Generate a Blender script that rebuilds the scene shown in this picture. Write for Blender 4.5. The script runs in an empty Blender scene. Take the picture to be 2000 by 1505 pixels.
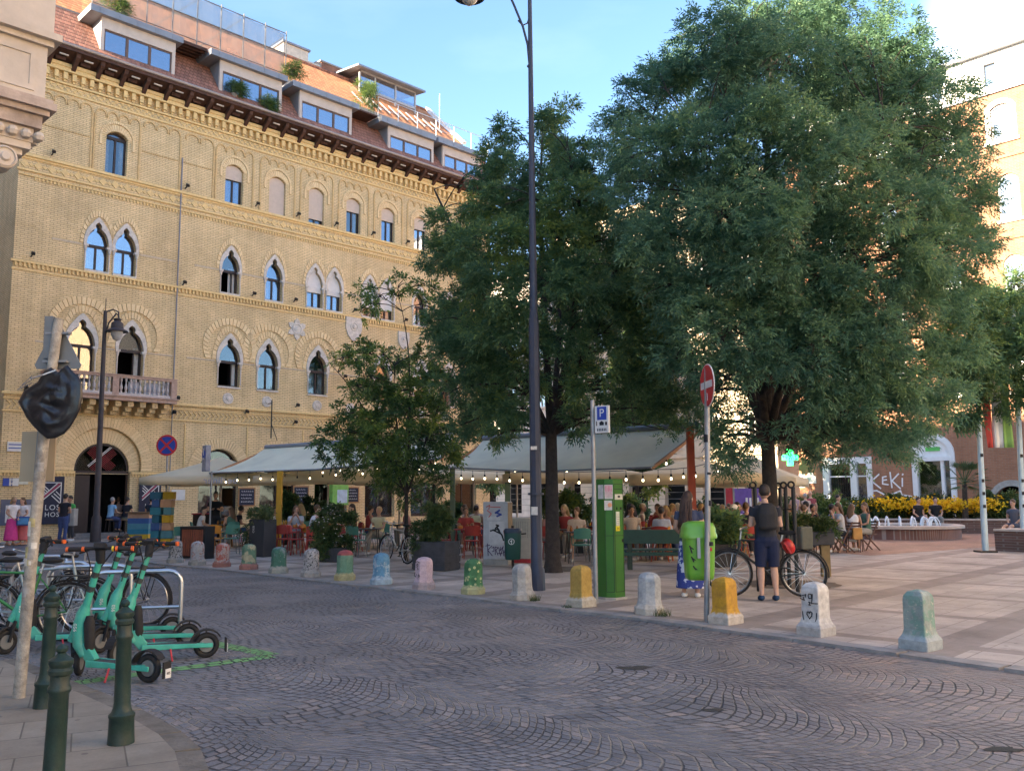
import bpy, bmesh, random
import numpy as np
from math import *
from mathutils import Vector, Matrix, Euler, noise

random.seed(7)
SC = bpy.context.scene
COL = SC.collection

# ---------------------------------------------------------------- camera
FPX, CX, CY, CAMH = 1740.0, 1000.0, 752.5, 1.62
PITCH = atan((970 - CY) / FPX)
ROLL = radians(-0.4)
cam_data = bpy.data.cameras.new('camera')
cam = bpy.data.objects.new('camera', cam_data)
COL.objects.link(cam)
CR = Matrix.Rotation(pi / 2 + PITCH, 3, 'X') @ Matrix.Rotation(ROLL, 3, 'Z')
cam.matrix_world = Matrix.Translation((0, 0, CAMH)) @ CR.to_4x4()
cam_data.sensor_width = 36.0
cam_data.lens = 36.0 * FPX / 2000.0
cam_data.clip_start = 0.05
cam_data.clip_end = 3000
SC.camera = cam

# ---------------------------------------------------------------- world, sun, exposure
SUN_AZ, SUN_EL = radians(-128), radians(20)
world = bpy.data.worlds.new('World')
SC.world = world
world.use_nodes = True
wt = world.node_tree
for n in list(wt.nodes):
    wt.nodes.remove(n)
wo = wt.nodes.new('ShaderNodeOutputWorld')
wb = wt.nodes.new('ShaderNodeBackground')
ws = wt.nodes.new('ShaderNodeTexSky')
ws.sky_type = 'NISHITA'
ws.sun_disc = False
ws.sun_elevation = SUN_EL
ws.sun_rotation = SUN_AZ
ws.air_density = 1.0
ws.dust_density = 0.5
ws.ozone_density = 3.2
wtc = wt.nodes.new('ShaderNodeTexCoord')
wmap = wt.nodes.new('ShaderNodeMapping')
wmap.inputs['Scale'].default_value = (1.0, 1.0, 3.5)
wn = wt.nodes.new('ShaderNodeTexNoise')
wn.inputs['Scale'].default_value = 1.6
wn.inputs['Detail'].default_value = 7
wn.inputs['Roughness'].default_value = 0.55
wr = wt.nodes.new('ShaderNodeValToRGB')
wr.color_ramp.elements[0].position = 0.50
wr.color_ramp.elements[0].color = (0, 0, 0, 1)
wr.color_ramp.elements[1].position = 0.80
wr.color_ramp.elements[1].color = (1, 1, 1, 1)
# a bright white cloud stands low in the right part of the sky
wvm = wt.nodes.new('ShaderNodeVectorMath'); wvm.operation = 'DOT_PRODUCT'
_cd = Vector((0.74, 0.94, 0.55)).normalized()
wvm.inputs[1].default_value = _cd
wcr = wt.nodes.new('ShaderNodeMapRange')
wcr.inputs['From Min'].default_value = 0.980
wcr.inputs['From Max'].default_value = 0.995
wmx = wt.nodes.new('ShaderNodeMath'); wmx.operation = 'MULTIPLY_ADD'
wmx.inputs[1].default_value = 0.30
wcl = wt.nodes.new('ShaderNodeMath'); wcl.operation = 'ADD'; wcl.use_clamp = True
wmix = wt.nodes.new('ShaderNodeMixRGB')
wmix.inputs['Color2'].default_value = (11.0, 11.4, 12.0, 1)
L = wt.links.new
L(wtc.outputs['Generated'], wmap.inputs['Vector'])
L(wmap.outputs['Vector'], wn.inputs['Vector'])
L(wn.outputs['Fac'], wr.inputs['Fac'])
L(wtc.outputs['Generated'], wvm.inputs[0])
L(wvm.outputs['Value'], wcr.inputs['Value'])
wm2 = wt.nodes.new('ShaderNodeMath'); wm2.operation = 'MULTIPLY'
wm3 = wt.nodes.new('ShaderNodeMath'); wm3.operation = 'MULTIPLY'; wm3.inputs[1].default_value = 0.05
L(wcr.outputs['Result'], wm2.inputs[0])
wn2 = wt.nodes.new('ShaderNodeMapRange')
wn2.inputs['From Min'].default_value = 0.30
wn2.inputs['From Max'].default_value = 0.55
L(wn.outputs['Fac'], wn2.inputs['Value'])
L(wn2.outputs['Result'], wm2.inputs[1])
L(wr.outputs['Color'], wm3.inputs[0])
L(wm2.outputs[0], wcl.inputs[0])
L(wm3.outputs[0], wcl.inputs[1])
L(wcl.outputs[0], wmix.inputs['Fac'])
L(ws.outputs['Color'], wmix.inputs['Color1'])
L(wmix.outputs['Color'], wb.inputs['Color'])
wb.inputs['Strength'].default_value = 0.079
L(wb.outputs['Background'], wo.inputs['Surface'])

sun_data = bpy.data.lights.new('sun', 'SUN')
sun_data.energy = 5.0
sun_data.angle = radians(0.5)
sun_data.color = (1.0, 0.80, 0.56)
sun = bpy.data.objects.new('sun', sun_data)
COL.objects.link(sun)
_sd = Vector((sin(SUN_AZ) * cos(SUN_EL), cos(SUN_AZ) * cos(SUN_EL), sin(SUN_EL)))
sun.rotation_euler = (-_sd).to_track_quat('-Z', 'Y').to_euler()
sun.location = (-30, 0, 40)
SC.view_settings.view_transform = 'Standard'
SC.view_settings.look = 'None'
SC.view_settings.exposure = 2.7
SC.view_settings.gamma = 1.0
SC.cycles.max_bounces = 8
SC.cycles.transparent_max_bounces = 12
SC.cycles.use_denoising = True

# ---------------------------------------------------------------- surveying helpers: a pixel of the photo to a point of the place
CO = Vector((0, 0, CAMH))
def ray(px, py):
    return CR @ Vector(((px - CX) / FPX, -(py - CY) / FPX, -1.0))
def G(px, py, z=0.0):
    d = ray(px, py); t = (z - CAMH) / d.z
    return CO + d * t
def atY(px, py, Y):
    d = ray(px, py)
    return CO + d * (Y / d.y)
def htop(px, py, base):
    """height of the photo row py above the point base"""
    d = ray(px, py)
    return CAMH + d.z * (Vector((base[0], base[1])).length / Vector((d.x, d.y)).length)
KZ = 0.03        # the square lies this much above the cobbles

# ---------------------------------------------------------------- mesh builder
class MB:
    def __init__(s):
        s.v = []; s.f = []; s.m = []; s.k = 0
    def add(s, vs, fs, M=None):
        b = len(s.v)
        if M is not None:
            vs = [M @ Vector(p) for p in vs]
        s.v += [tuple(p) for p in vs]
        s.f += [tuple(b + i for i in f) for f in fs]
        s.m += [s.k] * len(fs)
        return s
    def box(s, c, d, rot=None, M=None):
        x, y, z = d[0] / 2, d[1] / 2, d[2] / 2
        vs = [Vector(p) for p in ((-x,-y,-z),(x,-y,-z),(x,y,-z),(-x,y,-z),(-x,-y,z),(x,-y,z),(x,y,z),(-x,y,z))]
        if rot is not None:
            R = Euler(rot).to_matrix(); vs = [R @ p for p in vs]
        vs = [p + Vector(c) for p in vs]
        return s.add(vs, [(0,3,2,1),(4,5,6,7),(0,1,5,4),(1,2,6,5),(2,3,7,6),(3,0,4,7)], M)
    def bx(s, x0, x1, y0, y1, z0, z1, M=None):
        return s.box(((x0+x1)/2, (y0+y1)/2, (z0+z1)/2), (abs(x1-x0), abs(y1-y0), abs(z1-z0)), None, M)
    def bar(s, p0, p1, w, h=None, up=(0, 0, 1)):
        h = w if h is None else h
        p0, p1 = Vector(p0), Vector(p1); d = (p1 - p0)
        if d.length < 1e-6: return s
        d.normalize(); u = Vector(up)
        if abs(d.dot(u)) > 0.98: u = Vector((1, 0, 0))
        a = d.cross(u).normalized(); b = a.cross(d).normalized()
        vs = []
        for p in (p0, p1):
            for i, j in ((-1,-1),(1,-1),(1,1),(-1,1)):
                vs.append(p + a * (i * w / 2) + b * (j * h / 2))
        return s.add(vs, [(0,1,2,3),(7,6,5,4),(0,4,5,1),(1,5,6,2),(2,6,7,3),(3,7,4,0)])
    def tube(s, pts, r, n=8, caps=True, closed=False):
        pts = [Vector(p) for p in pts]; m = len(pts)
        rs = r if isinstance(r, (list, tuple)) else [r] * m
        b = len(s.v); prev = None
        for i, p in enumerate(pts):
            if closed: d = pts[(i+1) % m] - pts[i-1]
            else: d = pts[min(i+1, m-1)] - pts[max(i-1, 0)]
            if d.length < 1e-9: d = Vector((0, 0, 1))
            d.normalize()
            if prev is None:
                u = Vector((0, 0, 1)) if abs(d.z) < 0.95 else Vector((1, 0, 0))
            else: u = prev
            a = d.cross(u)
            if a.length < 1e-6: a = d.cross(Vector((0.3, 1, 0.2)))
            a.normalize(); u = a.cross(d).normalized(); prev = u
            for k in range(n):
                t = 2 * pi * k / n
                s.v.append(tuple(p + (a * cos(t) + u * sin(t)) * rs[i]))
        for i in range(m if closed else m - 1):
            i2 = (i + 1) % m
            for k in range(n):
                k2 = (k + 1) % n
                s.f.append((b+i*n+k, b+i*n+k2, b+i2*n+k2, b+i2*n+k)); s.m.append(s.k)
        if caps and not closed:
            s.f.append(tuple(b + k for k in range(n))[::-1]); s.m.append(s.k)
            s.f.append(tuple(b + (m-1)*n + k for k in range(n))); s.m.append(s.k)
        return s
    def lathe(s, prof, c=(0, 0, 0), n=16, M=None, a0=0.0, sx=1, sy=1):
        """prof: (radius, z) from bottom to top"""
        vs = []; fs = []
        for r, z in prof:
            for k in range(n):
                t = a0 + 2 * pi * k / n
                vs.append((c[0] + r * cos(t) * sx, c[1] + r * sin(t) * sy, c[2] + z))
        m = len(prof)
        for i in range(m - 1):
            for k in range(n):
                k2 = (k + 1) % n
                fs.append((i*n+k, i*n+k2, (i+1)*n+k2, (i+1)*n+k))
        fs.append(tuple(range(n))[::-1]); fs.append(tuple((m-1)*n + k for k in range(n)))
        return s.add(vs, fs, M)
    def ball(s, c, r, n=10, sc=(1, 1, 1), M=None):
        prof = []
        for i in range(n // 2 + 1):
            t = -pi/2 + pi * i / (n // 2)
            prof.append((max(1e-4, r * cos(t)), r * sin(t) * sc[2]))
        return s.lathe(prof, c, n, M, 0, sc[0], sc[1])
    def torus(s, c, R, r, axis='y', n=28, m=6, M=None, a0=0, a1=2*pi):
        pts = []
        full = abs(a1 - a0 - 2*pi) < 1e-6
        k = n if full else n + 1
        for i in range(k):
            t = a0 + (a1 - a0) * i / n
            if axis == 'y': p = Vector((R*cos(t), 0, R*sin(t)))
            elif axis == 'x': p = Vector((0, R*cos(t), R*sin(t)))
            else: p = Vector((R*cos(t), R*sin(t), 0))
            p += Vector(c)
            pts.append(M @ p if M is not None else p)
        return s.tube(pts, r, m, not full, full)
    def prism(s, poly, y0, y1, M=None):
        """poly of (x,z), extruded along y"""
        n = len(poly)
        vs = [(p[0], y0, p[1]) for p in poly] + [(p[0], y1, p[1]) for p in poly]
        fs = [tuple(range(n)), tuple(range(2*n-1, n-1, -1))]
        for i in range(n):
            j = (i + 1) % n
            fs.append((i, i+n, j+n, j))
        return s.add(vs, fs, M)
    def strip(s, outer, inner, y0, y1, M=None):
        """band between two open outlines of (x,z) with equal counts, extruded y0..y1"""
        n = len(outer)
        vs = [(p[0], y0, p[1]) for p in outer] + [(p[0], y0, p[1]) for p in inner] + \
             [(p[0], y1, p[1]) for p in outer] + [(p[0], y1, p[1]) for p in inner]
        fs = []
        for i in range(n - 1):
            fs += [(i, i+1, n+i+1, n+i), (2*n+i, 3*n+i, 3*n+i+1, 2*n+i+1),
                   (i, 2*n+i, 2*n+i+1, i+1), (n+i, n+i+1, 3*n+i+1, 3*n+i)]
        fs += [(0, n, 3*n, 2*n), (n-1, 3*n-1, 4*n-1, 2*n-1)]
        return s.add(vs, fs, M)
    def quad(s, a, b, c, d):
        return s.add([a, b, c, d], [(0, 1, 2, 3)])
    def mesh(s, name, mats, smooth=None):
        me = bpy.data.meshes.new(name)
        me.from_pydata(s.v, [], s.f)
        for m in (mats if isinstance(mats, (list, tuple)) else [mats]):
            me.materials.append(m)
        if s.k or any(s.m):
            me.polygons.foreach_set('material_index', s.m)
        me.validate(); me.update()
        bm = bmesh.new(); bm.from_mesh(me)
        bmesh.ops.recalc_face_normals(bm, faces=bm.faces)
        bm.to_mesh(me); bm.free()
        if smooth is not None:
            me.shade_smooth() if hasattr(me, 'shade_smooth') else None
            try: me.set_sharp_from_angle(angle=radians(smooth))
            except Exception: pass
        return me
    def build(s, name, mats, parent=None, smooth=None, M=None):
        o = bpy.data.objects.new(name, s.mesh(name, mats, smooth))
        COL.objects.link(o)
        if parent is not None: o.parent = parent
        if M is not None: o.matrix_local = M
        return o

def bevel(o, w=0.01, seg=2):
    m = o.modifiers.new('bevel', 'BEVEL'); m.width = w; m.segments = seg
    m.limit_method = 'ANGLE'; m.angle_limit = radians(40)
    return o
def thing(name, label, cat, loc=(0, 0, 0), rz=0.0, group=None):
    o = bpy.data.objects.new(name, None); COL.objects.link(o)
    o.empty_display_size = 0.1
    o.location = loc; o.rotation_euler = (0, 0, rz)
    return tag(o, label, cat, group)
def tag(o, label, cat, group=None, kind=None):
    if label: o['label'] = label
    if cat: o['category'] = cat
    if group: o['group'] = group
    if kind: o['kind'] = kind
    return o
def struct(o):
    o['kind'] = 'structure'
    return o
KIDS = {}
def copy_thing(root, loc, rz=0.0, label=None, scale=None):
    """the thing, its parts and their sub-parts"""
    def kids(o):
        return [c for c in bpy.data.objects if c.parent is o]
    if root.name not in KIDS:
        KIDS[root.name] = [(c, kids(c)) for c in kids(root)]
    r = root.copy(); COL.objects.link(r)
    r.location = loc; r.rotation_euler = (0, 0, rz)
    if scale: r.scale = scale if isinstance(scale, (tuple, list)) else (scale,) * 3
    if label: r['label'] = label
    for c, sub in KIDS[root.name]:
        d = c.copy(); COL.objects.link(d); d.parent = r
        for e in sub:
            g = e.copy(); COL.objects.link(g); g.parent = d
    return r
def T(x=0, y=0, z=0, rz=0, rx=0, ry=0):
    return Matrix.Translation((x, y, z)) @ Euler((rx, ry, rz)).to_matrix().to_4x4()
def text_obj(s, size, name, material, parent=None, M=None, depth=0.002, spacing=1.0, align='CENTER'):
    cu = bpy.data.curves.new(name, 'FONT')
    cu.body = s; cu.size = size; cu.extrude = depth; cu.align_x = align; cu.align_y = 'CENTER'
    cu.space_character = spacing; cu.resolution_u = 3
    t = bpy.data.objects.new(name, cu); COL.objects.link(t)
    dg = bpy.context.evaluated_depsgraph_get()
    me = bpy.data.meshes.new_from_object(t.evaluated_get(dg))
    COL.objects.unlink(t); bpy.data.objects.remove(t); bpy.data.curves.remove(cu)
    me.materials.clear(); me.materials.append(material)
    o = bpy.data.objects.new(name, me); COL.objects.link(o)
    if parent is not None: o.parent = parent
    if M is not None: o.matrix_local = M
    return o
FRONT = Matrix.Rotation(pi/2, 4, 'X')      # text or outline of the xy plane to face -y
def slab(outer, holes, y0, y1, name, mats, parent=None, M=None):
    """wall with openings: outline and holes of (x,z); solid from y0 to y1"""
    cu = bpy.data.curves.new(name, 'CURVE'); cu.dimensions = '2D'; cu.fill_mode = 'BOTH'
    cu.extrude = abs(y1 - y0) / 2
    for poly in [outer] + holes:
        sp = cu.splines.new('POLY'); sp.points.add(len(poly) - 1); sp.use_cyclic_u = True
        for i, p in enumerate(poly): sp.points[i].co = (p[0], p[1], 0, 1)
    t = bpy.data.objects.new(name, cu); COL.objects.link(t)
    dg = bpy.context.evaluated_depsgraph_get()
    me = bpy.data.meshes.new_from_object(t.evaluated_get(dg))
    COL.objects.unlink(t); bpy.data.objects.remove(t); bpy.data.curves.remove(cu)
    X = Matrix.Translation((0, (y0 + y1) / 2, 0)) @ Matrix.Rotation(pi/2, 4, 'X')
    me.transform(X)
    bm = bmesh.new(); bm.from_mesh(me)
    bmesh.ops.remove_doubles(bm, verts=bm.verts, dist=1e-5)
    bmesh.ops.recalc_face_normals(bm, faces=bm.faces)
    bm.to_mesh(me); bm.free()
    me.materials.clear()
    for m in (mats if isinstance(mats, (list, tuple)) else [mats]): me.materials.append(m)
    for p in me.polygons: p.use_smooth = False
    o = bpy.data.objects.new(name, me); COL.objects.link(o)
    if parent is not None: o.parent = parent
    if M is not None: o.matrix_local = M
    return o

# ---------------------------------------------------------------- materials
MATS = {}
def nd(nt, typ, **kw):
    n = nt.nodes.new(typ)
    for k, v in kw.items():
        if k.startswith('i_'):
            n.inputs[k[2:].replace('_', ' ')].default_value = v
        else: setattr(n, k, v)
    return n
def base(name):
    m = bpy.data.materials.new(name); m.use_nodes = True
    nt = m.node_tree; b = nt.nodes['Principled BSDF']
    return m, nt, b
def M(name, col, rough=0.7, var=0.18, scale=6.0, bump=0.0, metal=0.0, dirt=0.0, detail=5, coat=0.0, spec=0.4, emit=None, es=0.0):
    """painted or plain surface with soft uneven tone"""
    if name in MATS: return MATS[name]
    m, nt, b = base(name)
    tc = nd(nt, 'ShaderNodeTexCoord')
    n = nd(nt, 'ShaderNodeTexNoise', i_Scale=scale, i_Detail=detail, i_Roughness=0.6)
    nt.links.new(tc.outputs['Object'], n.inputs['Vector'])
    r = nd(nt, 'ShaderNodeMapRange')
    r.inputs['From Min'].default_value = 0.3; r.inputs['From Max'].default_value = 0.7
    r.inputs['To Min'].default_value = 1 - var; r.inputs['To Max'].default_value = 1 + var
    nt.links.new(n.outputs['Fac'], r.inputs['Value'])
    mx = nd(nt, 'ShaderNodeVectorMath', operation='SCALE')
    mx.inputs[0].default_value = col[:3]
    nt.links.new(r.outputs['Result'], mx.inputs['Scale'])
    out = mx.outputs[0]
    if dirt > 0:
        n2 = nd(nt, 'ShaderNodeTexNoise', i_Scale=scale * 0.35, i_Detail=8.0, i_Roughness=0.7)
        nt.links.new(tc.outputs['Object'], n2.inputs['Vector'])
        r2 = nd(nt, 'ShaderNodeMapRange')
        r2.inputs['From Min'].default_value = 0.48; r2.inputs['From Max'].default_value = 0.68
        r2.inputs['To Max'].default_value = dirt
        nt.links.new(n2.outputs['Fac'], r2.inputs['Value'])
        mm = nd(nt, 'ShaderNodeMixRGB'); mm.inputs['Color2'].default_value = (0.09, 0.075, 0.06, 1)
        nt.links.new(r2.outputs['Result'], mm.inputs['Fac']); nt.links.new(out, mm.inputs['Color1'])
        out = mm.outputs['Color']
    nt.links.new(out, b.inputs['Base Color'])
    b.inputs['Roughness'].default_value = rough
    b.inputs['Metallic'].default_value = metal
    b.inputs['Specular IOR Level'].default_value = spec
    b.inputs['Coat Weight'].default_value = coat
    if emit:
        b.inputs['Emission Color'].default_value = (*emit, 1); b.inputs['Emission Strength'].default_value = es
    if bump > 0:
        bp = nd(nt, 'ShaderNodeBump'); bp.inputs['Strength'].default_value = bump
        bp.inputs['Distance'].default_value = 0.02
        n3 = nd(nt, 'ShaderNodeTexNoise', i_Scale=scale * 6, i_Detail=4.0)
        nt.links.new(tc.outputs['Object'], n3.inputs['Vector'])
        nt.links.new(n3.outputs['Fac'], bp.inputs['Height'])
        nt.links.new(bp.outputs['Normal'], b.inputs['Normal'])
    MATS[name] = m
    return m
def brick_mat(name, c1, c2, mortar, w=0.26, h=0.075, ms=0.012, stain=0.25, bump=0.5):
    if name in MATS: return MATS[name]
    m, nt, b = base(name)
    tc = nd(nt, 'ShaderNodeTexCoord'); sp = nd(nt, 'ShaderNodeSeparateXYZ')
    ad = nd(nt, 'ShaderNodeMath', operation='ADD'); cb = nd(nt, 'ShaderNodeCombineXYZ')
    k = nt.links.new
    k(tc.outputs['Object'], sp.inputs[0]); k(sp.outputs['X'], ad.inputs[0]); k(sp.outputs['Y'], ad.inputs[1])
    k(ad.outputs[0], cb.inputs['X']); k(sp.outputs['Z'], cb.inputs['Y'])
    br = nd(nt, 'ShaderNodeTexBrick')
    br.inputs['Scale'].default_value = 1.0; br.inputs['Brick Width'].default_value = w
    br.inputs['Row Height'].default_value = h; br.inputs['Mortar Size'].default_value = ms
    br.inputs['Mortar Smooth'].default_value = 0.3; br.inputs['Bias'].default_value = 0.0
    br.inputs['Color1'].default_value = (*c1, 1); br.inputs['Color2'].default_value = (*c2, 1)
    br.inputs['Mortar'].default_value = (*mortar, 1)
    k(cb.outputs[0], br.inputs['Vector'])
    n = nd(nt, 'ShaderNodeTexNoise', i_Scale=0.6, i_Detail=8.0, i_Roughness=0.65)
    k(tc.outputs['Object'], n.inputs['Vector'])
    r = nd(nt, 'ShaderNodeMapRange'); r.inputs['From Min'].default_value = 0.3; r.inputs['From Max'].default_value = 0.7
    r.inputs['To Min'].default_value = 1 - stain; r.inputs['To Max'].default_value = 1 + stain * 0.7
    k(n.outputs['Fac'], r.inputs['Value'])
    s = nd(nt, 'ShaderNodeVectorMath', operation='SCALE')
    # rain streaks and soot: noise drawn out downwards, and odd bricks
    mp = nd(nt, 'ShaderNodeMapping'); mp.inputs['Scale'].default_value = (2.6, 2.6, .28); k(tc.outputs['Object'], mp.inputs['Vector'])
    n5 = nd(nt, 'ShaderNodeTexNoise', i_Scale=1.0, i_Detail=7.0, i_Roughness=0.7); k(mp.outputs[0], n5.inputs['Vector'])
    r5 = nd(nt, 'ShaderNodeMapRange'); r5.inputs['From Min'].default_value = .42; r5.inputs['From Max'].default_value = .66; r5.inputs['To Min'].default_value = 1.04; r5.inputs['To Max'].default_value = .87; k(n5.outputs['Fac'], r5.inputs['Value'])
    s5 = nd(nt, 'ShaderNodeVectorMath', operation='SCALE'); k(br.outputs['Color'], s5.inputs[0]); k(r5.outputs['Result'], s5.inputs['Scale'])
    k(s5.outputs[0], s.inputs[0]); k(r.outputs['Result'], s.inputs['Scale'])
    k(s.outputs[0], b.inputs['Base Color'])
    b.inputs['Roughness'].default_value = 0.85; b.inputs['Specular IOR Level'].default_value = 0.25
    if bump:
        bp = nd(nt, 'ShaderNodeBump', invert=True); bp.inputs['Strength'].default_value = bump; bp.inputs['Distance'].default_value = 0.01
        k(br.outputs['Fac'], bp.inputs['Height']); k(bp.outputs['Normal'], b.inputs['Normal'])
    MATS[name] = m
    return m
def glass_mat(name, tint=(0.5, 0.56, 0.62), refl=0.5, rough=0.04):
    """window pane: partly a mirror of the sky, partly clear"""
    if name in MATS: return MATS[name]
    m, nt, b = base(name); k = nt.links.new
    nt.nodes.remove(b); out = nt.nodes['Material Output']
    g = nd(nt, 'ShaderNodeBsdfGlossy'); g.inputs['Color'].default_value = (*tint, 1); g.inputs['Roughness'].default_value = rough
    t = nd(nt, 'ShaderNodeBsdfTransparent'); t.inputs['Color'].default_value = (0.72, 0.75, 0.77, 1)
    n = nd(nt, 'ShaderNodeTexNoise', i_Scale=2.5, i_Detail=2.0)
    tc = nd(nt, 'ShaderNodeTexCoord'); k(tc.outputs['Object'], n.inputs['Vector'])
    bp = nd(nt, 'ShaderNodeBump'); bp.inputs['Strength'].default_value = 0.12; bp.inputs['Distance'].default_value = 0.02
    k(n.outputs['Fac'], bp.inputs['Height']); k(bp.outputs['Normal'], g.inputs['Normal'])
    mx = nd(nt, 'ShaderNodeMixShader'); mx.inputs['Fac'].default_value = refl
    k(t.outputs[0], mx.inputs[1]); k(g.outputs[0], mx.inputs[2]); k(mx.outputs[0], out.inputs['Surface'])
    MATS[name] = m
    return m

# ================================================================ ground
def mth(nt, op, a, b=None, c=None, clamp=False):
    n = nt.nodes.new('ShaderNodeMath'); n.operation = op; n.use_clamp = clamp
    for i, v in enumerate((a, b, c)):
        if v is None: continue
        if isinstance(v, (int, float)): n.inputs[i].default_value = v
        else: nt.links.new(v, n.inputs[i])
    return n.outputs[0]
def dotv(nt, vec, d):
    n = nt.nodes.new('ShaderNodeVectorMath'); n.operation = 'DOT_PRODUCT'
    nt.links.new(vec, n.inputs[0]); n.inputs[1].default_value = d
    return n.outputs['Value']
def sstep(nt, v, a, b):
    n = nt.nodes.new('ShaderNodeMapRange'); n.interpolation_type = 'SMOOTHSTEP'
    nt.links.new(v, n.inputs['Value']); n.inputs['From Min'].default_value = a; n.inputs['From Max'].default_value = b
    return n.outputs['Result']
def cobble(name, green=False):
    m, nt, b = base(name); k = nt.links.new
    geo = nd(nt, 'ShaderNodeNewGeometry'); pos = geo.outputs['Position']
    nz = nd(nt, 'ShaderNodeTexNoise', i_Scale=2.2, i_Detail=3.0); k(pos, nz.inputs['Vector'])
    sub = nd(nt, 'ShaderNodeVectorMath', operation='SUBTRACT'); k(nz.outputs['Color'], sub.inputs[0]); sub.inputs[1].default_value = (.5, .5, .5)
    sc = nd(nt, 'ShaderNodeVectorMath', operation='SCALE'); k(sub.outputs[0], sc.inputs[0]); sc.inputs['Scale'].default_value = 0.12
    ad = nd(nt, 'ShaderNodeVectorMath', operation='ADD'); k(pos, ad.inputs[0]); k(sc.outputs[0], ad.inputs[1])
    nzb = nd(nt, 'ShaderNodeTexNoise', i_Scale=0.45, i_Detail=1.0); k(pos, nzb.inputs['Vector'])
    subb = nd(nt, 'ShaderNodeVectorMath', operation='SUBTRACT'); k(nzb.outputs['Color'], subb.inputs[0]); subb.inputs[1].default_value = (.5, .5, .5)
    scb = nd(nt, 'ShaderNodeVectorMath', operation='SCALE'); k(subb.outputs[0], scb.inputs[0]); scb.inputs['Scale'].default_value = 1.1
    adb = nd(nt, 'ShaderNodeVectorMath', operation='ADD'); k(ad.outputs[0], adb.inputs[0]); k(scb.outputs[0], adb.inputs[1])
    p = adb.outputs[0]
    v = dotv(nt, p, (0.73, -0.68, 0)); u = dotv(nt, p, (0.68, 0.73, 0))
    W, R, HR = 1.75, 1.16, 0.098
    cw = mth(nt, 'DIVIDE', u, W); col = mth(nt, 'FLOOR', cw)
    uu = mth(nt, 'MULTIPLY', mth(nt, 'SUBTRACT', mth(nt, 'SUBTRACT', cw, col), 0.5), W)
    arc = mth(nt, 'SQRT', mth(nt, 'SUBTRACT', R * R, mth(nt, 'MULTIPLY', uu, uu)))
    par = mth(nt, 'MULTIPLY', mth(nt, 'MODULO', mth(nt, 'ABSOLUTE', col), 2.0), 0.37)
    rv = mth(nt, 'ADD', mth(nt, 'DIVIDE', mth(nt, 'SUBTRACT', v, arc), HR), par)
    row = mth(nt, 'FLOOR', rv); fr = mth(nt, 'SUBTRACT', rv, row)
    th = mth(nt, 'ARCSINE', mth(nt, 'DIVIDE', uu, R))
    wn = nd(nt, 'ShaderNodeTexWhiteNoise', noise_dimensions='2D')
    cb = nd(nt, 'ShaderNodeCombineXYZ'); k(row, cb.inputs[0]); k(col, cb.inputs[1]); k(cb.outputs[0], wn.inputs['Vector'])
    sv = mth(nt, 'ADD', mth(nt, 'MULTIPLY', th, R / 0.108), wn.outputs['Value'])
    st = mth(nt, 'FLOOR', sv); fs = mth(nt, 'SUBTRACT', sv, st)
    cb2 = nd(nt, 'ShaderNodeCombineXYZ'); k(row, cb2.inputs[0]); k(col, cb2.inputs[1]); k(st, cb2.inputs[2])
    wn2 = nd(nt, 'ShaderNodeTexWhiteNoise', noise_dimensions='3D'); k(cb2.outputs[0], wn2.inputs['Vector'])
    e1 = mth(nt, 'MINIMUM', fr, mth(nt, 'SUBTRACT', 1.0, fr)); e2 = mth(nt, 'MINIMUM', fs, mth(nt, 'SUBTRACT', 1.0, fs))
    ee = mth(nt, 'MINIMUM', e1, e2)
    fine = nd(nt, 'ShaderNodeTexNoise', i_Scale=42.0, i_Detail=5.0, i_Roughness=0.7); k(pos, fine.inputs['Vector'])
    e3 = mth(nt, 'ADD', ee, mth(nt, 'MULTIPLY', mth(nt, 'SUBTRACT', fine.outputs['Fac'], 0.5), 0.10))
    mask = sstep(nt, e3, 0.02, 0.13)
    big = nd(nt, 'ShaderNodeTexNoise', i_Scale=0.33, i_Detail=5.0, i_Roughness=0.6); k(pos, big.inputs['Vector'])
    ramp = nd(nt, 'ShaderNodeValToRGB'); k(wn2.outputs['Value'], ramp.inputs['Fac'])
    els = ramp.color_ramp.elements
    els[0].position = 0.0; els[0].color = (0.122, 0.127, 0.142, 1)
    els[1].position = 1.0; els[1].color = (0.25, 0.225, 0.215, 1)
    for q, c in ((0.3, (0.152, 0.156, 0.172, 1)), (0.6, (0.174, 0.176, 0.188, 1)), (0.85, (0.192, 0.187, 0.190, 1))):
        e = els.new(q); e.color = c
    # warmer stones towards the right of the street, bluer at the left
    sx = nd(nt, 'ShaderNodeSeparateXYZ'); k(pos, sx.inputs[0])
    warmf = sstep(nt, mth(nt, 'ADD', sx.outputs['X'], mth(nt, 'MULTIPLY', big.outputs['Fac'], 3.0)), 2.0, 6.5)
    wm = nd(nt, 'ShaderNodeMixRGB', blend_type='MULTIPLY'); k(warmf, wm.inputs['Fac']); k(ramp.outputs['Color'], wm.inputs['Color1'])
    wm.inputs['Color2'].default_value = (1.35, 1.10, 0.92, 1)
    vr = nd(nt, 'ShaderNodeMapRange'); vr.inputs['From Min'].default_value = 0.3; vr.inputs['From Max'].default_value = 0.7
    vr.inputs['To Min'].default_value = 0.66; vr.inputs['To Max'].default_value = 1.3; k(big.outputs['Fac'], vr.inputs['Value'])
    s1 = nd(nt, 'ShaderNodeVectorMath', operation='SCALE'); k(wm.outputs['Color'], s1.inputs[0]); k(vr.outputs['Result'], s1.inputs['Scale'])
    fr2 = nd(nt, 'ShaderNodeMapRange'); fr2.inputs['From Min'].default_value = 0.25; fr2.inputs['From Max'].default_value = 0.75
    fr2.inputs['To Min'].default_value = 0.7; fr2.inputs['To Max'].default_value = 1.35; k(fine.outputs['Fac'], fr2.inputs['Value'])
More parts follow.
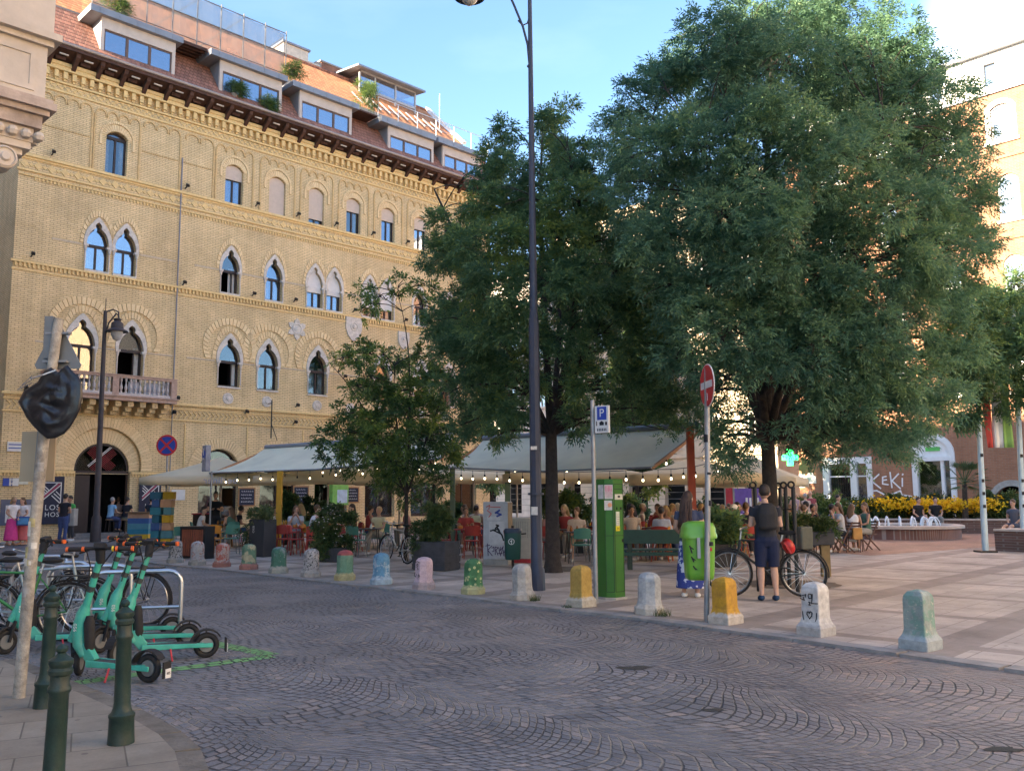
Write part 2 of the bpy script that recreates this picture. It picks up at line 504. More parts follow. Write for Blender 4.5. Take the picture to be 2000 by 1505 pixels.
    s2 = nd(nt, 'ShaderNodeVectorMath', operation='SCALE'); k(s1.outputs[0], s2.inputs[0]); k(fr2.outputs['Result'], s2.inputs['Scale'])
    # joints: dark gaps, here and there filled with pale sand
    jn = nd(nt, 'ShaderNodeTexNoise', i_Scale=0.9, i_Detail=6.0, i_Roughness=0.7); k(pos, jn.inputs['Vector'])
    jm = nd(nt, 'ShaderNodeMixRGB'); k(sstep(nt, jn.outputs['Fac'], 0.44, 0.60), jm.inputs['Fac'])
    jm.inputs['Color1'].default_value = (0.045, 0.045, 0.048, 1); jm.inputs['Color2'].default_value = (0.26, 0.245, 0.215, 1)
    mx = nd(nt, 'ShaderNodeMixRGB'); k(mask, mx.inputs['Fac']); k(jm.outputs['Color'], mx.inputs['Color1']); k(s2.outputs[0], mx.inputs['Color2'])
    outc = mx.outputs['Color']
    if green:
        gm = nd(nt, 'ShaderNodeMixRGB'); gm.inputs['Fac'].default_value = 0.8; k(outc, gm.inputs['Color1']); gm.inputs['Color2'].default_value = (0.18, 0.46, 0.13, 1)
        outc = gm.outputs['Color']
        wear = nd(nt, 'ShaderNodeTexNoise', i_Scale=5.0, i_Detail=8.0, i_Roughness=0.75); k(pos, wear.inputs['Vector'])
        al = mth(nt, 'MULTIPLY', sstep(nt, wear.outputs['Fac'], 0.30, 0.48), mth(nt, 'MULTIPLY', mask, 0.95))
        k(al, b.inputs['Alpha'])
    k(outc, b.inputs['Base Color'])
    b.inputs['Specular IOR Level'].default_value = 0.45
    rr = nd(nt, 'ShaderNodeMapRange'); k(wn2.outputs['Value'], rr.inputs['Value']); rr.inputs['To Min'].default_value = 0.5; rr.inputs['To Max'].default_value = 0.75
    k(rr.outputs['Result'], b.inputs['Roughness'])
    hgt = mth(nt, 'ADD', mth(nt, 'MULTIPLY', mask, 1.0), mth(nt, 'ADD', mth(nt, 'MULTIPLY', fine.outputs['Fac'], 0.25), mth(nt, 'MULTIPLY', wn2.outputs['Value'], 0.55)))
    bp = nd(nt, 'ShaderNodeBump'); bp.inputs['Strength'].default_value = 0.9; bp.inputs['Distance'].default_value = 0.018
    k(hgt, bp.inputs['Height']); k(bp.outputs['Normal'], b.inputs['Normal'])
    return m
def paving(name, col, band, grid=True, a=(0.6862, 0.7274, 0), slabs=(0.62, 0.42), warm=None):
    m, nt, b = base(name); k = nt.links.new
    geo = nd(nt, 'ShaderNodeNewGeometry'); pos = geo.outputs['Position']
    u = dotv(nt, pos, a); v = dotv(nt, pos, (-a[1], a[0], 0))
    cb = nd(nt, 'ShaderNodeCombineXYZ'); k(u, cb.inputs[0]); k(v, cb.inputs[1])
    br = nd(nt, 'ShaderNodeTexBrick'); k(cb.outputs[0], br.inputs['Vector'])
    br.inputs['Scale'].default_value = 1.0; br.inputs['Brick Width'].default_value = slabs[0]; br.inputs['Row Height'].default_value = slabs[1]
    br.inputs['Mortar Size'].default_value = 0.006; br.inputs['Mortar Smooth'].default_value = 0.2
    br.inputs['Color1'].default_value = (*[c * 0.9 for c in col], 1); br.inputs['Color2'].default_value = (*[c * 1.1 for c in col], 1)
    br.inputs['Mortar'].default_value = (*[c * 0.5 for c in col], 1)
    out = br.outputs['Color']
    if grid:
        def near(x, period, off, hw):
            f = mth(nt, 'FRACT', mth(nt, 'DIVIDE', mth(nt, 'SUBTRACT', x, off - period / 2), period))
            d = mth(nt, 'ABSOLUTE', mth(nt, 'SUBTRACT', f, 0.5))
            return mth(nt, 'LESS_THAN', d, hw / period)
        g = mth(nt, 'MAXIMUM', near(v, 2.45, 3.3, 0.25), near(u, 2.4, 10.2, 0.13))
        mx = nd(nt, 'ShaderNodeMixRGB'); k(mth(nt, 'MULTIPLY', g, 0.85), mx.inputs['Fac']); k(out, mx.inputs['Color1']); mx.inputs['Color2'].default_value = (*band, 1)
        out = mx.outputs['Color']
    n = nd(nt, 'ShaderNodeTexNoise', i_Scale=0.8, i_Detail=8.0, i_Roughness=0.7); k(pos, n.inputs['Vector'])
    r = nd(nt, 'ShaderNodeMapRange'); r.inputs['From Min'].default_value = 0.3; r.inputs['From Max'].default_value = 0.7
    r.inputs['To Min'].default_value = 0.6; r.inputs['To Max'].default_value = 1.3; k(n.outputs['Fac'], r.inputs['Value'])
    s = nd(nt, 'ShaderNodeVectorMath', operation='SCALE'); k(out, s.inputs[0]); k(r.outputs['Result'], s.inputs['Scale'])
    n2 = nd(nt, 'ShaderNodeTexNoise', i_Scale=60.0, i_Detail=3.0); k(pos, n2.inputs['Vector'])
    r2 = nd(nt, 'ShaderNodeMapRange'); r2.inputs['To Min'].default_value = 0.85; r2.inputs['To Max'].default_value = 1.15; k(n2.outputs['Fac'], r2.inputs['Value'])
    s3 = nd(nt, 'ShaderNodeVectorMath', operation='SCALE'); k(s.outputs[0], s3.inputs[0]); k(r2.outputs['Result'], s3.inputs['Scale'])
    vo = nd(nt, 'ShaderNodeTexVoronoi', i_Scale=3.2); k(pos, vo.inputs['Vector'])
    gum = nd(nt, 'ShaderNodeMixRGB'); k(mth(nt, 'MULTIPLY', mth(nt, 'LESS_THAN', vo.outputs['Distance'], 0.075), 0.55), gum.inputs['Fac']); k(s3.outputs[0], gum.inputs['Color1']); gum.inputs['Color2'].default_value = (0.07, 0.06, 0.055, 1)
    n7 = nd(nt, 'ShaderNodeTexNoise', i_Scale=2.7, i_Detail=9.0, i_Roughness=0.75); k(pos, n7.inputs['Vector'])
    st7 = nd(nt, 'ShaderNodeMixRGB'); k(mth(nt, 'MULTIPLY', sstep(nt, n7.outputs['Fac'], 0.55, 0.70), 0.45), st7.inputs['Fac']); k(gum.outputs[0], st7.inputs['Color1']); st7.inputs['Color2'].default_value = (0.12, 0.10, 0.085, 1)
    k(st7.outputs[0], b.inputs['Base Color'])
    b.inputs['Roughness'].default_value = 0.7; b.inputs['Specular IOR Level'].default_value = 0.35
    bp = nd(nt, 'ShaderNodeBump', invert=True); bp.inputs['Strength'].default_value = 0.4; bp.inputs['Distance'].default_value = 0.006
    k(br.outputs['Fac'], bp.inputs['Height']); k(bp.outputs['Normal'], b.inputs['Normal'])
    return m
m_cob = cobble('cobbles'); m_green = cobble('green_paint', True)
m_plaza = paving('plaza_slabs', (0.41, 0.35, 0.30), (0.23, 0.19, 0.165))
m_walk = paving('walk_asphalt', (0.27, 0.24, 0.19), (0, 0, 0), False, (0.9, 0.43, 0), (0.62, 0.5))
m_kerb = M('kerb_stone', (0.27, 0.255, 0.24), 0.75, 0.25, 5, 0.3, dirt=0.4)
m_redpave = paving('red_paving', (0.34, 0.19, 0.13), (0, 0, 0), False, (0.82, 0.57, 0), (0.22, 0.11))
m_earth = M('earth', (0.16, 0.125, 0.095), 0.95, 0.35, 9, 0.8)

def poly_ground(name, pts, z, mat_, thick=0.0):
    mb = MB(); n = len(pts)
    if thick:
        mb.add([(p[0], p[1], z) for p in pts] + [(p[0], p[1], z - thick) for p in pts],
               [tuple(range(n))] + [(i, i+n, (i+1) % n + n, (i+1) % n) for i in range(n)])
    else:
        mb.add([(p[0], p[1], z) for p in pts], [tuple(range(n))])
    o = mb.build(name, mat_); return struct(o)
r = 900
poly_ground('ground', [(-r, -r), (r, -r), (r, r), (-r, r)], -0.03, m_earth)
poly_ground('road', [(-90, -60), (60, -60), (60, 110), (-90, 110)], 0.0, m_cob)
BOL = [(337,1099),(380,1103),(428,1107),(481,1112),(539,1119),(602,1126),(669,1133),(741,1141),(824,1150),(921,1160),(1019,1172),(1134,1186),(1268,1200),(1419,1219),(1598,1242),(1805,1270)]
BP = [G(x, y, KZ) for x, y in BOL]
BP = [Vector((p.x + 0.02, p.y + 0.12, 0)) for p in BP]
# kerb line a third of a metre outside the bollards
kl = []
for i, p in enumerate(BP):
    d = (BP[min(i+1, len(BP)-1)] - BP[max(i-1, 0)]).normalized()
    nrm = Vector((d.y, -d.x, 0))
    if nrm.y > 0: nrm = -nrm
    kl.append(p + nrm * 0.46)
kl = kl[:1] + kl[1:]
d0 = (kl[-1] - kl[-3]).normalized()
kl = kl + [kl[-1] + d0 * 4, kl[-1] + d0 * 30]
d1 = Vector((-0.62, 0.78, 0))
kl = [kl[0] + d1 * 4.2] + kl
kin = []
for i, p in enumerate(kl):
    d = (kl[min(i+1, len(kl)-1)] - kl[max(i-1, 0)]).normalized()
    nrm = Vector((d.y, -d.x, 0))
    if nrm.y > 0: nrm = -nrm
    kin.append(p - nrm * 0.22)
mb = MB(); n = len(kl)
for i in range(n - 1):
    a, b, c, d = kl[i], kl[i+1], kin[i+1], kin[i]
    L_ = (b - a).length; q = max(1, int(round(L_ / 0.9)))
    if L_ > 20: q = 1
    for j in range(q):
        t0, t1 = j / q + 0.006, (j + 1) / q - 0.006
        p0, p1, p2, p3 = a.lerp(b, t0), a.lerp(b, t1), d.lerp(c, t1), d.lerp(c, t0)
        z = KZ + 0.004 + random.uniform(-0.003, 0.003)
        mb.add([(p.x, p.y, z) for p in (p0, p1, p2, p3)] + [(p.x, p.y, -0.01) for p in (p0, p1, p2, p3)],
               [(0,1,2,3), (0,4,5,1), (1,5,6,2), (2,6,7,3), (3,7,4,0)])
struct(mb.build('kerb', m_kerb))
PLZ = [(p.x, p.y) for p in kin] + [(75, -5), (75, 95), (-2, 95)]
poly_ground('plaza_pavement', PLZ, KZ, m_plaza, 0.06)
FA = radians(44.5); FD = Vector((sin(FA), cos(FA), 0)); FN = Vector((cos(FA), -sin(FA), 0))
P0 = Vector((-17.2, 37.7, 0))
def fac(s, out, z=0): return P0 + FD * s + FN * out + Vector((0, 0, z))
poly_ground('palace_pavement', [fac(-4.3, 0.2)[:2], fac(-4.3, 2.6)[:2], fac(4.5, 2.6)[:2], fac(10, 5)[:2], fac(24, 5)[:2], fac(24, 0.2)[:2]], KZ + 0.006, m_plaza, 0.06)
wl = [(0,1287),(97,1329),(155,1352),(235,1388),(309,1432),(341,1465),(352,1505),(350,1600),(330,1800)]
wp = [G(x, y, 0.04) for x, y in wl]
poly_ground('sidewalk', [(p.x, p.y) for p in wp] + [(-0.6, 1.5), (-0.5, -6), (-9, -6), (-14, 12), (-8.5, 14)][0:4] + [(wp[0].x - 4, wp[0].y + 3)], 0.04, m_walk, 0.045)
mb = MB()
for i in range(len(wp) - 1):
    a, b = wp[i], wp[i+1]; d = (b - a).normalized(); nr = Vector((-d.y, d.x, 0)) * (1 if Vector((-d.y, d.x, 0)).x > 0 else -1)
    q = max(1, int((b - a).length / 0.5))
    for j in range(q):
        p0, p1 = a.lerp(b, (j + 0.01) / q), a.lerp(b, (j + 0.99) / q)
        z = 0.036 + random.uniform(-0.004, 0.002)
        mb.add([(p0.x, p0.y, z), (p1.x, p1.y, z), (p1.x + nr.x * 0.16, p1.y + nr.y * 0.16, z - 0.004), (p0.x + nr.x * 0.16, p0.y + nr.y * 0.16, z - 0.004),
                (p0.x, p0.y, 0), (p1.x, p1.y, 0), (p1.x + nr.x * 0.16, p1.y + nr.y * 0.16, -0.002), (p0.x + nr.x * 0.16, p0.y + nr.y * 0.16, -0.002)],
               [(0,1,2,3), (3,2,6,7), (1,5,6,2), (0,3,7,4)])
struct(mb.build('sidewalk_kerb', M('kerb_dark', (0.16, 0.145, 0.12), 0.85, 0.3, 6, 0.4)))
# red brick paving round the fountain
poly_ground('fountain_pavement', [(9.35, 23.7), (14.8, 27.5), (22, 32.5), (26, 48), (8, 60), (2, 45)], KZ + 0.004, m_redpave)
# bare earth round the two big trees
for (cx, cy, rr_) in ((4.95, 16.3, .85), (0.95, 20.0, .75)):
    poly_ground('tree_pit_soil', [(cx + rr_ * cos(t * pi / 12) * (1 + 0.12 * sin(t * 2.3)), cy + rr_ * sin(t * pi / 12)) for t in range(24)], KZ + 0.008, m_earth)
# green parking box painted on the cobbles
def gl(a, b, w=0.2):
    a, b = G(*a), G(*b); d = (b - a).normalized(); nr = Vector((-d.y, d.x, 0)) * w / 2
    return [(a + nr)[:2], (b + nr)[:2], (b - nr)[:2], (a - nr)[:2]]
mb = MB()
for a, b in (((60,1345),(531,1281)), ((408,1254),(531,1279))):
    q = gl(a, b); mb.add([(p[0], p[1], 0.004) for p in q], [(0,1,2,3)])
struct(mb.build('road_marking', m_green))
for (px, py, r_, sd_) in ((1240, 1303, .20, 1), (1960, 1462, .13, 2), (1395, 1385, .10, 3)):
    q = G(px, py, 0.004); rg_ = random.Random(sd_)
    poly_ground('pothole', [(q.x + r_ * cos(t * pi / 7) * rg_.uniform(.6, 1.2), q.y + .55 * r_ * sin(t * pi / 7) * rg_.uniform(.6, 1.2)) for t in range(14)], 0.004, M('pothole_soil', (.045, .045, .04), .95, .3, 30, .5))

# ================================================================ the yellow brick palace
m_yb = brick_mat('yellow_brick', (0.79, 0.61, 0.345), (0.715, 0.54, 0.29), (0.44, 0.32, 0.18), 0.27, 0.083, 0.014, 0.22)
m_yb2 = M('yellow_terracotta', (0.74, 0.54, 0.25), 0.8, 0.15, 12, 0.2)
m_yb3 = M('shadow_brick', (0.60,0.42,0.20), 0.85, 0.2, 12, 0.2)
m_vous = [M('voussoir_%s' % k, c, 0.85, 0.12, 20) for k, c in zip('abc', ((0.77,0.58,0.325), (0.72,0.54,0.30), (0.79,0.61,0.35)))]
m_stone = M('white_stone', (0.60, 0.55, 0.49), 0.75, 0.18, 8, 0.2, dirt=0.25)
m_pink = M('pink_stone', (0.42, 0.29, 0.23), 0.75, 0.2, 10, 0.2, dirt=0.25)
m_bal = M('grey_baluster', (0.50, 0.45, 0.43), 0.75, 0.2, 10, 0.2)
m_frame = M('dark_frame', (0.035, 0.022, 0.02), 0.5, 0.1)
m_room = M('painted_room_dimness', (0.02, 0.018, 0.017), 0.9, 0.3, 2)  # near-black colour painted in for the dimness of unlit rooms
m_curt = M('curtain_cloth', (0.62, 0.62, 0.60), 0.85, 0.15, 6)
m_shut = M('roller_shutter', (0.60, 0.50, 0.42), 0.7, 0.06)
m_shutw = M('roller_shutter_white', (0.70, 0.68, 0.66), 0.7, 0.06)
m_glass = glass_mat('window_glass', (0.72, 0.78, 0.88), 0.40)
m_glassb = glass_mat('window_glass_soft', (0.62, 0.70, 0.84), 0.28); m_glassc = glass_mat('window_glass_clear', (0.7, 0.75, 0.8), 0.16)
m_glass2 = glass_mat('window_glass_dull', (0.75, 0.72, 0.66), 0.22)
m_wood = M('eave_wood', (0.075, 0.036, 0.026), 0.8, 0.3, 5, 0.3)
m_zinc = M('zinc_sheet', (0.24, 0.255, 0.285), 0.6, 0.12, 2, 0, 0.4)
m_gut = M('gutter_metal', (0.36, 0.31, 0.29), 0.5, 0.15, 2, 0, 0.4)
m_black = M('black_metal', (0.018, 0.018, 0.02), 0.45, 0.1)
m_pave_grey = M('plaster_grey', (0.30, 0.26, 0.23), 0.85, 0.1, 3, 0.1)
def tile_mat(name, col, h=0.24, w=0.2):
    m, nt, b = base(name); k = nt.links.new
    tc = nd(nt, 'ShaderNodeTexCoord'); sp = nd(nt, 'ShaderNodeSeparateXYZ'); k(tc.outputs['Object'], sp.inputs[0])
    x, z = sp.outputs['X'], sp.outputs['Z']
    zr = mth(nt, 'DIVIDE', z, h); row = mth(nt, 'FLOOR', zr); fz = mth(nt, 'SUBTRACT', zr, row)
    xr = mth(nt, 'ADD', mth(nt, 'DIVIDE', x, w), mth(nt, 'MULTIPLY', mth(nt, 'MODULO', mth(nt, 'ABSOLUTE', row), 2.0), 0.5))
    cx = mth(nt, 'FLOOR', xr); fx = mth(nt, 'SUBTRACT', xr, cx)
    wn = nd(nt, 'ShaderNodeTexWhiteNoise', noise_dimensions='2D'); cb = nd(nt, 'ShaderNodeCombineXYZ'); k(cx, cb.inputs[0]); k(row, cb.inputs[1]); k(cb.outputs[0], wn.inputs['Vector'])
    e = mth(nt, 'MINIMUM', sstep(nt, fx, 0.0, 0.12), sstep(nt, mth(nt, 'SUBTRACT', 1.0, fz), 0.0, 0.0) if 0 else sstep(nt, fz, 0.0, 0.22))
    br = mth(nt, 'MULTIPLY', mth(nt, 'ADD', mth(nt, 'MULTIPLY', wn.outputs['Value'], 0.5), 0.75), mth(nt, 'ADD', mth(nt, 'MULTIPLY', e, 0.65), 0.35))
    s = nd(nt, 'ShaderNodeVectorMath', operation='SCALE'); s.inputs[0].default_value = col; k(br, s.inputs['Scale'])
    k(s.outputs[0], b.inputs['Base Color']); b.inputs['Roughness'].default_value = 0.75
    bp = nd(nt, 'ShaderNodeBump'); bp.inputs['Strength'].default_value = 0.8; bp.inputs['Distance'].default_value = 0.05
    k(mth(nt, 'SUBTRACT', e, mth(nt, 'MULTIPLY', fz, 0.6)), bp.inputs['Height']); k(bp.outputs['Normal'], b.inputs['Normal'])
    MATS[name] = m
    return m
m_tile = tile_mat('roof_tile', (0.30, 0.13, 0.085))
m_tile_sunlit = tile_mat('roof_tile_sunlit', (0.55, 0.22, 0.09))  # brighter orange tile copy paints the sun onto the upper slope

def ogee(c, w, z0, zs, zt, tip=True, n=7):
    """cusped lancet: sill z0, springing zs, apex zt"""
    h = zt - zs; r = w / 2
    if tip:
        half = [(1.0, 0.0), (0.99, 0.13), (0.93, 0.27), (0.82, 0.42), (0.66, 0.55), (0.47, 0.645), (0.30, 0.70), (0.24, 0.735), (0.27, 0.79), (0.28, 0.85), (0.23, 0.91), (0.12, 0.96), (0.0, 1.0)]
    else:
        half = [(1.0, 0.0), (1.0, 0.15), (0.96, 0.3), (0.87, 0.45), (0.74, 0.58), (0.58, 0.69), (0.44, 0.77), (0.37, 0.82), (0.30, 0.87), (0.22, 0.91), (0.13, 0.95), (0.06, 0.98), (0.0, 1.0)]
    L_ = [(c - r * a, zs + h * b) for a, b in half]
    R_ = [(c + r * a, zs + h * b) for a, b in half[::-1][1:]]
    return [(c - r, z0)] + L_ + R_ + [(c + r, z0)]
def segarch(c, w, z0, zs, zt, n=14):
    """opening under a segmental or round arch"""
    h = zt - zs; r = w / 2
    R_ = (r * r + h * h) / (2 * h); cz = zt - R_
    a0 = atan2(zs - cz, -r); a1 = atan2(zs - cz, r)
    if a0 < a1: a0 += 2 * pi
    pts = [(c + R_ * cos(a0 + (a1 - a0) * i / n), cz + R_ * sin(a0 + (a1 - a0) * i / n)) for i in range(n + 1)]
    return [(c - r, z0)] + pts + [(c + r, z0)]
def voussoirs(mb, c, w, zs, zt, wo, zto, y0, y1, n=21, pointed=False):
    """ring of wedge bricks between an inner and outer arch"""
    def arc(w_, zt_, k):
        if not pointed:
            q = segarch(c, w_, 0, zs, zt_, k)[1:-1]; return q
        h = zt_ - zs; r_ = w_ / 2; pts = []
        for i in range(k + 1):
            t = i / k; x = -1 + 2 * t; ax = abs(x)
            zz = (1 - ax ** 2.3) ** 0.62
            pts.append((c + r_ * x, zs + h * zz))
        # even spacing by angle looks better
        pts = []
        for i in range(k + 1):
            a = pi - pi * i / k; x = cos(a); ax = abs(x)
            pts.append((c + r_ * x, zs + h * ((1 - ax ** 2.3) ** 0.62 if ax < 1 else 0)))
        return pts
    A, B = arc(w, zt, n), arc(wo, zto, n)
    for i in range(n):
        g = 0.08
        def mixp(p, q, t): return (p[0] + (q[0] - p[0]) * t, p[1] + (q[1] - p[1]) * t)
        a0, a1 = mixp(A[i], A[i+1], g), mixp(A[i], A[i+1], 1 - g); b0, b1 = mixp(B[i], B[i+1], g), mixp(B[i], B[i+1], 1 - g)
        mb.k = random.randrange(3)
        mb.prism([a0, b0, b1, a1], y0, y1)
    mb.k = 0
    return B

PAL = thing('brick_palace', 'four-storey yellow brick palace with pointed white-edged windows and a red tiled roof', 'building', P0, radians(45.5))
S0, S1 = -4.0, 22.7
HT = 19.95
WALLT = 0.42
W4 = [(-0.16, 'c'), (5.45, 's1'), (7.8, 's3'), (10.1, 's2'), (12.43, 's1'), (14.76, 's1'), (17.1, 's1'), (19.4, 'c'), (21.3, 's1')]
W3 = [(-0.76, 'c'), (0.42, 'c'), (5.4, 'o'), (7.74, 'c'), (10.1, 'w1'), (11.28, 'w1'), (13.55, 'w2'), (14.73, 'w2'), (17.05, 'r'), (19.3, 'c'), (20.5, 'c')]
W2 = [(-1.21, 'b'), (0.86, 'bo'), (5.5, 'o'), (7.53, 'c'), (10.37, 'c'), (14.44, 'c'), (17.22, 'c'), (19.3, 'c')]
DOORS = [(-0.05, 2.25, 2.85, 4.0, 'door'), (5.17, 1.95, 2.85, 3.9, 'shop'), (8.25, 1.95, 2.85, 3.9, 'shop'), (11.3, 1.95, 2.85, 3.9, 'shop'), (14.4, 1.95, 2.85, 3.9, 'shop'), (17.5, 1.95, 2.85, 3.9, 'shop'), (20.5, 1.95, 2.85, 3.9, 'shop')]
holes = []
for c, k in W4: holes.append(segarch(c, 0.93, 15.74, 17.42, 17.68, 8))
for c, k in W3: holes.append(ogee(c, 0.92, 11.33, 12.42, 13.44))
for c, k in W2: holes.append(ogee(c, 1.08, 6.86 if k[0] != 'b' else 5.98, 8.05, 9.15))
for c, w, zs, zt, k in DOORS:
    if k == 'door': q = segarch(c, 3.15, 2.8, 2.85, 4.66, 20); holes.append([(c - w/2, .02), (c - w/2, 2.8)] + q + [(c + w/2, 2.8), (c + w/2, .02)])
    else: holes.append(segarch(c, w, 0.6, zs, zt, 16))
slab([(S0, 0), (S1, 0), (S1, HT), (S0, HT)], holes, 0.0, WALLT, 'wall', m_yb, PAL)
_c, _w = DOORS[0][0], DOORS[0][1]
slab([(_c - 1.7, 2.7), (_c - 1.7, 4.8), (_c + 1.7, 4.8), (_c + 1.7, 2.7)], [segarch(_c, _w, 2.72, 2.85, 4.0, 16)], .17, .415, 'recessed_arch', m_yb, PAL)
# the two return walls and the back
mb = MB(); mb.bx(S0, S0 + 0.4, WALLT, 16, 0, HT); mb.bx(S1 - 0.4, S1, WALLT, 16, 0, HT); mb.bx(S0, S1, 16, 16.4, 0, HT)
mb.build('wall', m_yb, PAL)
mb = MB()
for z in (0.0, 5.75, 11.1, 15.5, 19.6): mb.bx(S0 + 0.4, S1 - 0.4, WALLT, 3.6, z, z + 0.12)
mb.bx(S0 + 0.4, S1 - 0.4, 3.4, 3.5, 0, 19.6)
for x in (2.8, 6.6, 9.0, 12.0, 15.9, 18.3): mb.bx(x, x + 0.1, WALLT, 3.4, 0.15, 19.6)
mb.build('inner_room', m_room, PAL)

def casement(c, w, z0, zs, zt, kind, shape):
    """frame, panes, curtains and shutter of one window as a part with sub-parts"""
    y = 0.20
    fr = MB()
    outl = shape(c, w, z0, zs, zt)
    inn = shape(c, w - 0.13, z0 + 0.07, zs, zt - 0.08) if shape is not None else outl
    fr.strip(outl, inn, y, y + 0.07)
    fr.bx(c - w/2 + .03, c + w/2 - .03, y - .01, y + .08, z0 + .001, z0 + .075)
    fr.bx(c - w/2 + .03, c + w/2 - .03, y - .02, y + .08, zs - 0.07, zs + 0.055)
    if kind not in ('o', 'bo'): fr.bx(c - .04, c + .04, y - .012, y + .075, z0 + .07, zs - .07)
    f = fr.build('window', m_frame, PAL)
    mb = MB()
    pts = inn
    mb.prism([(p[0], max(p[1], zs + .05)) for p in pts if p[1] >= zs - .01], y + .03, y + .04)
    if kind not in ('o', 'bo'):
        mb.bx(c - w/2 + .06, c - .04, y + .03, y + .04, z0 + .07, zs - .07)
        mb.bx(c + .04, c + w/2 - .06, y + .03, y + .04, z0 + .07, zs - .07)
    mb.build('pane', (m_glass, m_glassb, m_glassc)[int(abs(c) * 10 + z0) % 3] if z0 > 10 else (m_glass2, m_glassc)[int(abs(c) * 10) % 2], f)
    if kind in ('o', 'bo'):   # both leaves stand open inwards, one still seen
        mb = MB(); x = c + w * 0.20
        mb.bar((x, y + .06, z0 + .08), (x + .12, y + .50, z0 + .08), .05); mb.bar((x, y + .06, zs - .1), (x + .12, y + .50, zs - .1), .05)
        mb.bar((x, y + .06, z0 + .08), (x, y + .06, zs - .1), .06); mb.bar((x + .12, y + .50, z0 + .08), (x + .12, y + .50, zs - .1), .06)
        mb.build('casement_leaf', m_frame, f)
    if kind in ('c', 'b', 's1', 'r', 'w1', 'w2', 'bo', 'o'):
        mb = MB(); rng = random.Random(int(c * 100) + int(z0))
        for sd in (-1, 1):
            wid = w * rng.uniform(0.18, 0.46); x0 = c + sd * (w / 2 - 0.06); nn = 8
            if kind in ('o', 'bo') and sd < 0: continue
            for i in range(nn):
                a, b = x0 - sd * wid * i / nn, x0 - sd * wid * (i + 1) / nn
                ya, yb = y + .16 + .03 * (i % 2), y + .16 + .03 * ((i + 1) % 2)
                top = zs - .05 if rng.random() < .3 else zs + .2
                mb.quad((a, ya, z0 + .05), (b, yb, z0 + .05), (b, yb, zs + .2), (a, ya, zs + .2))
        mb.build('curtain', m_curt, f)
    sh = {'s1': 0.38, 's2': 0.86, 's3': 1.0, 'w1': 0.62, 'w2': 0.75}.get(kind)
    if sh:
        zb = zt - (zt - z0) * sh
        poly = [(p[0], max(p[1], zb)) for p in outl]
        poly = [(c - w/2 + .01, zb)] + [(c + (p[0]-c) * .97, p[1] - .01) for p in outl[1:-1] if p[1] > zb] + [(c + w/2 - .01, zb)]
        mb = MB(); mb.prism(poly, y - .07, y - .045)
        zz = zb
        while zz < (zs if shape is ogee else zt - 0.3):
            mb.bx(c - w/2 + .015, c + w/2 - .015, y - .078, y - .07, zz + .008, zz + .036); zz += .045
        mb.build('roller_shutter', m_shutw if kind[0] == 'w' else m_shut, f)
    return f
for c, k in W4: casement(c, 0.93, 15.74, 17.42, 17.68, k, lambda c, w, a, b, d: segarch(c, w, a, b, d, 8))
for c, k in W3: casement(c, 0.92, 11.33, 12.42, 13.44, k, ogee)
for c, k in W2: casement(c, 1.08, 6.86 if k[0] != 'b' else 5.98, 8.05, 9.15, k, ogee)
# white stone surrounds with small capitals
for lst, w, zs, zt, ww in ((W3, .92, 12.42, 13.44, 0.12), (W2, 1.08, 8.05, 9.15, 0.14)):
    for c, k in lst:
        mb = MB()
        inn = [p for p in ogee(c, w, 0, zs, zt)[1:-1]]
        out = [p for p in ogee(c, w + 2 * ww, 0, zs, zt + ww * 1.9, False)[1:-1]]
        mb.strip(out, inn, -0.05, 0.10)
        for sd in (-1, 1):
            x = c + sd * (w / 2 + .02)
            mb.bx(x - .10, x + .10, -.07, .1, zs - .09, zs + .005)
            mb.lathe([(.03, -.30), (.055, -.27), (.06, -.2), (.09, -.1), (.095, -.09)], (x + sd * .02, -.03, zs), 8)
            mb.tube([(x + sd * .02, -.03, zs - .3), (x + sd * .02, -.03, zs - 1.1)], .028, 6)
        mb.bx(c - w/2 - .05, c + w/2 + .05, -.06, .2, (11.24 if lst is W3 else (6.78 if k[0] != 'b' else 5.93)), (11.329 if lst is W3 else (6.859 if k[0] != 'b' else 5.979)))
        mb.build('window_surround', m_stone, PAL)
# brick arches over them
for c, k in W3:
    mb = MB(); voussoirs(mb, c, .92 + .28, 12.44, 13.70, .92 + .56, 13.95, -.045, .02, 19, True); mb.build('brick_arch', m_vous, PAL)
for c, k in W2:
    mb = MB(); voussoirs(mb, c, 1.08 + .34, 8.1, 9.47, 1.08 + .72, 9.74, -.04, .02, 19, True)
    voussoirs(mb, c, 1.08 + .80, 8.1, 9.80, 1.08 + 1.36, 10.12, -.06, .02, 27, False)
    mb.build('brick_arch', m_vous, PAL)
for c, k in W4:
    mb = MB(); voussoirs(mb, c, .95, 17.42, 17.70, 1.3, 17.98, -.03, .02, 15)
    B = voussoirs(mb, c, 1.32, 17.40, 18.02, 1.5, 18.12, -.06, .02, 23)
    mb.bx(c - .76, c - .66, -.06, .02, 16.95, 17.40); mb.bx(c + .66, c + .76, -.06, .02, 16.95, 17.40)
    mb.build('brick_arch', m_vous, PAL)
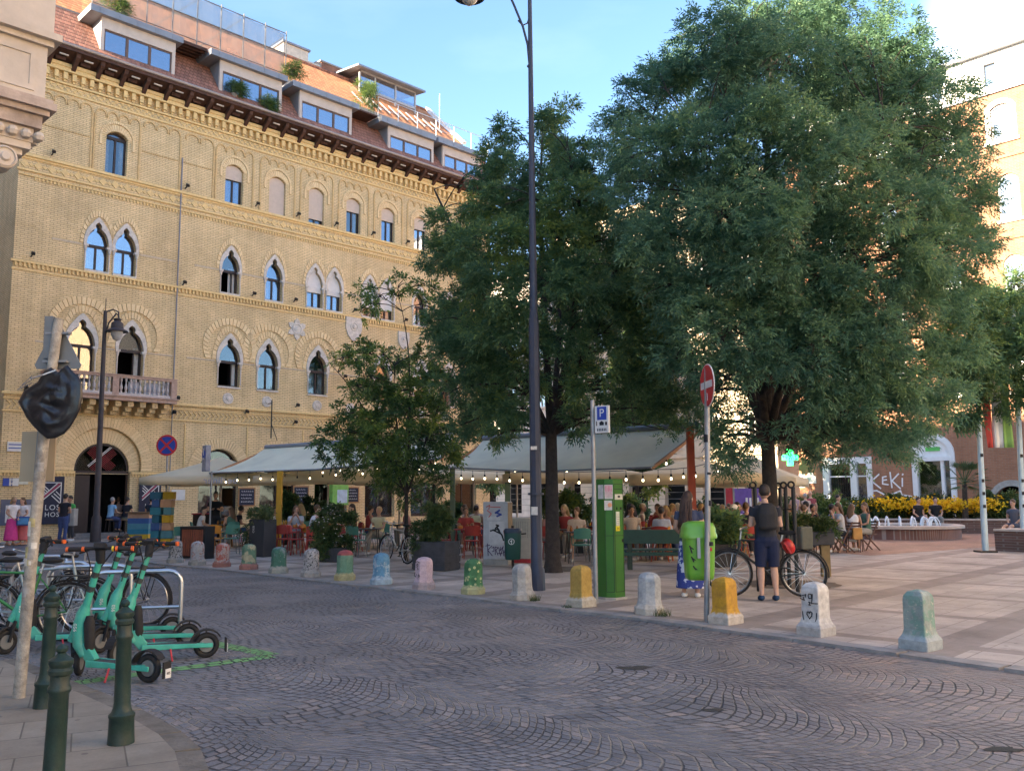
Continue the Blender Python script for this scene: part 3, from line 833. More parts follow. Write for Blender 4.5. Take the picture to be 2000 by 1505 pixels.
# blind arcade of the top storey
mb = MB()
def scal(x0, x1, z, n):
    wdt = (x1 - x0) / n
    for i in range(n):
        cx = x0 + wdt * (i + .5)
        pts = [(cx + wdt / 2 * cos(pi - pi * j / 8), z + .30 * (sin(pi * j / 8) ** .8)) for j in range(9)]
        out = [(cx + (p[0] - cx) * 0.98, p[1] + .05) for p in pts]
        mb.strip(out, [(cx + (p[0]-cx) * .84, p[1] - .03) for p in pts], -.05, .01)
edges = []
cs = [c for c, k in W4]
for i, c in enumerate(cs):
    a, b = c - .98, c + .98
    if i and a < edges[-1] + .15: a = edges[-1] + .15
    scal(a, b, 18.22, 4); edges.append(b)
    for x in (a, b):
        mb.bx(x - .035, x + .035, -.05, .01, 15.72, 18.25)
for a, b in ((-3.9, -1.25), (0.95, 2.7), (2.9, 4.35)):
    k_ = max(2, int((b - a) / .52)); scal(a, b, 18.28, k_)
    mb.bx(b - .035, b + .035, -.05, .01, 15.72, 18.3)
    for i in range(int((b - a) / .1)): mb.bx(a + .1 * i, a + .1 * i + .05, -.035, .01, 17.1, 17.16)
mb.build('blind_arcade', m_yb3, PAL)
# cornice: frieze, dentils, brackets
mb = MB()
mb.k = 0
mb.bx(S0 - .06, S1 + .06, -.06, .01, 18.72, 18.82); mb.bx(S0 - .1, S1 + .1, -.10, .01, 19.10, 19.18)
mb.bx(S0 - .25, S1 + .25, -.25, .01, 19.62, 19.80); mb.bx(S0 - .3, S1 + .3, -.30, .01, 19.80, 19.95)
x = S0
while x < S1:
    mb.bx(x, x + .16, -.20, .01, 19.30, 19.60); mb.bx(x + .03, x + .13, -.13, .01, 19.20, 19.30); x += .36
x = S0
while x < S1:
    for z, dx in ((18.86, 0), (18.98, .13)):
        mb.add([(x + dx, -.04, z), (x + dx + .13, -.012, z), (x + dx + .13, -.04, z + .1), (x + dx, -.012, z + .1)], [(0, 1, 2, 3)])
        mb.box((x + dx + .07, -.02, z + .05), (.10, .05, .10), (0, radians(45), 0))
    x += .27
# A band, with diamonds and dentils beneath
mb.bx(S0 - .12, S1, -.12, .01, 15.60, 15.72); mb.bx(S0 - .05, S1, -.05, .01, 15.50, 15.60); mb.bx(S0 - .07, S1, -.07, .01, 14.98, 15.06)
x = S0 + .2
while x < S1:
    mb.box((x, -.012, 15.28), (.24, .05, .24), (0, radians(45), 0)); mb.box((x + .26, -.01, 15.28), (.13, .04, .13), (0, radians(45), 0)); x += .52
x = S0 + .6
while x < S1 - .5:
    mb.bx(x, x + .07, -.05, .01, 14.66, 14.78); x += .15
mb.bx(S0, S1, -.06, .01, 14.79, 14.84)
# B band
mb.bx(S0 - .10, S1, -.10, .01, 11.15, 11.24); mb.bx(S0 - .04, S1, -.04, .01, 10.84, 10.90)
x = S0 + .05
while x < S1:
    mb.bx(x, x + .08, -.075, .01, 10.98, 11.15); x += .17
# C band
mb.bx(S0 - .12, S1, -.12, .01, 5.80, 5.90); mb.bx(S0 - .06, S1, -.06, .01, 5.12, 5.18); mb.bx(S0 - .05, S1, -.05, .01, 5.62, 5.68)
x = S0 + .1
while x < S1:
    if not -2.9 < x < 2.6:
        mb.bar((x, -.02, 5.24), (x + .16, -.02, 5.40), .05, .05, (0, 1, 0)); mb.bar((x + .16, -.02, 5.40), (x, -.02, 5.56), .05, .05, (0, 1, 0))
    x += .22
# ground-floor band and corner strip
for a, b in ((S0 - .03, -1.2), (1.1, 4.15), (6.2, 7.2), (9.3, 10.2), (12.3, 13.3), (15.5, 16.4), (18.5, 19.4)):
    mb.bx(a, b, -.07, .01, 2.70, 2.80)
    x = a + .05
    while x < b: mb.bx(x, x + .06, -.05, .01, 2.58, 2.70); x += .13
mb.build('string_course', m_yb2, PAL)
# pale stone bands at the springing of the arches
mb = MB()
for a, b in ((-2.6, -1.42), (1.05, 2.7), (3.6, 4.8), (5.97, 7.15), (8.35, 9.45), (11.95, 12.95), (15.4, 16.4)):
    mb.bx(a, b, -.016, .01, 12.33, 12.42)
for a, b in ((-3.0, -1.95), (-.5, .15), (1.6, 2.75), (3.4, 4.75), (6.2, 6.8), (8.25, 9.6), (11.1, 12.9)):
    mb.bx(a, b, -.016, .01, 7.98, 8.06)
mb.build('stone_band', M('pale_band', (0.52, 0.42, 0.30), .8, .2, 8), PAL)
# arches of the ground floor
mb = MB()
voussoirs(mb, -.05, 2.27, 2.86, 4.02, 3.08, 4.60, .15, .2, 35); mb.build('brick_arch', m_vous, PAL); mb = MB()
voussoirs(mb, -.05, 3.17, 2.85, 4.68, 4.1, 5.08, -.012, .02, 45); mb.build('brick_arch', m_vous, PAL)
for c, w, zs, zt, k in DOORS[1:]:
    mb = MB(); voussoirs(mb, c, w + .05, 2.9, zt + .03, w + 1.15, zt + .50, -.04, .02, 31); mb.build('brick_arch', m_vous, PAL)
for c, w, zs, zt, k in DOORS[1:]:
    x = c - 1.75; mb = MB(); mb.bx(x, x + .06, -.04, .01, 2.9, 5.0); mb.build('drip_course', m_yb2, PAL)
# stone medallions, star and shield on the wall
def medallion(cx, cz):
    mb = MB()
    X = Matrix.Translation((cx, 0, cz)) @ Matrix.Rotation(pi/2, 4, 'X')
    mb.lathe([(.27, 0), (.27, .03), (.22, .05), (.20, .03), (.10, .035), (.09, .07), (.03, .08)], (0, 0, 0), 20, X)
    for i in range(10):
        a = 2 * pi * i / 10
        mb.bar((cx + .1 * cos(a), -.035, cz + .1 * sin(a)), (cx + .18 * cos(a), -.035, cz + .18 * sin(a)), .03, .02, (0, 1, 0))
    mb.build('medallion', m_stone, PAL)
for cx in (5.48, 7.52, 10.37, 12.41, 14.38, 17.24, 18.96): medallion(cx, 6.29)
mb = MB()
for i in range(6):
    a = pi / 2 + i * pi / 3
    mb.prism([(9.08 + .30 * cos(a - .55), 10.07 + .30 * sin(a - .55)), (9.08 + .44 * cos(a - .32), 10.07 + .44 * sin(a - .32)), (9.08 + .56 * cos(a), 10.07 + .56 * sin(a)),
              (9.08 + .44 * cos(a + .32), 10.07 + .44 * sin(a + .32)), (9.08 + .30 * cos(a + .55), 10.07 + .30 * sin(a + .55)), (9.08, 10.07)], -.07 - .002 * i, .01)
X = Matrix.Translation((9.08, 0, 10.07)) @ Matrix.Rotation(pi/2, 4, 'X')
mb.lathe([(.30, 0), (.30, .09), (.24, .11), (.20, .08), (.05, .12)], (0, 0, 0), 16, X)
mb.build('star_emblem', m_stone, PAL)
for cx, zt, zb in ((12.53, 11.2, 9.86), (15.9, 10.8, 9.8)):
    mb = MB(); h = zt - zb; w = h * .38
    mb.prism([(cx - w, zt), (cx - w, zb + h * .5), (cx - w * .75, zb + h * .25), (cx - w * .3, zb + .07), (cx, zb), (cx + w * .3, zb + .07), (cx + w * .75, zb + h * .25), (cx + w, zb + h * .5), (cx + w, zt)], -.08, .01)
    X = Matrix.Translation((cx, -.08, zt - h * .42)) @ Matrix.Rotation(pi/2, 4, 'X')
    mb.torus((0, 0, 0), w * .42, .03, 'z', 20, 6, X); mb.lathe([(w * .22, 0), (w * .2, .05), (.03, .07)], (0, 0, 0), 10, X)
    mb.build('stone_shield', m_stone, PAL)
# eave with brackets
mb = MB()
mb.add([(S0 - .5, -.92, 20.32), (S1 + .8, -.92, 20.32), (S1 + .8, .05, 19.96), (S0 - .5, .05, 19.96)], [(0, 1, 2, 3)])
mb.bx(S0 - .5, S1 + .8, -.95, -.88, 20.26, 20.42)
x = S0 - .3
while x < S1 + .7:
    mb.add([(x, -.86, 20.28), (x, -.02, 19.97), (x, -.02, 19.60), (x, -.30, 19.72), (x, -.80, 20.10), (x + .17, -.86, 20.28), (x + .17, -.02, 19.97), (x + .17, -.02, 19.60), (x + .17, -.30, 19.72), (x + .17, -.80, 20.10)],
           [(0,1,2,3,4), (9,8,7,6,5), (0,4,9,5), (4,3,8,9), (3,2,7,8), (0,5,6,1)])
    mb.bx(x + .30, x + .70, -.45, -.35, 19.98, 20.12)
    x += 1.0
mb.build('eave', m_wood, PAL)
mb = MB(); x = S0 - .3
while x < S1 + .5:
    mb.bx(x + .36, x + .72, -.72, -.66, 20.085, 20.14); x += 1.0
mb.build('eave_slot', M('pale_slot', (.5, .45, .4), .7), PAL)
mb = MB(); mb.tube([(S0 - .55, -.98, 20.47), (S1 + .85, -.98, 20.47)], .075, 8); mb.build('gutter', m_gut, PAL, 40)
# lower mansard
mb = MB()
mb.add([(S0 - .5, -.93, 20.45), (S1 + .8, -.93, 20.45), (S1 + .3, .95, 23.0), (S0 - .0, .95, 23.0)], [(0, 1, 2, 3)])
mb.add([(S0 - .5, -.93, 20.45), (S0, .95, 23.0), (S0 + .5, 9, 25.0), (S0 - .5, 16, 20.45)], [(0, 1, 2, 3)])
mb.add([(S1 + .8, -.93, 20.45), (S1 + .3, .95, 23.0), (S1 - .8, 9, 23.0), (S1 + .8, 16, 20.45)], [(0, 1, 2, 3)])
mb.build('lower_roof', m_tile, PAL)
mb = MB()
mb.add([(-.5, 2.0, 24.1), (22.2, 2.0, 24.1), (22.2, 5.6, 27.5), (-.5, 5.6, 27.5)], [(0, 1, 2, 3)])
mb.add([(S0 + .0, .95, 23.0), (S0 + .5, 5.6, 27.6), (-.5, 5.6, 27.5), (-.5, 2.0, 24.1), (-1.5, .95, 23.0)], [(0, 1, 2, 3, 4)])
mb.add([(22.2, 5.6, 27.5), (-.5, 5.6, 27.5), (-.5, 16, 20.4), (22.2, 16, 20.4)], [(0, 1, 2, 3)])
mb.build('upper_roof', m_tile_sunlit, PAL)
mb = MB(); mb.bx(S0 + .3, S1, .90, 2.1, 22.9, 23.0); mb.bx(-.5, 22.2, 1.98, 2.06, 23.0, 24.12)
mb.add([(22.2, 2.0, 24.1), (22.2, 5.6, 27.5), (22.2, 16, 20.4), (22.2, 2, 20.4)], [(0, 1, 2, 3)])
mb.build('terrace', m_pave_grey, PAL)
mb = MB(); mb.bar((22.25, 1.9, 24.2), (22.25, 5.6, 27.7), .3, .18); mb.build('verge', M('white_metal', (.75, .75, .74), .5), PAL)
mb = MB()
for z in (27.5,): mb.tube([(-.5, 5.6, 27.55), (22.2, 5.6, 27.55)], .1, 6)
mb.build('ridge', m_tile, PAL)
# solar tubes on the upper roof and rails in front
mb = MB()
for i in range(10):
    x = 14.6 + i * .68
    mb.bar((x, 2.3, 24.55), (x, 3.4, 25.6), .09, .05)
mb.build('solar_panel', m_zinc, PAL)
# dormers
SL = [(-1.85, 2.27, 22.42, -1.15, 1.87), (3.62, 7.72, 22.42, 4.36, 7.40), (8.03, 12.12, 22.35, 8.73, 11.65), (13.6, 17.55, 22.18, 14.4, 17.4), (17.72, 21.6, 22.18, 18.4, 21.1)]
for i, (a, b, z, wa, wb_) in enumerate(SL):
    d = MB(); d.k = 0
    zw0, zw1 = 20.90, z - .50
    # plastered front with an opening, and cheeks
    fr_ = slab([(wa - .15, 20.7), (wb_ + .15, 20.7), (wb_ + .15, z), (wa - .15, z)], [[(wa, zw0), (wb_, zw0), (wb_, zw1), (wa, zw1)]], -.60, -.48, 'dormer', M('dormer_plaster', (0.52, 0.44, 0.38), .8, .1, 3), PAL)
    for x in (wa - .15, wb_ + .05):
        mb = MB(); mb.add([(x, -.479, 20.8), (x + .1, -.479, 20.8), (x + .1, 1.0, 23.0), (x, 1.0, 23.0), (x, -.479, z), (x + .1, -.479, z)], [(0,1,2,3), (0,3,4), (1,5,2), (3,2,5,4)]); mb.build('cheek', m_zinc, fr_)
    mb = MB(); mb.bx(a, b, -.84, 1.3, z, z + .30)
    for k in range(int((b - a) / .8)): mb.bx(a + .4 + .8 * k, a + .42 + .8 * k, -.855, -.84, z, z + .30)
    mb.build('flat_roof', m_zinc, fr_)
    mb = MB(); n3 = 3
    for k in range(n3 + 1):
        x = wa + (wb_ - wa) * k / n3; mb.bx(x - .06, x + .06, -.56, -.50, zw0, zw1)
    mb.bx(wa, wb_, -.55, -.51, zw0, zw0 + .08); mb.bx(wa, wb_, -.55, -.51, zw1 - .08, zw1)
    mb.build('frame', M('brown_frame', (.12, .075, .06), .6), fr_)
    mb = MB(); mb.bx(wa, wb_, -.53, -.52, zw0, zw1); mb.build('pane', m_glass, fr_)
    mb = MB(); mb.bx(wa, wb_, .5, .55, zw0, zw1); mb.bx(wa, wb_, -.47, .5, zw0 - .05, zw0); mb.build('inner_room', m_room, fr_)
# balcony of the main floor
bal = MB(); bal.bx(-2.80, 2.55, -1.05, -.01, 5.75, 5.97); bal.bx(-2.86, 2.61, -1.11, -.011, 5.90, 5.96)
b_o = bal.build('balcony', m_pink, PAL)
mb = MB(); mb.bx(-2.78, 2.53, -1.02, -.84, 6.70, 6.80); mb.bx(-2.80, 2.55, -1.05, -.80, 6.80, 6.84)
for x in (-2.66, -.1, 2.41): mb.bx(x - .13, x + .13, -1.03, -.82, 5.975, 6.70)
for x in (-2.74, 2.42): mb.bx(x, x + .11, -.80, -.02, 6.70, 6.82)
mb.build('balustrade_rail', m_pink, b_o)
mb = MB(); mb.bx(-2.5, 2.26, -1.0, -.86, 5.975, 6.08)
for seg in ((-2.45, -.25), (.05, 2.25)):
    n_ = 11
    for i in range(n_):
        x = seg[0] + (seg[1] - seg[0]) * (i + .5) / n_
        mb.lathe([(.05, .08), (.055, .13), (.03, .16), (.065, .26), (.07, .31), (.045, .40), (.028, .48), (.028, .54), (.055, .58), (.05, .62), (.06, .72)], (x, -.93, 6.0), 8)
for i in range(5):
    mb.lathe([(.05, .08), (.03, .16), (.065, .28), (.03, .46), (.05, .58), (.06, .72)], (2.42, -.7 + .16 * i, 6.0), 8)
mb.build('baluster_row', m_bal, b_o, 50)
mb = MB(); x = -2.62
while x < 2.5:
    mb.bx(x, x + .24, -.86, -.012, 5.52, 5.745); mb.bx(x, x + .24, -.60, -.012, 5.34, 5.52); mb.bx(x, x + .24, -.34, -.012, 5.20, 5.34); x += .52
mb.build('corbel_row', m_yb, b_o)
mb = MB()
for x0, x1, c_ in ((.5, .95, 0), (1.25, 1.9, 1)): mb.bx(x0, x1, -.80, -.79, 6.1, 6.6)
mb.build('laundry', M('laundry_cloth', (.5, .5, .56), .8), b_o)
# drainpipe and small wall spotlights
mb = MB(); mb.tube([(2.8, -.06, 5.2), (2.8, -.06, 17.3)], .03, 6); mb.tube([(2.8, -.06, .1), (2.8, -.06, 5.2)], .02, 6); mb.build('drainpipe', m_zinc, PAL, 40)
LT = [(-2.8, 15.95), (3.0, 15.95), (6.6, 15.95), (8.9, 15.95), (11.2, 15.95), (13.6, 15.95), (16.0, 15.95), (-3.35, 11.5), (3.05, 11.4), (6.55, 11.45), (8.85, 11.5), (12.45, 11.5), (15.9, 11.45),
      (-3.3, 6.05), (2.95, 6.1), (6.35, 5.7), (9.1, 6.2), (11.9, 7.9), (13.6, 7.6), (2.8, 5.45), (9.0, 5.35)]
for x, z in LT:
    mb = MB(); mb.bar((x, -.02, z - .06), (x, -.22, z), .04); mb.box((x, -.28, z + .03), (.12, .16, .12), (radians(30), 0, 0)); mb.build('wall_spotlight', m_black, PAL)
# pavilion, chimneys and boxes on the roof
m_brickred = brick_mat('chimney_brick', (.36, .14, .08), (.30, .11, .065), (.25, .18, .14), .25, .08, .012)
mb = MB(); mb.bx(14.3, 17.1, 6.3, 7.2, 25.0, 28.45); mb.build('chimney', m_brickred, PAL)
mb = MB(); mb.bx(13.9, 14.3, 6.3, 7.1, 25, 28.35); mb.bx(14.2, 17.2, 6.25, 7.25, 28.45, 28.55); mb.build('chimney_cap', m_pave_grey, PAL)
pv = MB()
for x in (15.75, 16.9, 18.5, 20.1):
    for y in (4.3, 6.6): pv.bx(x, x + .1, y, y + .1, 25.4, 27.75)
pv.bx(15.75, 20.2, 4.3, 4.4, 26.55, 26.7); pv.bx(15.75, 20.2, 4.3, 4.4, 27.65, 27.75)
p_o = pv.build('roof_pavilion', M('grey_frame', (.35, .36, .38), .5), PAL)
mb = MB(); mb.add([(15.3, 3.8, 27.70), (20.6, 3.8, 27.70), (20.6, 7.0, 28.1), (15.3, 7.0, 28.1), (15.3, 3.8, 27.82), (20.6, 3.8, 27.82), (20.6, 7.0, 28.22), (15.3, 7.0, 28.22)], [(0,3,2,1),(4,5,6,7),(0,1,5,4),(1,2,6,5),(2,3,7,6),(3,0,4,7)])
mb.build('flat_roof', m_zinc, p_o)
mb = MB(); mb.bx(15.85, 20.1, 4.34, 4.36, 26.7, 27.65); mb.bx(15.79, 15.81, 4.4, 6.6, 26.0, 27.65); mb.build('pane', m_glass, p_o)
bx_ = MB(); bx_.bx(11.4, 13.1, 5.9, 7.2, 26.5, 28.5); bx_.bx(13.1, 14.0, 6.0, 7.0, 26.5, 28.0)
q = bx_.build('roof_box', M('pale_render', (.55, .5, .42), .8), PAL)
mb = MB(); mb.bx(11.3, 13.2, 5.8, 7.3, 28.5, 28.62); mb.bx(13.1, 13.9, 5.95, 6.0, 27.2, 27.8); mb.build('flat_roof', m_zinc, q)
# roof terrace rail at the far end
mb = MB()
for i in range(7): x = 13.9 + i * 1.42; mb.bar((x, -.1, 22.6), (x, -.1, 23.9), .035)
mb.bar((13.9, -.1, 23.9), (22.4, -.1, 23.9), .03); mb.bar((13.9, -.1, 23.3), (22.4, -.1, 23.3), .015)
mb.tube([(21.1, 3, 24), (21.1, 3, 27.5)], .02, 5)
mb.build('terrace_railing', M('rail_white', (.6, .62, .65), .5), PAL)
# scaffold screen: net on poles
def net_mat():
    m, nt, b = base('dust_net'); k = nt.links.new
    b.inputs['Base Color'].default_value = (.31, .315, .29, 1); b.inputs['Roughness'].default_value = .9
    tc = nd(nt, 'ShaderNodeTexCoord'); n = nd(nt, 'ShaderNodeTexNoise', i_Scale=1.3, i_Detail=5.0); k(tc.outputs['Object'], n.inputs['Vector'])
    r = nd(nt, 'ShaderNodeMapRange'); r.inputs['To Min'].default_value = .40; r.inputs['To Max'].default_value = .75; k(n.outputs['Fac'], r.inputs['Value'])
    k(r.outputs['Result'], b.inputs['Alpha']); b.inputs['Transmission Weight'].default_value = 0.0
    return m
mb = MB(); mb.k = 0
n_ = 36
for i in range(n_):
    x0, x1 = -1.5 + 9.6 * i / n_, -1.5 + 9.6 * (i + 1) / n_
    y0, y1 = .15 + .05 * sin(i * 1.1), .15 + .05 * sin((i + 1) * 1.1)
    mb.quad((x0, y0, 22.85), (x1, y1, 22.85), (x1, y1, 25.5), (x0, y0, 25.5))
sc_ = mb.build('scaffold_screen', net_mat(), PAL)
mb = MB()
for i in range(9):
    x = -1.5 + 1.2 * i; mb.tube([(x, .04, 22.8), (x, .04, 25.6)], .03, 6)
for z in (23.3, 24.4, 25.5): mb.tube([(-1.5, .08, z), (8.1, .08, z)], .025, 6)
for i in range(4): mb.tube([(-1.5 + 2.4 * i, .3, 22.9), (.9 + 2.4 * i, .3, 25.4)], .02, 5)
mb.build('pole', M('scaffold_tube', (.16,.16,.16), .5), sc_, 40)
mb = MB(); mb.bx(2.3, 3.6, -.5, .9, 22.7, 22.78)
for i in range(4): mb.bar((2.3, -.5 + .3 * i, 22.65), (3.6, -.5 + .3 * i, 22.65), .05)
mb.bx(12.15, 13.6, -.5, .9, 22.5, 22.58)
mb.build('plank_bridge', m_wood, PAL)
# roof-edge wires along the B band
# door: dark glazed lunette with a red and white cross, doors and shop fronts
for c, w, zs, zt, k in DOORS:
    mb = MB(); out = segarch(c, w, zs, zs + .001, zt, 16)
    o2 = segarch(c, w, 0.62, zs, zt, 16); i2 = segarch(c, w - .16, .62, zs, zt - .09, 16)
    y = .22
    mb.strip(o2[1:-1], i2[1:-1], y, y + .08)
    mb.bx(c - w/2, c + w/2, y - .02, y + .09, zs - .16, zs - .02)
    for sd in (-1, 1): mb.bx(c + sd * (w/2 - .04) - .04, c + sd * (w/2 - .04) + .04, y, y + .08, .03 if k == 'door' else .62, zs - .16)
    if k == 'shop': mb.bx(c - .03, c + .03, y, y + .08, .62, zs - .16); mb.bx(c - w/2, c + w/2, y, y + .08, .62, .75)
    else: mb.bx(c - 1.12, c - .42, .3, .36, .05, zs - .2)
    f = mb.build('door_frame' if k == 'door' else 'shop_window', m_frame, PAL)
    mb = MB(); mb.prism([(p[0], p[1]) for p in i2[1:-1]] , y + .04, y + .05)
    if k == 'shop': mb.bx(c - w/2 + .08, c + w/2 - .08, y + .041, y + .051, .75, zs - .16)
    mb.build('pane', glass_mat('shop_glass', (.5, .5, .5), .16 if k == 'shop' else .05) if k == 'shop' else glass_mat('lunette_glass', (.4,.4,.4), .05), f)
    if k == 'door':
        red = M('red_stripe', (.20, .008, .015), .5); wh = M('white_stripe', (.75, .75, .75), .5)
        for sg, mt, offs in ((1, red, (-.30, -.22, -.14, -.06, .02)), (1, wh, (.12, .19)), (-1, red, (-.26, -.18, -.10, -.02, .06, .14, .22))):
            mb = MB()
            for o_ in offs:
                a = radians(42) * sg; ux, uz = cos(a), sin(a); nx, nz = -uz, ux
                l = .62
                p = (c - .0 + nx * o_ * .8, y + .02 + (.004 if sg < 0 else 0), 3.34 + nz * o_ * .8)
                mb.bar((p[0] - ux * l, p[1], p[2] - uz * l), (p[0] + ux * l, p[1], p[2] + uz * l), .012 if mt is wh else .016, .035, (0, 0, 1)) if 0 else mb.bar((p[0] - ux * l, p[1], p[2] - uz * l), (p[0] + ux * l, p[1], p[2] + uz * l), .022, .012, (0, 1, 0))
            mb.build('painted_stripe', mt, f)
mb = MB(); mb.bx(-1.6, 1.5, -.5, -.002, .0, .14); mb.bx(-1.12, 1.02, -.25, .2, .141, .26); mb.build('door_step', M('step_stone', (.22, .2, .19), .8), PAL)
mb = MB(); mb.tube([(7.6, -.35, 4.5), (7.6, -.35, 6.35)], .03, 6); mb.tube([(7.6, -.02, 6.2), (7.6, -.35, 6.2)], .02, 6); mb.tube([(7.6, -.35, 5.2), (7.85, -.5, 4.4)], .02, 6); mb.build('wall_bracket', m_black, PAL)

# ================================================================ the red brick building on the right
m_rb = brick_mat('red_brick', (0.37, 0.175, 0.10), (0.31, 0.14, 0.078), (0.30, 0.20, 0.14), 0.26, 0.08, 0.012, 0.2)
m_white = M('white_plaster', (0.78, 0.77, 0.74), 0.8, 0.06, 3, 0.1)
m_whitef = M('white_joinery', (0.72, 0.74, 0.74), 0.5, 0.05)
m_dglass = glass_mat('dark_glass', (.75, .8, .85), .35)
m_greyst = M('grey_stone', (.33, .32, .29), .85, .2, 6, .3)
Q0 = Vector((16, 50, 0)); QR = radians(-47)
RB = thing('brick_house', 'five-storey orange brick house behind the fountain with white arched windows and white attic', 'building', Q0, QR)
XR = 13.3
hol = [segarch(7.35, 1.7, 1.0, 3.6, 4.4, 12), [(1.75, 1.0), (1.75, 3.35), (3.95, 3.35), (3.95, 1.0)], segarch(10.85, 1.5, .5, 1.5, 2.0, 10)]
rw = []
for c in (2.95, 5.85, 8.8, 11.7):
    for z0, zs, zt in ((6.4, 8.3, 8.75), (10.6, 12.5, 12.95), (14.65, 16.5, 16.95)):
        rw.append((c, .95, z0, zs, zt)); hol.append(segarch(c, .95, z0, zs, zt, 10))
    rw.append((c - .1, .9, 18.75, 20.3, 20.5)); hol.append(segarch(c - .1, .9, 18.75, 20.3, 20.5, 8))
slab([(0, 0), (XR, 0), (XR, 21.15), (0, 21.15)], hol, 0, .4, 'wall', m_rb, RB)
hol = [[(x, 21.6), (x, 22.7), (x + .55, 22.7), (x + .55, 21.6)] for x in (1.0, 3.4, 5.9, 8.4, 11.0)]
slab([(0, 21.15), (XR, 21.15), (XR, 23.2), (0, 23.2)], hol, -.02, .38, 'attic_wall', m_white, RB)
mb = MB(); mb.bx(XR - .4, XR, .4, 12, 0, 23.2); mb.bx(0, .4, .4, 12, 0, 23.2); mb.bx(0, XR, 12, 12.4, 0, 23.2); mb.build('side_wall', m_rb, RB)
mb = MB(); mb.bx(-.2, XR + .25, -.3, 12.5, 23.2, 23.34); mb.bx(-.1, XR + .1, -.1, .0, 21.1, 21.2); mb.build('roof_edge', m_zinc, RB)
mb = MB(); mb.bx(.4, XR - .4, 2.4, 2.5, 0, 23); mb.build('inner_room', m_room, RB)
mb = MB()
for z in (17.75, 5.2, 9.6, 13.7): mb.bx(-.05, XR + .05, -.06, .01, z, z + .13)
mb.build('string_course', m_rb, RB)
for c, w, z0, zs, zt in rw:
    mb = MB(); o_, i_ = segarch(c, w, z0, zs, zt, 10), segarch(c, w - .16, z0 + .08, zs, zt - .09, 10)
    mb.strip(o_, i_, .1, .18); mb.bx(c - w/2, c + w/2, .1, .17, z0, z0 + .08); mb.bx(c - .04, c + .04, .1, .17, z0 + .08, zs); mb.bx(c - w/2 + .05, c + w/2 - .05, .11, .16, z0 + (zs - z0) * .62, z0 + (zs - z0) * .62 + .07)
    f = mb.build('window', m_whitef, RB)
    mb = MB(); mb.prism([(p[0], p[1]) for p in i_], .15, .16); mb.build('pane', m_dglass, f)
    mb = MB(); mb.prism([(p[0], p[1]) for p in i_], .3, .31); mb.build('roller_blind', m_white, f)
    mb = MB()
    o2 = segarch(c, w + .5, z0 - .1, zs, zt + .25, 10)
    if z0 > 18: mb.strip(o2, segarch(c, w + .004, z0 - .1, zs, zt, 10), -.04, .05); mb.bx(c - .8, c + .8, -.1, .05, z0 - .25, z0 - .1)
    else: mb.bx(c - .6, c + .6, -.08, .05, z0 - .12, z0 - .002)
    mb.build('window_surround', m_white, RB)
for x in (1.0, 3.4, 5.9, 8.4, 11.0):
    mb = MB(); mb.bx(x, x + .55, .12, .16, 21.6, 22.7); mb.build('pane', m_dglass, RB)
# shop fronts
mb = MB(); o_ = segarch(7.35, 2.1, .05, 3.6, 4.62, 12); i_ = segarch(7.35, 1.6, .05, 3.6, 4.35, 12); mb.strip(o_, i_, -.1, .12)
mb.bx(6.5, 8.2, -.14, .12, 3.25, 3.45); mb.bx(7.7, 7.85, -.06, .12, .05, 3.25); mb.prism(segarch(7.35, 1.6, 3.45, 3.6, 4.36, 10), .02, .06)
f = mb.build('shop_front', m_whitef, RB); mb = MB(); mb.bx(6.5, 7.7, .05, .08, 1.1, 3.25); mb.bx(7.85, 8.2, .05, .08, .1, 3.25); mb.build('pane', m_dglass, f)
mb = MB(); mb.bx(7.0, 7.7, -.02, .01, 3.75, 3.95); mb.build('green_sign', M('green_sign', (.12, .5, .12), .5), f)
mb = MB(); mb.strip([(1.45, .05), (1.45, 3.6), (4.2, 3.6), (4.2, .05)], [(1.8, .05), (1.8, 3.25), (3.9, 3.25), (3.9, .05)], -.08, .12)
mb.bx(3.0, 3.35, -.06, .12, .05, 3.25); mb.bx(1.8, 3.9, -.05, .12, .05, 1.2); mb.bx(1.8, 3.9, 0, .12, 2.55, 2.62)
f = mb.build('shop_front', m_whitef, RB); mb = MB(); mb.bx(1.8, 3.0, .05, .08, 1.2, 3.25); mb.bx(3.35, 3.9, .05, .08, 1.2, 3.25); mb.build('pane', m_dglass, f)
mb = MB()
for i in range(9): mb.bar((1.9 + i * .13, -.02, 1.2), (1.9 + i * .13, -.02, 2.5), .02)
for z in (1.7, 2.2): mb.bar((1.85, -.02, z), (3.0, -.02, z), .02)
mb.build('window_grille', m_black, f)
mb = MB(); mb.strip(segarch(10.85, 2.0, .05, 1.5, 2.25, 10), segarch(10.85, 1.45, .05, 1.5, 1.97, 10), -.08, .1); mb.bx(9.2, 9.85, -.07, .05, .05, 1.0); mb.build('stone_arch', m_greyst, RB)
mb = MB(); mb.bx(0, XR, -.05, .01, 0, .35); mb.build('plinth', m_greyst, RB)
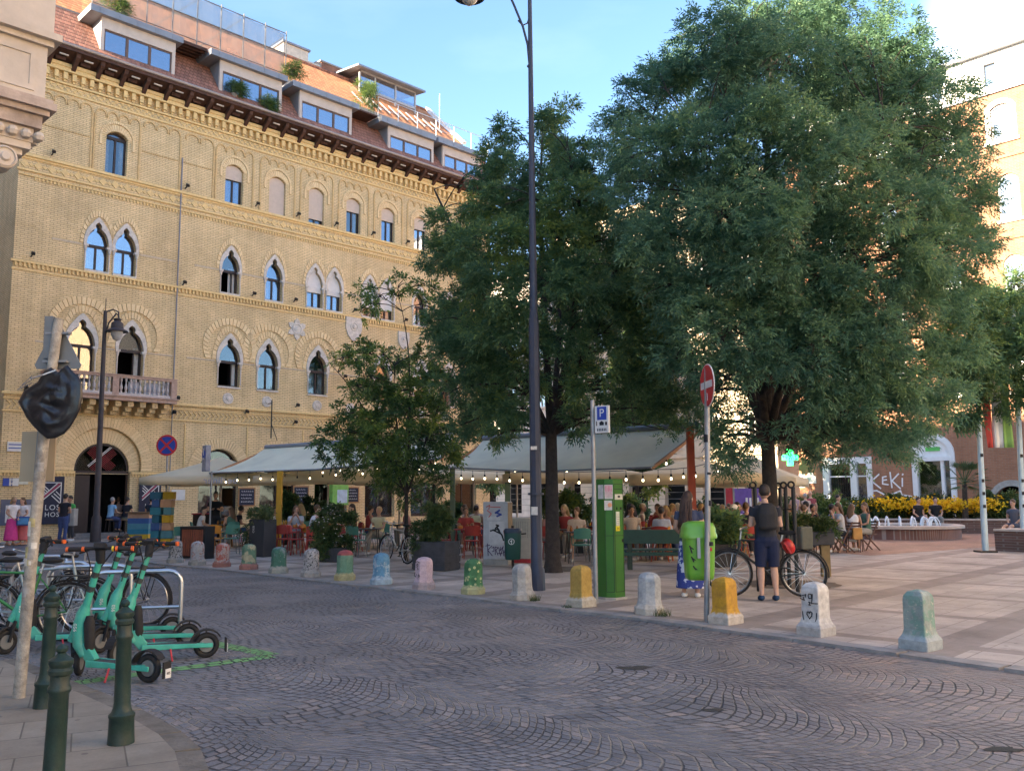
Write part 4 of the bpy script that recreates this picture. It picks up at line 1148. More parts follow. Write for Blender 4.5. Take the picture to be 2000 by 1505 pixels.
# wall writing sprayed in white, as loose strokes
def strokes(name, lines, w, mat_, parent, M_=None, y=0.0, d=0.006):
    mb = MB()
    for ln in lines:
        for i in range(len(ln) - 1):
            a, b = ln[i], ln[i+1]
            mb.bar((a[0], y - 0.0006 * i, a[1]), (b[0], y - 0.0006 * i, b[1]), w, d, (0, 1, 0)) if 0 else mb.bar((a[0], y, a[1]), (b[0], y, b[1]), d, w, (0, 0, 1)) if 0 else strk(mb, a, b, w, y - 0.0007 * i, d)
    return mb.build(name, mat_, parent, M=M_)
def strk(mb, a, b, w, y, d):
    ax, az, bx_, bz = a[0], a[1], b[0], b[1]
    l = hypot(bx_ - ax, bz - az) or 1e-6; ux, uz = (bx_ - ax) / l, (bz - az) / l
    e = w * .35; ax -= ux * e; az -= uz * e; bx_ += ux * e; bz += uz * e
    nx, nz = -uz * w / 2, ux * w / 2
    mb.prism([(ax + nx, az + nz), (bx_ + nx, bz + nz), (bx_ - nx, bz - nz), (ax - nx, az - nz)], y - d, y)
m_spray = M('white_spray', (.78, .78, .78), .7, .1)
sx, sz = 4.0, 1.45
# H, e, K, i with an underline
tagl = [[(.15,1.15),(.10,.45)], [(.50,1.05),(.12,.75),(.55,.42)], [(.85,.95),(.68,.92),(.66,.62),(.92,.58)], [(.70,.78),(.86,.80)], [(1.05,1.12),(1.10,.45)], [(1.45,1.05),(1.12,.75),(1.50,.40)], [(1.62,.85),(1.60,.5)], [(1.64,1.0),(1.66,1.04)],
        [(.02,.30),(.35,.32),(.75,.12),(.85,.05)], [(1.0,.12),(1.5,.3),(1.55,.12),(2.0,.05)]]
strokes('sprayed_writing', [[(sx + p[0] * 1.08, sz + p[1] * 1.15) for p in ln] for ln in tagl], .075, m_spray, RB, y=-.004)
# ================================================================ pale houses closing the square behind the trees
m_cream = M('cream_plaster', (.62, .50, .36), .85, .12, 1.5, .15, dirt=.15)
m_pale = M('pale_plaster', (.58, .50, .44), .85, .12, 1.5, .15, dirt=.15)
m_grout = M('rustication_gap', (.25, .21, .18), .9)
def town_house(name, label, origin, rz, W_, H_, cols, rows, mt, z0=4.9, dz=3.9, depth=10, ground=True, wh=2.1, ww=1.05):
    t = thing(name, label, 'building', origin, rz)
    hs = []; wl_ = []
    for i in range(cols):
        c = W_ * (i + .5) / cols
        for j in range(rows):
            zb = z0 + dz * j
            if zb + wh + .3 < H_ - .6:
                hs.append([(c - ww/2, zb), (c - ww/2, zb + wh), (c + ww/2, zb + wh), (c + ww/2, zb)]); wl_.append((c, zb))
        if ground: hs.append(segarch(c, 1.7, .3, 2.6, 3.3, 8))
    slab([(0, 0), (W_, 0), (W_, H_), (0, H_)], hs, 0, .4, 'wall', mt, t)
    mb = MB(); mb.bx(0, .4, .4, depth, 0, H_); mb.bx(W_ - .4, W_, .4, depth, 0, H_); mb.bx(0, W_, depth, depth + .4, 0, H_); mb.build('side_wall', mt, t)
    mb = MB(); mb.bx(.4, W_ - .4, 1.6, 1.7, 0, H_); mb.build('inner_room', m_room, t)
    mb = MB(); mb.bx(-.3, W_ + .3, -.5, .01, H_ - .25, H_); mb.bx(-.15, W_ + .15, -.25, .01, H_ - .5, H_ - .25); mb.bx(-.05, W_ + .05, -.15, .01, 4.2, 4.45)
    mb.bx(-.2, W_ + .2, -.3, depth + .5, H_, H_ + .12)
    mb.build('cornice', mt, t)
    mb = MB()
    for k in range(8): mb.bx(0, W_, -.004, .01, .5 + k * .45, .53 + k * .45)
    mb.build('rustication', m_grout, t)
    for c, zb in wl_:
        mb = MB(); mb.strip([(c - ww/2, zb), (c - ww/2, zb + wh), (c + ww/2, zb + wh), (c + ww/2, zb)], [(c - ww/2 + .09, zb), (c - ww/2 + .09, zb + wh - .09), (c + ww/2 - .09, zb + wh - .09), (c + ww/2 - .09, zb)], .12, .2)
        mb.bx(c - .04, c + .04, .12, .19, zb, zb + wh - .09); mb.bx(c - ww/2 + .09, c + ww/2 - .09, .125, .185, zb + wh * .66, zb + wh * .66 + .07); mb.bx(c - ww/2, c + ww/2, .12, .2, zb, zb + .09)
        f = mb.build('window', m_whitef, t)
        mb = MB(); mb.bx(c - ww/2 + .05, c + ww/2 - .05, .16, .17, zb + .05, zb + wh - .05); mb.build('pane', m_dglass, f)
        mb = MB(); mb.bx(c - ww/2 - .2, c + ww/2 + .2, -.12, .01, zb + wh + .12, zb + wh + .28); mb.bx(c - ww/2 - .15, c + ww/2 + .15, -.1, .01, zb - .16, zb - .002); mb.bx(c - ww/2 - .14, c - ww/2 - .004, -.05, .01, zb, zb + wh + .12); mb.bx(c + ww/2 + .004, c + ww/2 + .14, -.05, .01, zb, zb + wh + .12)
        mb.build('window_surround', m_pale, t)
    return t
town_house('town_house', 'pale yellow house across the square seen through the big tree', Vector((3.5, 70.5, 0)), radians(-46), 19.2, 23.0, 6, 4, m_cream)
town_house('town_house', 'pinkish pale house in the gap beside the yellow palace', Vector((-9.5, 84, 0)), radians(-46), 18.5, 20.0, 6, 3, m_pale)
# low link wall between the two, and the green pharmacy cross on it
# ================================================================ beige corner house at the left edge, seen only at its cornice
m_beige = M('beige_plaster', (.58, .50, .41), .85, .14, 2, .15, dirt=.12)
m_beige2 = M('weathered_ledge', (.48, .38, .31), .85, .25, 3, .2, dirt=.5)
BQ = atY(113, 190, 12.0); BQ.z = 0
BG = thing('corner_house', 'beige plastered corner house with heavy moulded cornice at the left edge', 'building', BQ, radians(45.5))
mb = MB(); mb.bx(-24, -.95, 1.0, 14, 0, 21); mb.build('wall', m_beige, BG)
mb = MB()
def ring(mb, o, z0, z1): mb.bx(-24, -o, o, 13, z0, z1)
ring(mb, .14, 6.80, 6.98); ring(mb, .07, 6.98, 7.06); ring(mb, .0, 7.06, 7.16); ring(mb, .04, 7.16, 7.22)
mb.build('cornice', m_beige2, BG)
mb = MB(); ring(mb, .24, 6.50, 6.60); ring(mb, .22, 6.60, 6.80); ring(mb, .32, 6.42, 6.50); ring(mb, .62, 5.9, 6.42)
i = 0
for k in range(30):
    mb.ball((-.16 - k * .17, .17, 6.69), .075, 8); 
for k in range(10): mb.ball((-.17, .24 + k * .17, 6.69), .075, 8)
mb.build('frieze', m_beige, BG, 40)
mb = MB()
X = Matrix.Translation((-.58, .44, 6.28)) @ Matrix.Rotation(pi/2, 4, 'X')
mb.lathe([(.16, 0), (.16, .30), (.13, .33), (.12, .30), (.07, .31), (.05, .35)], (0, 0, 0), 18, X)
mb.torus((-.58, .42, 6.28), .13, .03, 'y', 20, 6); mb.torus((-.58, .41, 6.28), .07, .022, 'y', 16, 6)
X = Matrix.Translation((-1.25, .44, 6.28)) @ Matrix.Rotation(pi/2, 4, 'X')
mb.lathe([(.16, 0), (.16, .30), (.12, .33)], (0, 0, 0), 18, X)
mb.bx(-1.3, -.55, .48, 1.0, 6.28, 6.42)
mb.lathe([(.30, 0.0), (.28, 5.3), (.33, 5.42), (.30, 5.5), (.34, 5.75)], (-.95, .85, .6), 16)
mb.build('column', m_beige, BG, 40)
mb = MB(); mb.bx(-1.55, -.12, .16, 1.4, 7.22, 8.02); mb.bx(-24, -1.75, .3, 1.4, 7.22, 8.3)
mb.build('pedestal', m_beige, BG)
mb = MB(); mb.strip([(-1.4, 7.40), (-1.4, 7.92), (-.27, 7.92), (-.27, 7.40)], [(-1.33, 7.40), (-1.33, 7.85), (-.34, 7.85), (-.34, 7.40)], .14, .17); mb.bx(-1.4, -.27, .14, .17, 7.33, 7.41)
mb.bx(-1.65, -.06, .09, 1.5, 8.02, 8.10); mb.bx(-1.7, .02, .0, 1.55, 8.10, 8.20); mb.bx(-1.6, -.07, .1, 1.5, 8.20, 8.9); mb.build('moulding', m_beige, BG)
# unseen houses added to shade the square, one at right to bounce warm sun
def unseen_house(x0, x1, y0, y1, h, label, mt):
    t = thing('town_house', label, 'building', ((x0 + x1) / 2, (y0 + y1) / 2, 0))
    mb = MB(); w, d = (x1 - x0) / 2, (y1 - y0) / 2; mb.bx(-w, w, -d, d, 0, h); mb.build('wall', mt, t)
    mb = MB(); mb.bx(-w - .5, w + .5, -d - .5, d + .5, h, h + .4)
    mb.add([(-w, -d, h + .4), (w, -d, h + .4), (w, d, h + .4), (-w, d, h + .4), (-w + 4, 0, h + 2), (w - 4, 0, h + 2)], [(0,1,5,4), (2,3,4,5), (1,2,5), (3,0,4)])
    mb.build('roof', m_tile, t)
    mb = MB(); fr = MB()
    for (sx_, n_) in ((w + .01, int(2 * d / 3)), ):
        for i in range(n_):
            yy = -d + 2 * d * (i + .5) / n_
            for j in range(int((h - 2) / 4)):
                mb.bx(w - .02, w + .01, yy - .55, yy + .55, 1.6 + j * 4, 3.8 + j * 4); fr.bx(w - .02, w + .06, yy - .7, yy + .7, 1.4 + j * 4, 1.6 + j * 4)
    mb.build('window_row', m_dglass, t); fr.build('sill_row', m_pale, t)
    return t
unseen_house(-52, -32, -24, -3.5, 26.0, 'tall unseen cream house added at the left to shade square and trees', m_cream)
unseen_house(-52, -32, -3, 46, 23.4, 'lower unseen cream house added left of the palace to set the shade edge', m_cream)
unseen_house(-40, -14, -45, -9, 22, 'unseen cream house added behind the photographer to shade the square', m_pale)
unseen_house(24, 40, -30, 20, 20, 'unseen pale house added right of the square to bounce warm sunlight', M('pale_bounce_plaster', (.72,.58,.42), .85, .1, 2))  # added out of view to throw warm fill onto the palace and ground

# ================================================================ trees
def leaf_mat(name, c1, c2, c3, trans=0.25):
    m, nt, b = base(name); k = nt.links.new
    at = nd(nt, 'ShaderNodeAttribute', attribute_name='tone')
    r = nd(nt, 'ShaderNodeValToRGB'); k(at.outputs['Fac'], r.inputs['Fac'])
    r.color_ramp.elements[0].color = (*c1, 1); r.color_ramp.elements[1].color = (*c3, 1)
    e = r.color_ramp.elements.new(0.5); e.color = (*c2, 1)
    k(r.outputs['Color'], b.inputs['Base Color']); b.inputs['Roughness'].default_value = .55; b.inputs['Specular IOR Level'].default_value = .35
    out = nt.nodes['Material Output']
    tr = nd(nt, 'ShaderNodeBsdfTranslucent'); k(r.outputs['Color'], tr.inputs['Color'])
    sc = nd(nt, 'ShaderNodeVectorMath', operation='SCALE'); k(r.outputs['Color'], sc.inputs[0]); sc.inputs['Scale'].default_value = 1.6; k(sc.outputs[0], tr.inputs['Color'])
    mx = nd(nt, 'ShaderNodeMixShader'); mx.inputs['Fac'].default_value = trans
    k(b.outputs[0], mx.inputs[1]); k(tr.outputs[0], mx.inputs[2]); k(mx.outputs[0], out.inputs['Surface'])
    MATS[name] = m
    return m
m_leafA = leaf_mat('leaf_blue_green', (0.060, 0.130, 0.080), (0.105, 0.200, 0.115), (0.20, 0.30, 0.12), .38)
m_leafB = leaf_mat('leaf_mid_green', (0.055, 0.115, 0.060), (0.10, 0.180, 0.080), (0.24, 0.30, 0.07), .38)
m_leafC = leaf_mat('leaf_fresh_green', (0.040, 0.080, 0.030), (0.088, 0.150, 0.042), (0.24, 0.30, 0.055), .3)
m_leafD = leaf_mat('leaf_shrub', (0.025, 0.05, 0.02), (0.06, 0.10, 0.03), (0.14, 0.15, 0.05))
m_bark = M('dark_bark', (0.050, 0.040, 0.034), .95, .35, 9, 1.0)

def leaf_mesh(name, C, D, tone, material, sprig=0.2, nl=9, ll=0.075, lw=0.022, seed=1, droop=0.25):
    """C: sprig roots, D: sprig directions; each sprig carries nl narrow leaflets along a stalk"""
    rg = np.random.default_rng(seed); n = len(C)
    D = D / (np.linalg.norm(D, axis=1, keepdims=True) + 1e-9)
    up = rg.normal(size=(n, 3)) * .5 + np.array([0, 0, 1.0])
    S = np.cross(D, up); S /= (np.linalg.norm(S, axis=1, keepdims=True) + 1e-9)
    N = np.cross(S, D)
    V = np.zeros((n, nl, 4, 3), np.float32)
    sl = sprig * rg.uniform(.7, 1.3, n)[:, None]
    for j in range(nl):
        t = (j // 2 + 1) / (nl // 2 + 1) if j < nl - 1 else 1.0
        side = (1 if j % 2 else -1) if j < nl - 1 else 0
        P = C + D * sl * t - np.array([0, 0, 1.0]) * droop * sl * t * t
        ang = 0.95 + rg.normal(size=(n, 1)) * .2
        ld = D * (np.cos(ang) if side else 1.0) + S * side * (np.sin(ang) if side else 0) + N * rg.normal(size=(n, 1)) * .25
        ld[:, 2] -= .15
        ld /= np.linalg.norm(ld, axis=1, keepdims=True)
        wd = np.cross(ld, N + rg.normal(size=(n, 3)) * .45); wd /= (np.linalg.norm(wd, axis=1, keepdims=True) + 1e-9)
        l_ = ll * rg.uniform(.7, 1.25, (n, 1)); w_ = lw * rg.uniform(.8, 1.2, (n, 1))
        V[:, j, 0] = P; V[:, j, 1] = P + ld * l_ * .45 + wd * w_; V[:, j, 2] = P + ld * l_ - np.array([0, 0, .12]) * l_; V[:, j, 3] = P + ld * l_ * .45 - wd * w_
    V = V.reshape(-1, 3); q = len(V) // 4
    me = bpy.data.meshes.new(name)
    me.vertices.add(len(V)); me.vertices.foreach_set('co', V.ravel())
    me.loops.add(q * 4); me.loops.foreach_set('vertex_index', np.arange(q * 4, dtype=np.int32))
    me.polygons.add(q); me.polygons.foreach_set('loop_start', np.arange(0, q * 4, 4, dtype=np.int32)); me.polygons.foreach_set('loop_total', np.full(q, 4, np.int32))
    me.update()
    a = me.attributes.new('tone', 'FLOAT', 'FACE')
    tt = np.repeat(tone, nl) + rg.normal(size=q) * .15
    a.data.foreach_set('value', np.clip(tt, 0, 1).astype(np.float32))
    me.materials.append(material)
    return me
def crown_points(lobes, n_total, seed, flat=0.8, inner=.45, gap=.0):
    """sprigs spread over uneven clumps on each lobe (x,y,z,r)"""
    rg = np.random.default_rng(seed); L_ = np.array(lobes, float)
    wgt = L_[:, 3] ** 2; wgt /= wgt.sum()
    Cs, Ds, Ts = [], [], []
    for i, (x, y, z, r) in enumerate(L_):
        m = int(n_total * wgt[i]); nc = max(6, int(14 * (r / .8) ** 2))
        cd = rg.normal(size=(nc, 3)); cd /= np.linalg.norm(cd, axis=1, keepdims=True)
        cr = r * rg.uniform(inner, 1.0, nc)[:, None]
        cc = np.array([x, y, z]) + cd * cr * np.array([1, 1, flat])
        csz = r * rg.uniform(.20, .42, nc)
        ci = rg.choice(nc, m, p=(csz ** 2) / (csz ** 2).sum())
        d = rg.normal(size=(m, 3)); d /= np.linalg.norm(d, axis=1, keepdims=True)
        rad = csz[ci] * rg.uniform(0, 1, m) ** .5
        P = cc[ci] + d * rad[:, None] * np.array([1, 1, .75])
        dirn = d + cd[ci] * .8 + np.array([0, 0, .15]) + rg.normal(size=(m, 3)) * .35
        Cs.append(P); Ds.append(dirn)
        lt = rg.uniform(.15, .55)
        Ts.append(lt + rg.normal(size=nc)[ci] * .12 + (rad / csz[ci]) * .12)
    return np.concatenate(Cs), np.concatenate(Ds), np.concatenate(Ts)
def limb(mb, p0, p1, r0, r1, bend=.1, n=7, rng=random):
    p0, p1 = Vector(p0), Vector(p1); d = p1 - p0; L_ = d.length
    o = Vector((rng.uniform(-1, 1), rng.uniform(-1, 1), rng.uniform(-.3, .3))) * bend * L_
    pts = [p0.lerp(p1, t) + o * sin(pi * t) + Vector((0, 0, .12 * L_ * sin(pi * t))) for t in [i / n for i in range(n + 1)]]
    mb.tube(pts, [r0 + (r1 - r0) * i / n for i in range(n + 1)], 7 if r0 < .06 else 10)
    return pts
def tree(name, label, basep, trunk_h, r0, lobes, nspr, material, seed, group=None, lean=(0, 0), leafkw={}, bark=None, fork=None, flat=.8, inner=.45):
    rng = random.Random(seed)
    t = thing(name, label, 'tree', basep, 0, group)
    b = Vector(basep); mb = MB()
    top = Vector((lean[0], lean[1], trunk_h))
    pts = [Vector((0, 0, -.05)), Vector((lean[0] * .1, lean[1] * .1, .25)), Vector((lean[0] * .35, lean[1] * .35, trunk_h * .4)), Vector((lean[0] * .8, lean[1] * .7, trunk_h * .75)), top]
    mb.tube(pts, [r0 * 1.45, r0 * 1.08, r0 * .95, r0 * .85, r0 * .8], 14)
    zmax = max(l[2] - b.z for l in lobes); fk = fork or 5
    cen = Vector((sum(l[0] for l in lobes) / len(lobes) - b.x, sum(l[1] for l in lobes) / len(lobes) - b.y, 0))
    leaders = []
    for i in range(fk):
        a = 2 * pi * i / fk + rng.uniform(-.3, .3); sp = (zmax - trunk_h) * .34
        e = top + Vector((cos(a) * sp, sin(a) * sp, (zmax - trunk_h) * rng.uniform(.55, .85))) + cen * .5
        leaders.append(limb(mb, top - Vector((0, 0, .15)), e, r0 * .55, r0 * .12, .07, 8, rng))
    leaders.append(limb(mb, top - Vector((0, 0, .1)), top + cen * .6 + Vector((0, 0, (zmax - trunk_h) * .95)), r0 * .62, r0 * .1, .05, 8, rng))
    allp = [(p, r0 * (.5 - .4 * j / 8)) for l in leaders for j, p in enumerate(l)]
    for (x, y, z, r) in lobes:
        q = Vector((x, y, z)) - b
        best = min(allp, key=lambda w: (w[0] - q).length + max(0, w[0].z - q.z) * 1.5)
        pts = limb(mb, best[0], q, max(.012, best[1] * .55), .010, .10, 6, rng)
        for _ in range(3):
            s_ = pts[rng.randrange(3, 6)]; e = q + Vector((rng.uniform(-1, 1), rng.uniform(-1, 1), rng.uniform(-.4, .9))) * r * .75
            limb(mb, s_, e, .012, .005, .1, 4, rng)
    mb.build('trunk', bark or m_bark, t, 60)
    C, D, Tn = crown_points([(x - b.x, y - b.y, z - b.z, r) for x, y, z, r in lobes], nspr, seed, flat, inner)
    me = leaf_mesh('crown', C, D, Tn, material, seed=seed, **leafkw)
    o = bpy.data.objects.new('crown', me); COL.objects.link(o); o.parent = t
    return t
def lobes_from(px, basep, back=True, depth_r=3.2, seed=3, front=1.0, xc=None):
    """clumps of the crown surveyed on the photo as (px, py, radius px), put on a rounded crown about the trunk"""
    rg = random.Random(seed); out = []
    X = [p[0] for p in px]; Y = [p[1] for p in px]
    cx = xc or (min(X) + max(X)) / 2; hw = (max(X) - min(X)) / 2; cy = (min(Y) + max(Y)) / 2; hh = (max(Y) - min(Y)) / 2
    for (x, y, r) in px:
        u = min(1, hypot((x - cx) / (hw * 1.1), (y - cy) / (hh * 1.1)))
        dz = depth_r * sqrt(max(0, 1 - u * u))
        for sgn in ((-1, 1) if back and dz > .8 else (rg.choice((-1, 1)),)):
            Yd = basep[1] + sgn * dz * (front if sgn < 0 else 1.0) + rg.uniform(-.4, .4)
            p = atY(x + (rg.uniform(-14, 14) if sgn > 0 else 0), y, basep[1])   # keep place round the trunk
            k = Yd / basep[1]
            if sgn < 0: p = atY(x, y, Yd); rr_ = r * Yd / FPX
            else:
                p = Vector((p.x, Yd, p.z)); rr_ = r * basep[1] / FPX
            out.append((p.x, p.y, p.z, rr_))
    return out
big_px = [(1830,270,70),(1860,400,65),(1820,500,70),(1760,560,70),(1860,560,50),(1700,680,70),(1780,720,60),(1850,660,55),(1640,730,60),(1690,780,60),(1780,840,42),(1620,850,30),(1900,480,45),(1900,300,40),(1330,430,80),(1270,470,60),(1300,560,60),(1380,320,85),(1480,320,85),(1580,300,85),(1480,540,85),(1600,540,80),(1540,680,70),(1660,320,80),(1500,60,75),(1600,80,80),(1690,100,75),(1640,640,70),(1440,80,65),(1750,130,65),(1320,700,55),(1395,55,70),(1470,25,70),(1560,20,70),(1650,40,75),(1730,85,70),(1790,125,65),(1335,110,60),(1290,170,60),(1420,140,80),(1520,120,80),(1620,140,80),(1700,180,75),(1780,200,70),(1850,215,60),(1870,270,55),
 (1240,215,55),(1200,265,45),(1195,340,45),(1260,300,70),(1340,250,80),(1440,240,80),(1540,220,80),(1640,250,80),(1740,290,80),(1830,330,70),(1890,340,55),(1890,420,55),(1230,390,60),(1310,380,70),(1410,420,85),(1500,380,80),(1600,360,80),(1700,400,80),(1800,420,75),(1870,490,60),
 (1360,520,80),(1450,520,85),(1550,480,80),(1650,490,80),(1750,510,70),(1820,560,55),(1340,600,65),(1430,640,85),(1530,600,80),(1630,590,75),(1710,610,65),(1370,680,60),(1460,690,60),(1580,680,60),(1680,690,60),(1770,640,55),(1800,700,55),(1740,740,60),(1840,740,50),(1650,790,55),(1730,820,60),(1800,800,50),(1850,790,40),(1680,860,45),(1590,760,50),(1750,870,40),(1400,770,45),(1430,860,45),(1440,905,25),(1410,830,35),(1600,830,35),(1660,890,25),(1530,830,28),(1810,880,25)]
TB1 = G(1512, 1141, KZ)
lobB = lobes_from(big_px, TB1, True, 3.0, 5)
tree('ash_tree', 'largest leafy tree with a dense blue-green crown beside the man in dark shorts', TB1, 2.75, .15, [(x,y,z,r*1.12) for x,y,z,r in lobB], 62000, m_leafA, 11, leafkw=dict(sprig=.2, nl=9, ll=.088, lw=.0125), lean=(.02, .1), fork=6, flat=.85, inner=.35)
mid_px = [(1090,215,30),(1080,260,45),(1110,300,50),(1000,255,30),(975,300,35),(1010,330,45),(940,340,35),(1060,370,60),(1130,390,55),(985,400,50),(925,400,40),(1170,350,40),(1000,470,60),(1090,470,65),(1170,460,60),(930,480,50),(870,450,40),(1240,480,55),(1060,560,70),(1150,560,70),(1230,570,65),(970,560,60),(900,550,55),(850,490,40),(1290,600,50),(1000,640,60),(1100,650,60),(1190,650,60),(1270,670,50),(920,640,50),(880,620,40),(1240,740,50),(1300,750,50),(950,720,50),(900,700,45),(1020,730,45),(1160,740,45),(940,790,40),(1000,800,35),(1210,800,35),(1280,800,35),(1330,790,35),(1130,820,30),(890,760,35),(900,830,28),(960,850,25),(1300,840,25)]
TB2 = G(1080, 1117, KZ)
lobM = lobes_from(mid_px, TB2, True, 2.7, 6)
tree('ash_tree', 'slender dark tree standing just behind the tall lamp post', TB2, 3.0, .155, lobM, 24000, m_leafB, 12, leafkw=dict(sprig=.22, nl=9, ll=.095, lw=.0155), lean=(.0, .1), fork=4)
sm_px = [(700,560,22),(730,580,18),(780,555,26),(830,555,24),(700,600,14),(845,600,28),(860,640,26),(700,690,30),(670,700,22),(740,690,24),(780,700,22),(720,740,26),(830,690,26),(690,760,22),(740,770,28),(800,760,26),(850,740,26),(780,800,34),(720,820,30),(840,810,32),(670,810,22),(650,850,24),(690,870,34),(740,860,36),(800,860,36),(850,860,34),(880,880,26),(700,910,28),(760,910,34),(820,920,36),(870,935,26),(730,940,24),(780,955,26),(650,890,20)]
TB3 = G(793, 1098, KZ)
lobS = lobes_from(sm_px, TB3, True, 1.5, 7)
lobS = [(x, y, z, r * (.78 if z > 4.6 else 1.0)) for x, y, z, r in lobS if z > 1.75]
tree('young_tree', 'thin young tree with fresh yellow-green leaves before the palace windows', TB3, 1.8, .055, lobS, 3600, m_leafC, 13, leafkw=dict(sprig=.22, nl=9, ll=.11, lw=.021), fork=4)
rt_px = [(1875,650,45),(1855,710,45),(1885,790,38),(1900,700,50),(1900,610,50),(1950,590,50),(2010,610,60),(1960,650,60),(1890,680,45),(1930,720,50),(1990,700,55),(2040,680,50),(1990,640,50),(2030,760,50),(1900,750,30),(1980,780,35),(2060,600,50),(1975,560,30)]
TB4 = G(2120, 1085, KZ)
lobR = lobes_from(rt_px, (0, 25, 0), False, 1.2, 8)
tree('ash_tree', 'dark tree branches reaching in at the right edge above the flag', Vector((17.0, 25, KZ)), 2.6, .15, lobR, 7500, m_leafB, 14, leafkw=dict(sprig=.28, nl=9, ll=.11, lw=.022), fork=4)
# trees in leaf behind the awnings
def tree_far(px, py, Y, hpx, wpx, label, mt, seed):
    b = atY(px, py, Y); b.z = KZ; rg = random.Random(seed); z0 = 2.2; zt = htop(px, hpx, b)
    w = wpx * Y / FPX; lb = []
    for i in range(12):
        a = rg.uniform(0, 2 * pi); tt = (i + .5) / 12
        rad = w * sin(pi * (.18 + .7 * tt)) * rg.uniform(.2, .75)
        lb.append((b.x + cos(a) * rad, b.y + sin(a) * rad, z0 + (zt - z0) * tt, w * rg.uniform(.32, .5)))
    return tree('street_tree', label, b, z0, .10, lb, 2200, mt, seed, leafkw=dict(sprig=.34, nl=7, ll=.20, lw=.05), fork=3)
tree_far(960, 1000, 44, 600, 85, 'green street tree behind the white parasols beside the end of the palace', m_leafB, 31)
tree_far(1245, 1000, 40, 660, 90, 'yellow-green tree behind the second awning', m_leafC, 32)
# shrubs and plants in boxes
def leafy(name, mt, lobes, n, parent=None, seed=1, **kw):
    C, D, Tn = crown_points(lobes, n, seed, .9, .2)
    a = dict(sprig=.14, nl=7, ll=.07, lw=.016); a.update(kw)
    me = leaf_mesh(name, C, D, Tn, mt, seed=seed, **a)
    o = bpy.data.objects.new(name, me); COL.objects.link(o)
    if parent is not None: o.parent = parent
    return o
for s_, o_, z_, r_, n_, lab in ((5.0, .55, 20.95, .38, 260, 'grass tufts growing in the gutter before the second dormer'), (6.7, .60, 20.9, .34, 240, 'weeds in the gutter at the right end of the second dormer'), (8.4, .1, 23.5, .45, 260, 'potted grass on the roof terrace at the end of the net'), (13.2, .1, 23.55, .65, 420, 'yellow-green bush on the roof terrace between the dormers'), (-.4, -.3, 23.5, .5, 240, 'potted shrub on the roof terrace behind the net')):
    t = thing('rooftop_plant', lab, 'plant', fac(s_, o_, z_)); leafy('foliage', m_leafC, [(0, 0, r_ * .5, r_), (.2, .1, r_ * .3, r_ * .7)], n_, t, int(s_ * 10) + 50, sprig=.3, ll=.22, lw=.012)
    mb = MB(); mb.lathe([(.12, -.25), (.15, .05)], (0, 0, 0), 10); mb.build('pot', m_pave_grey, t)

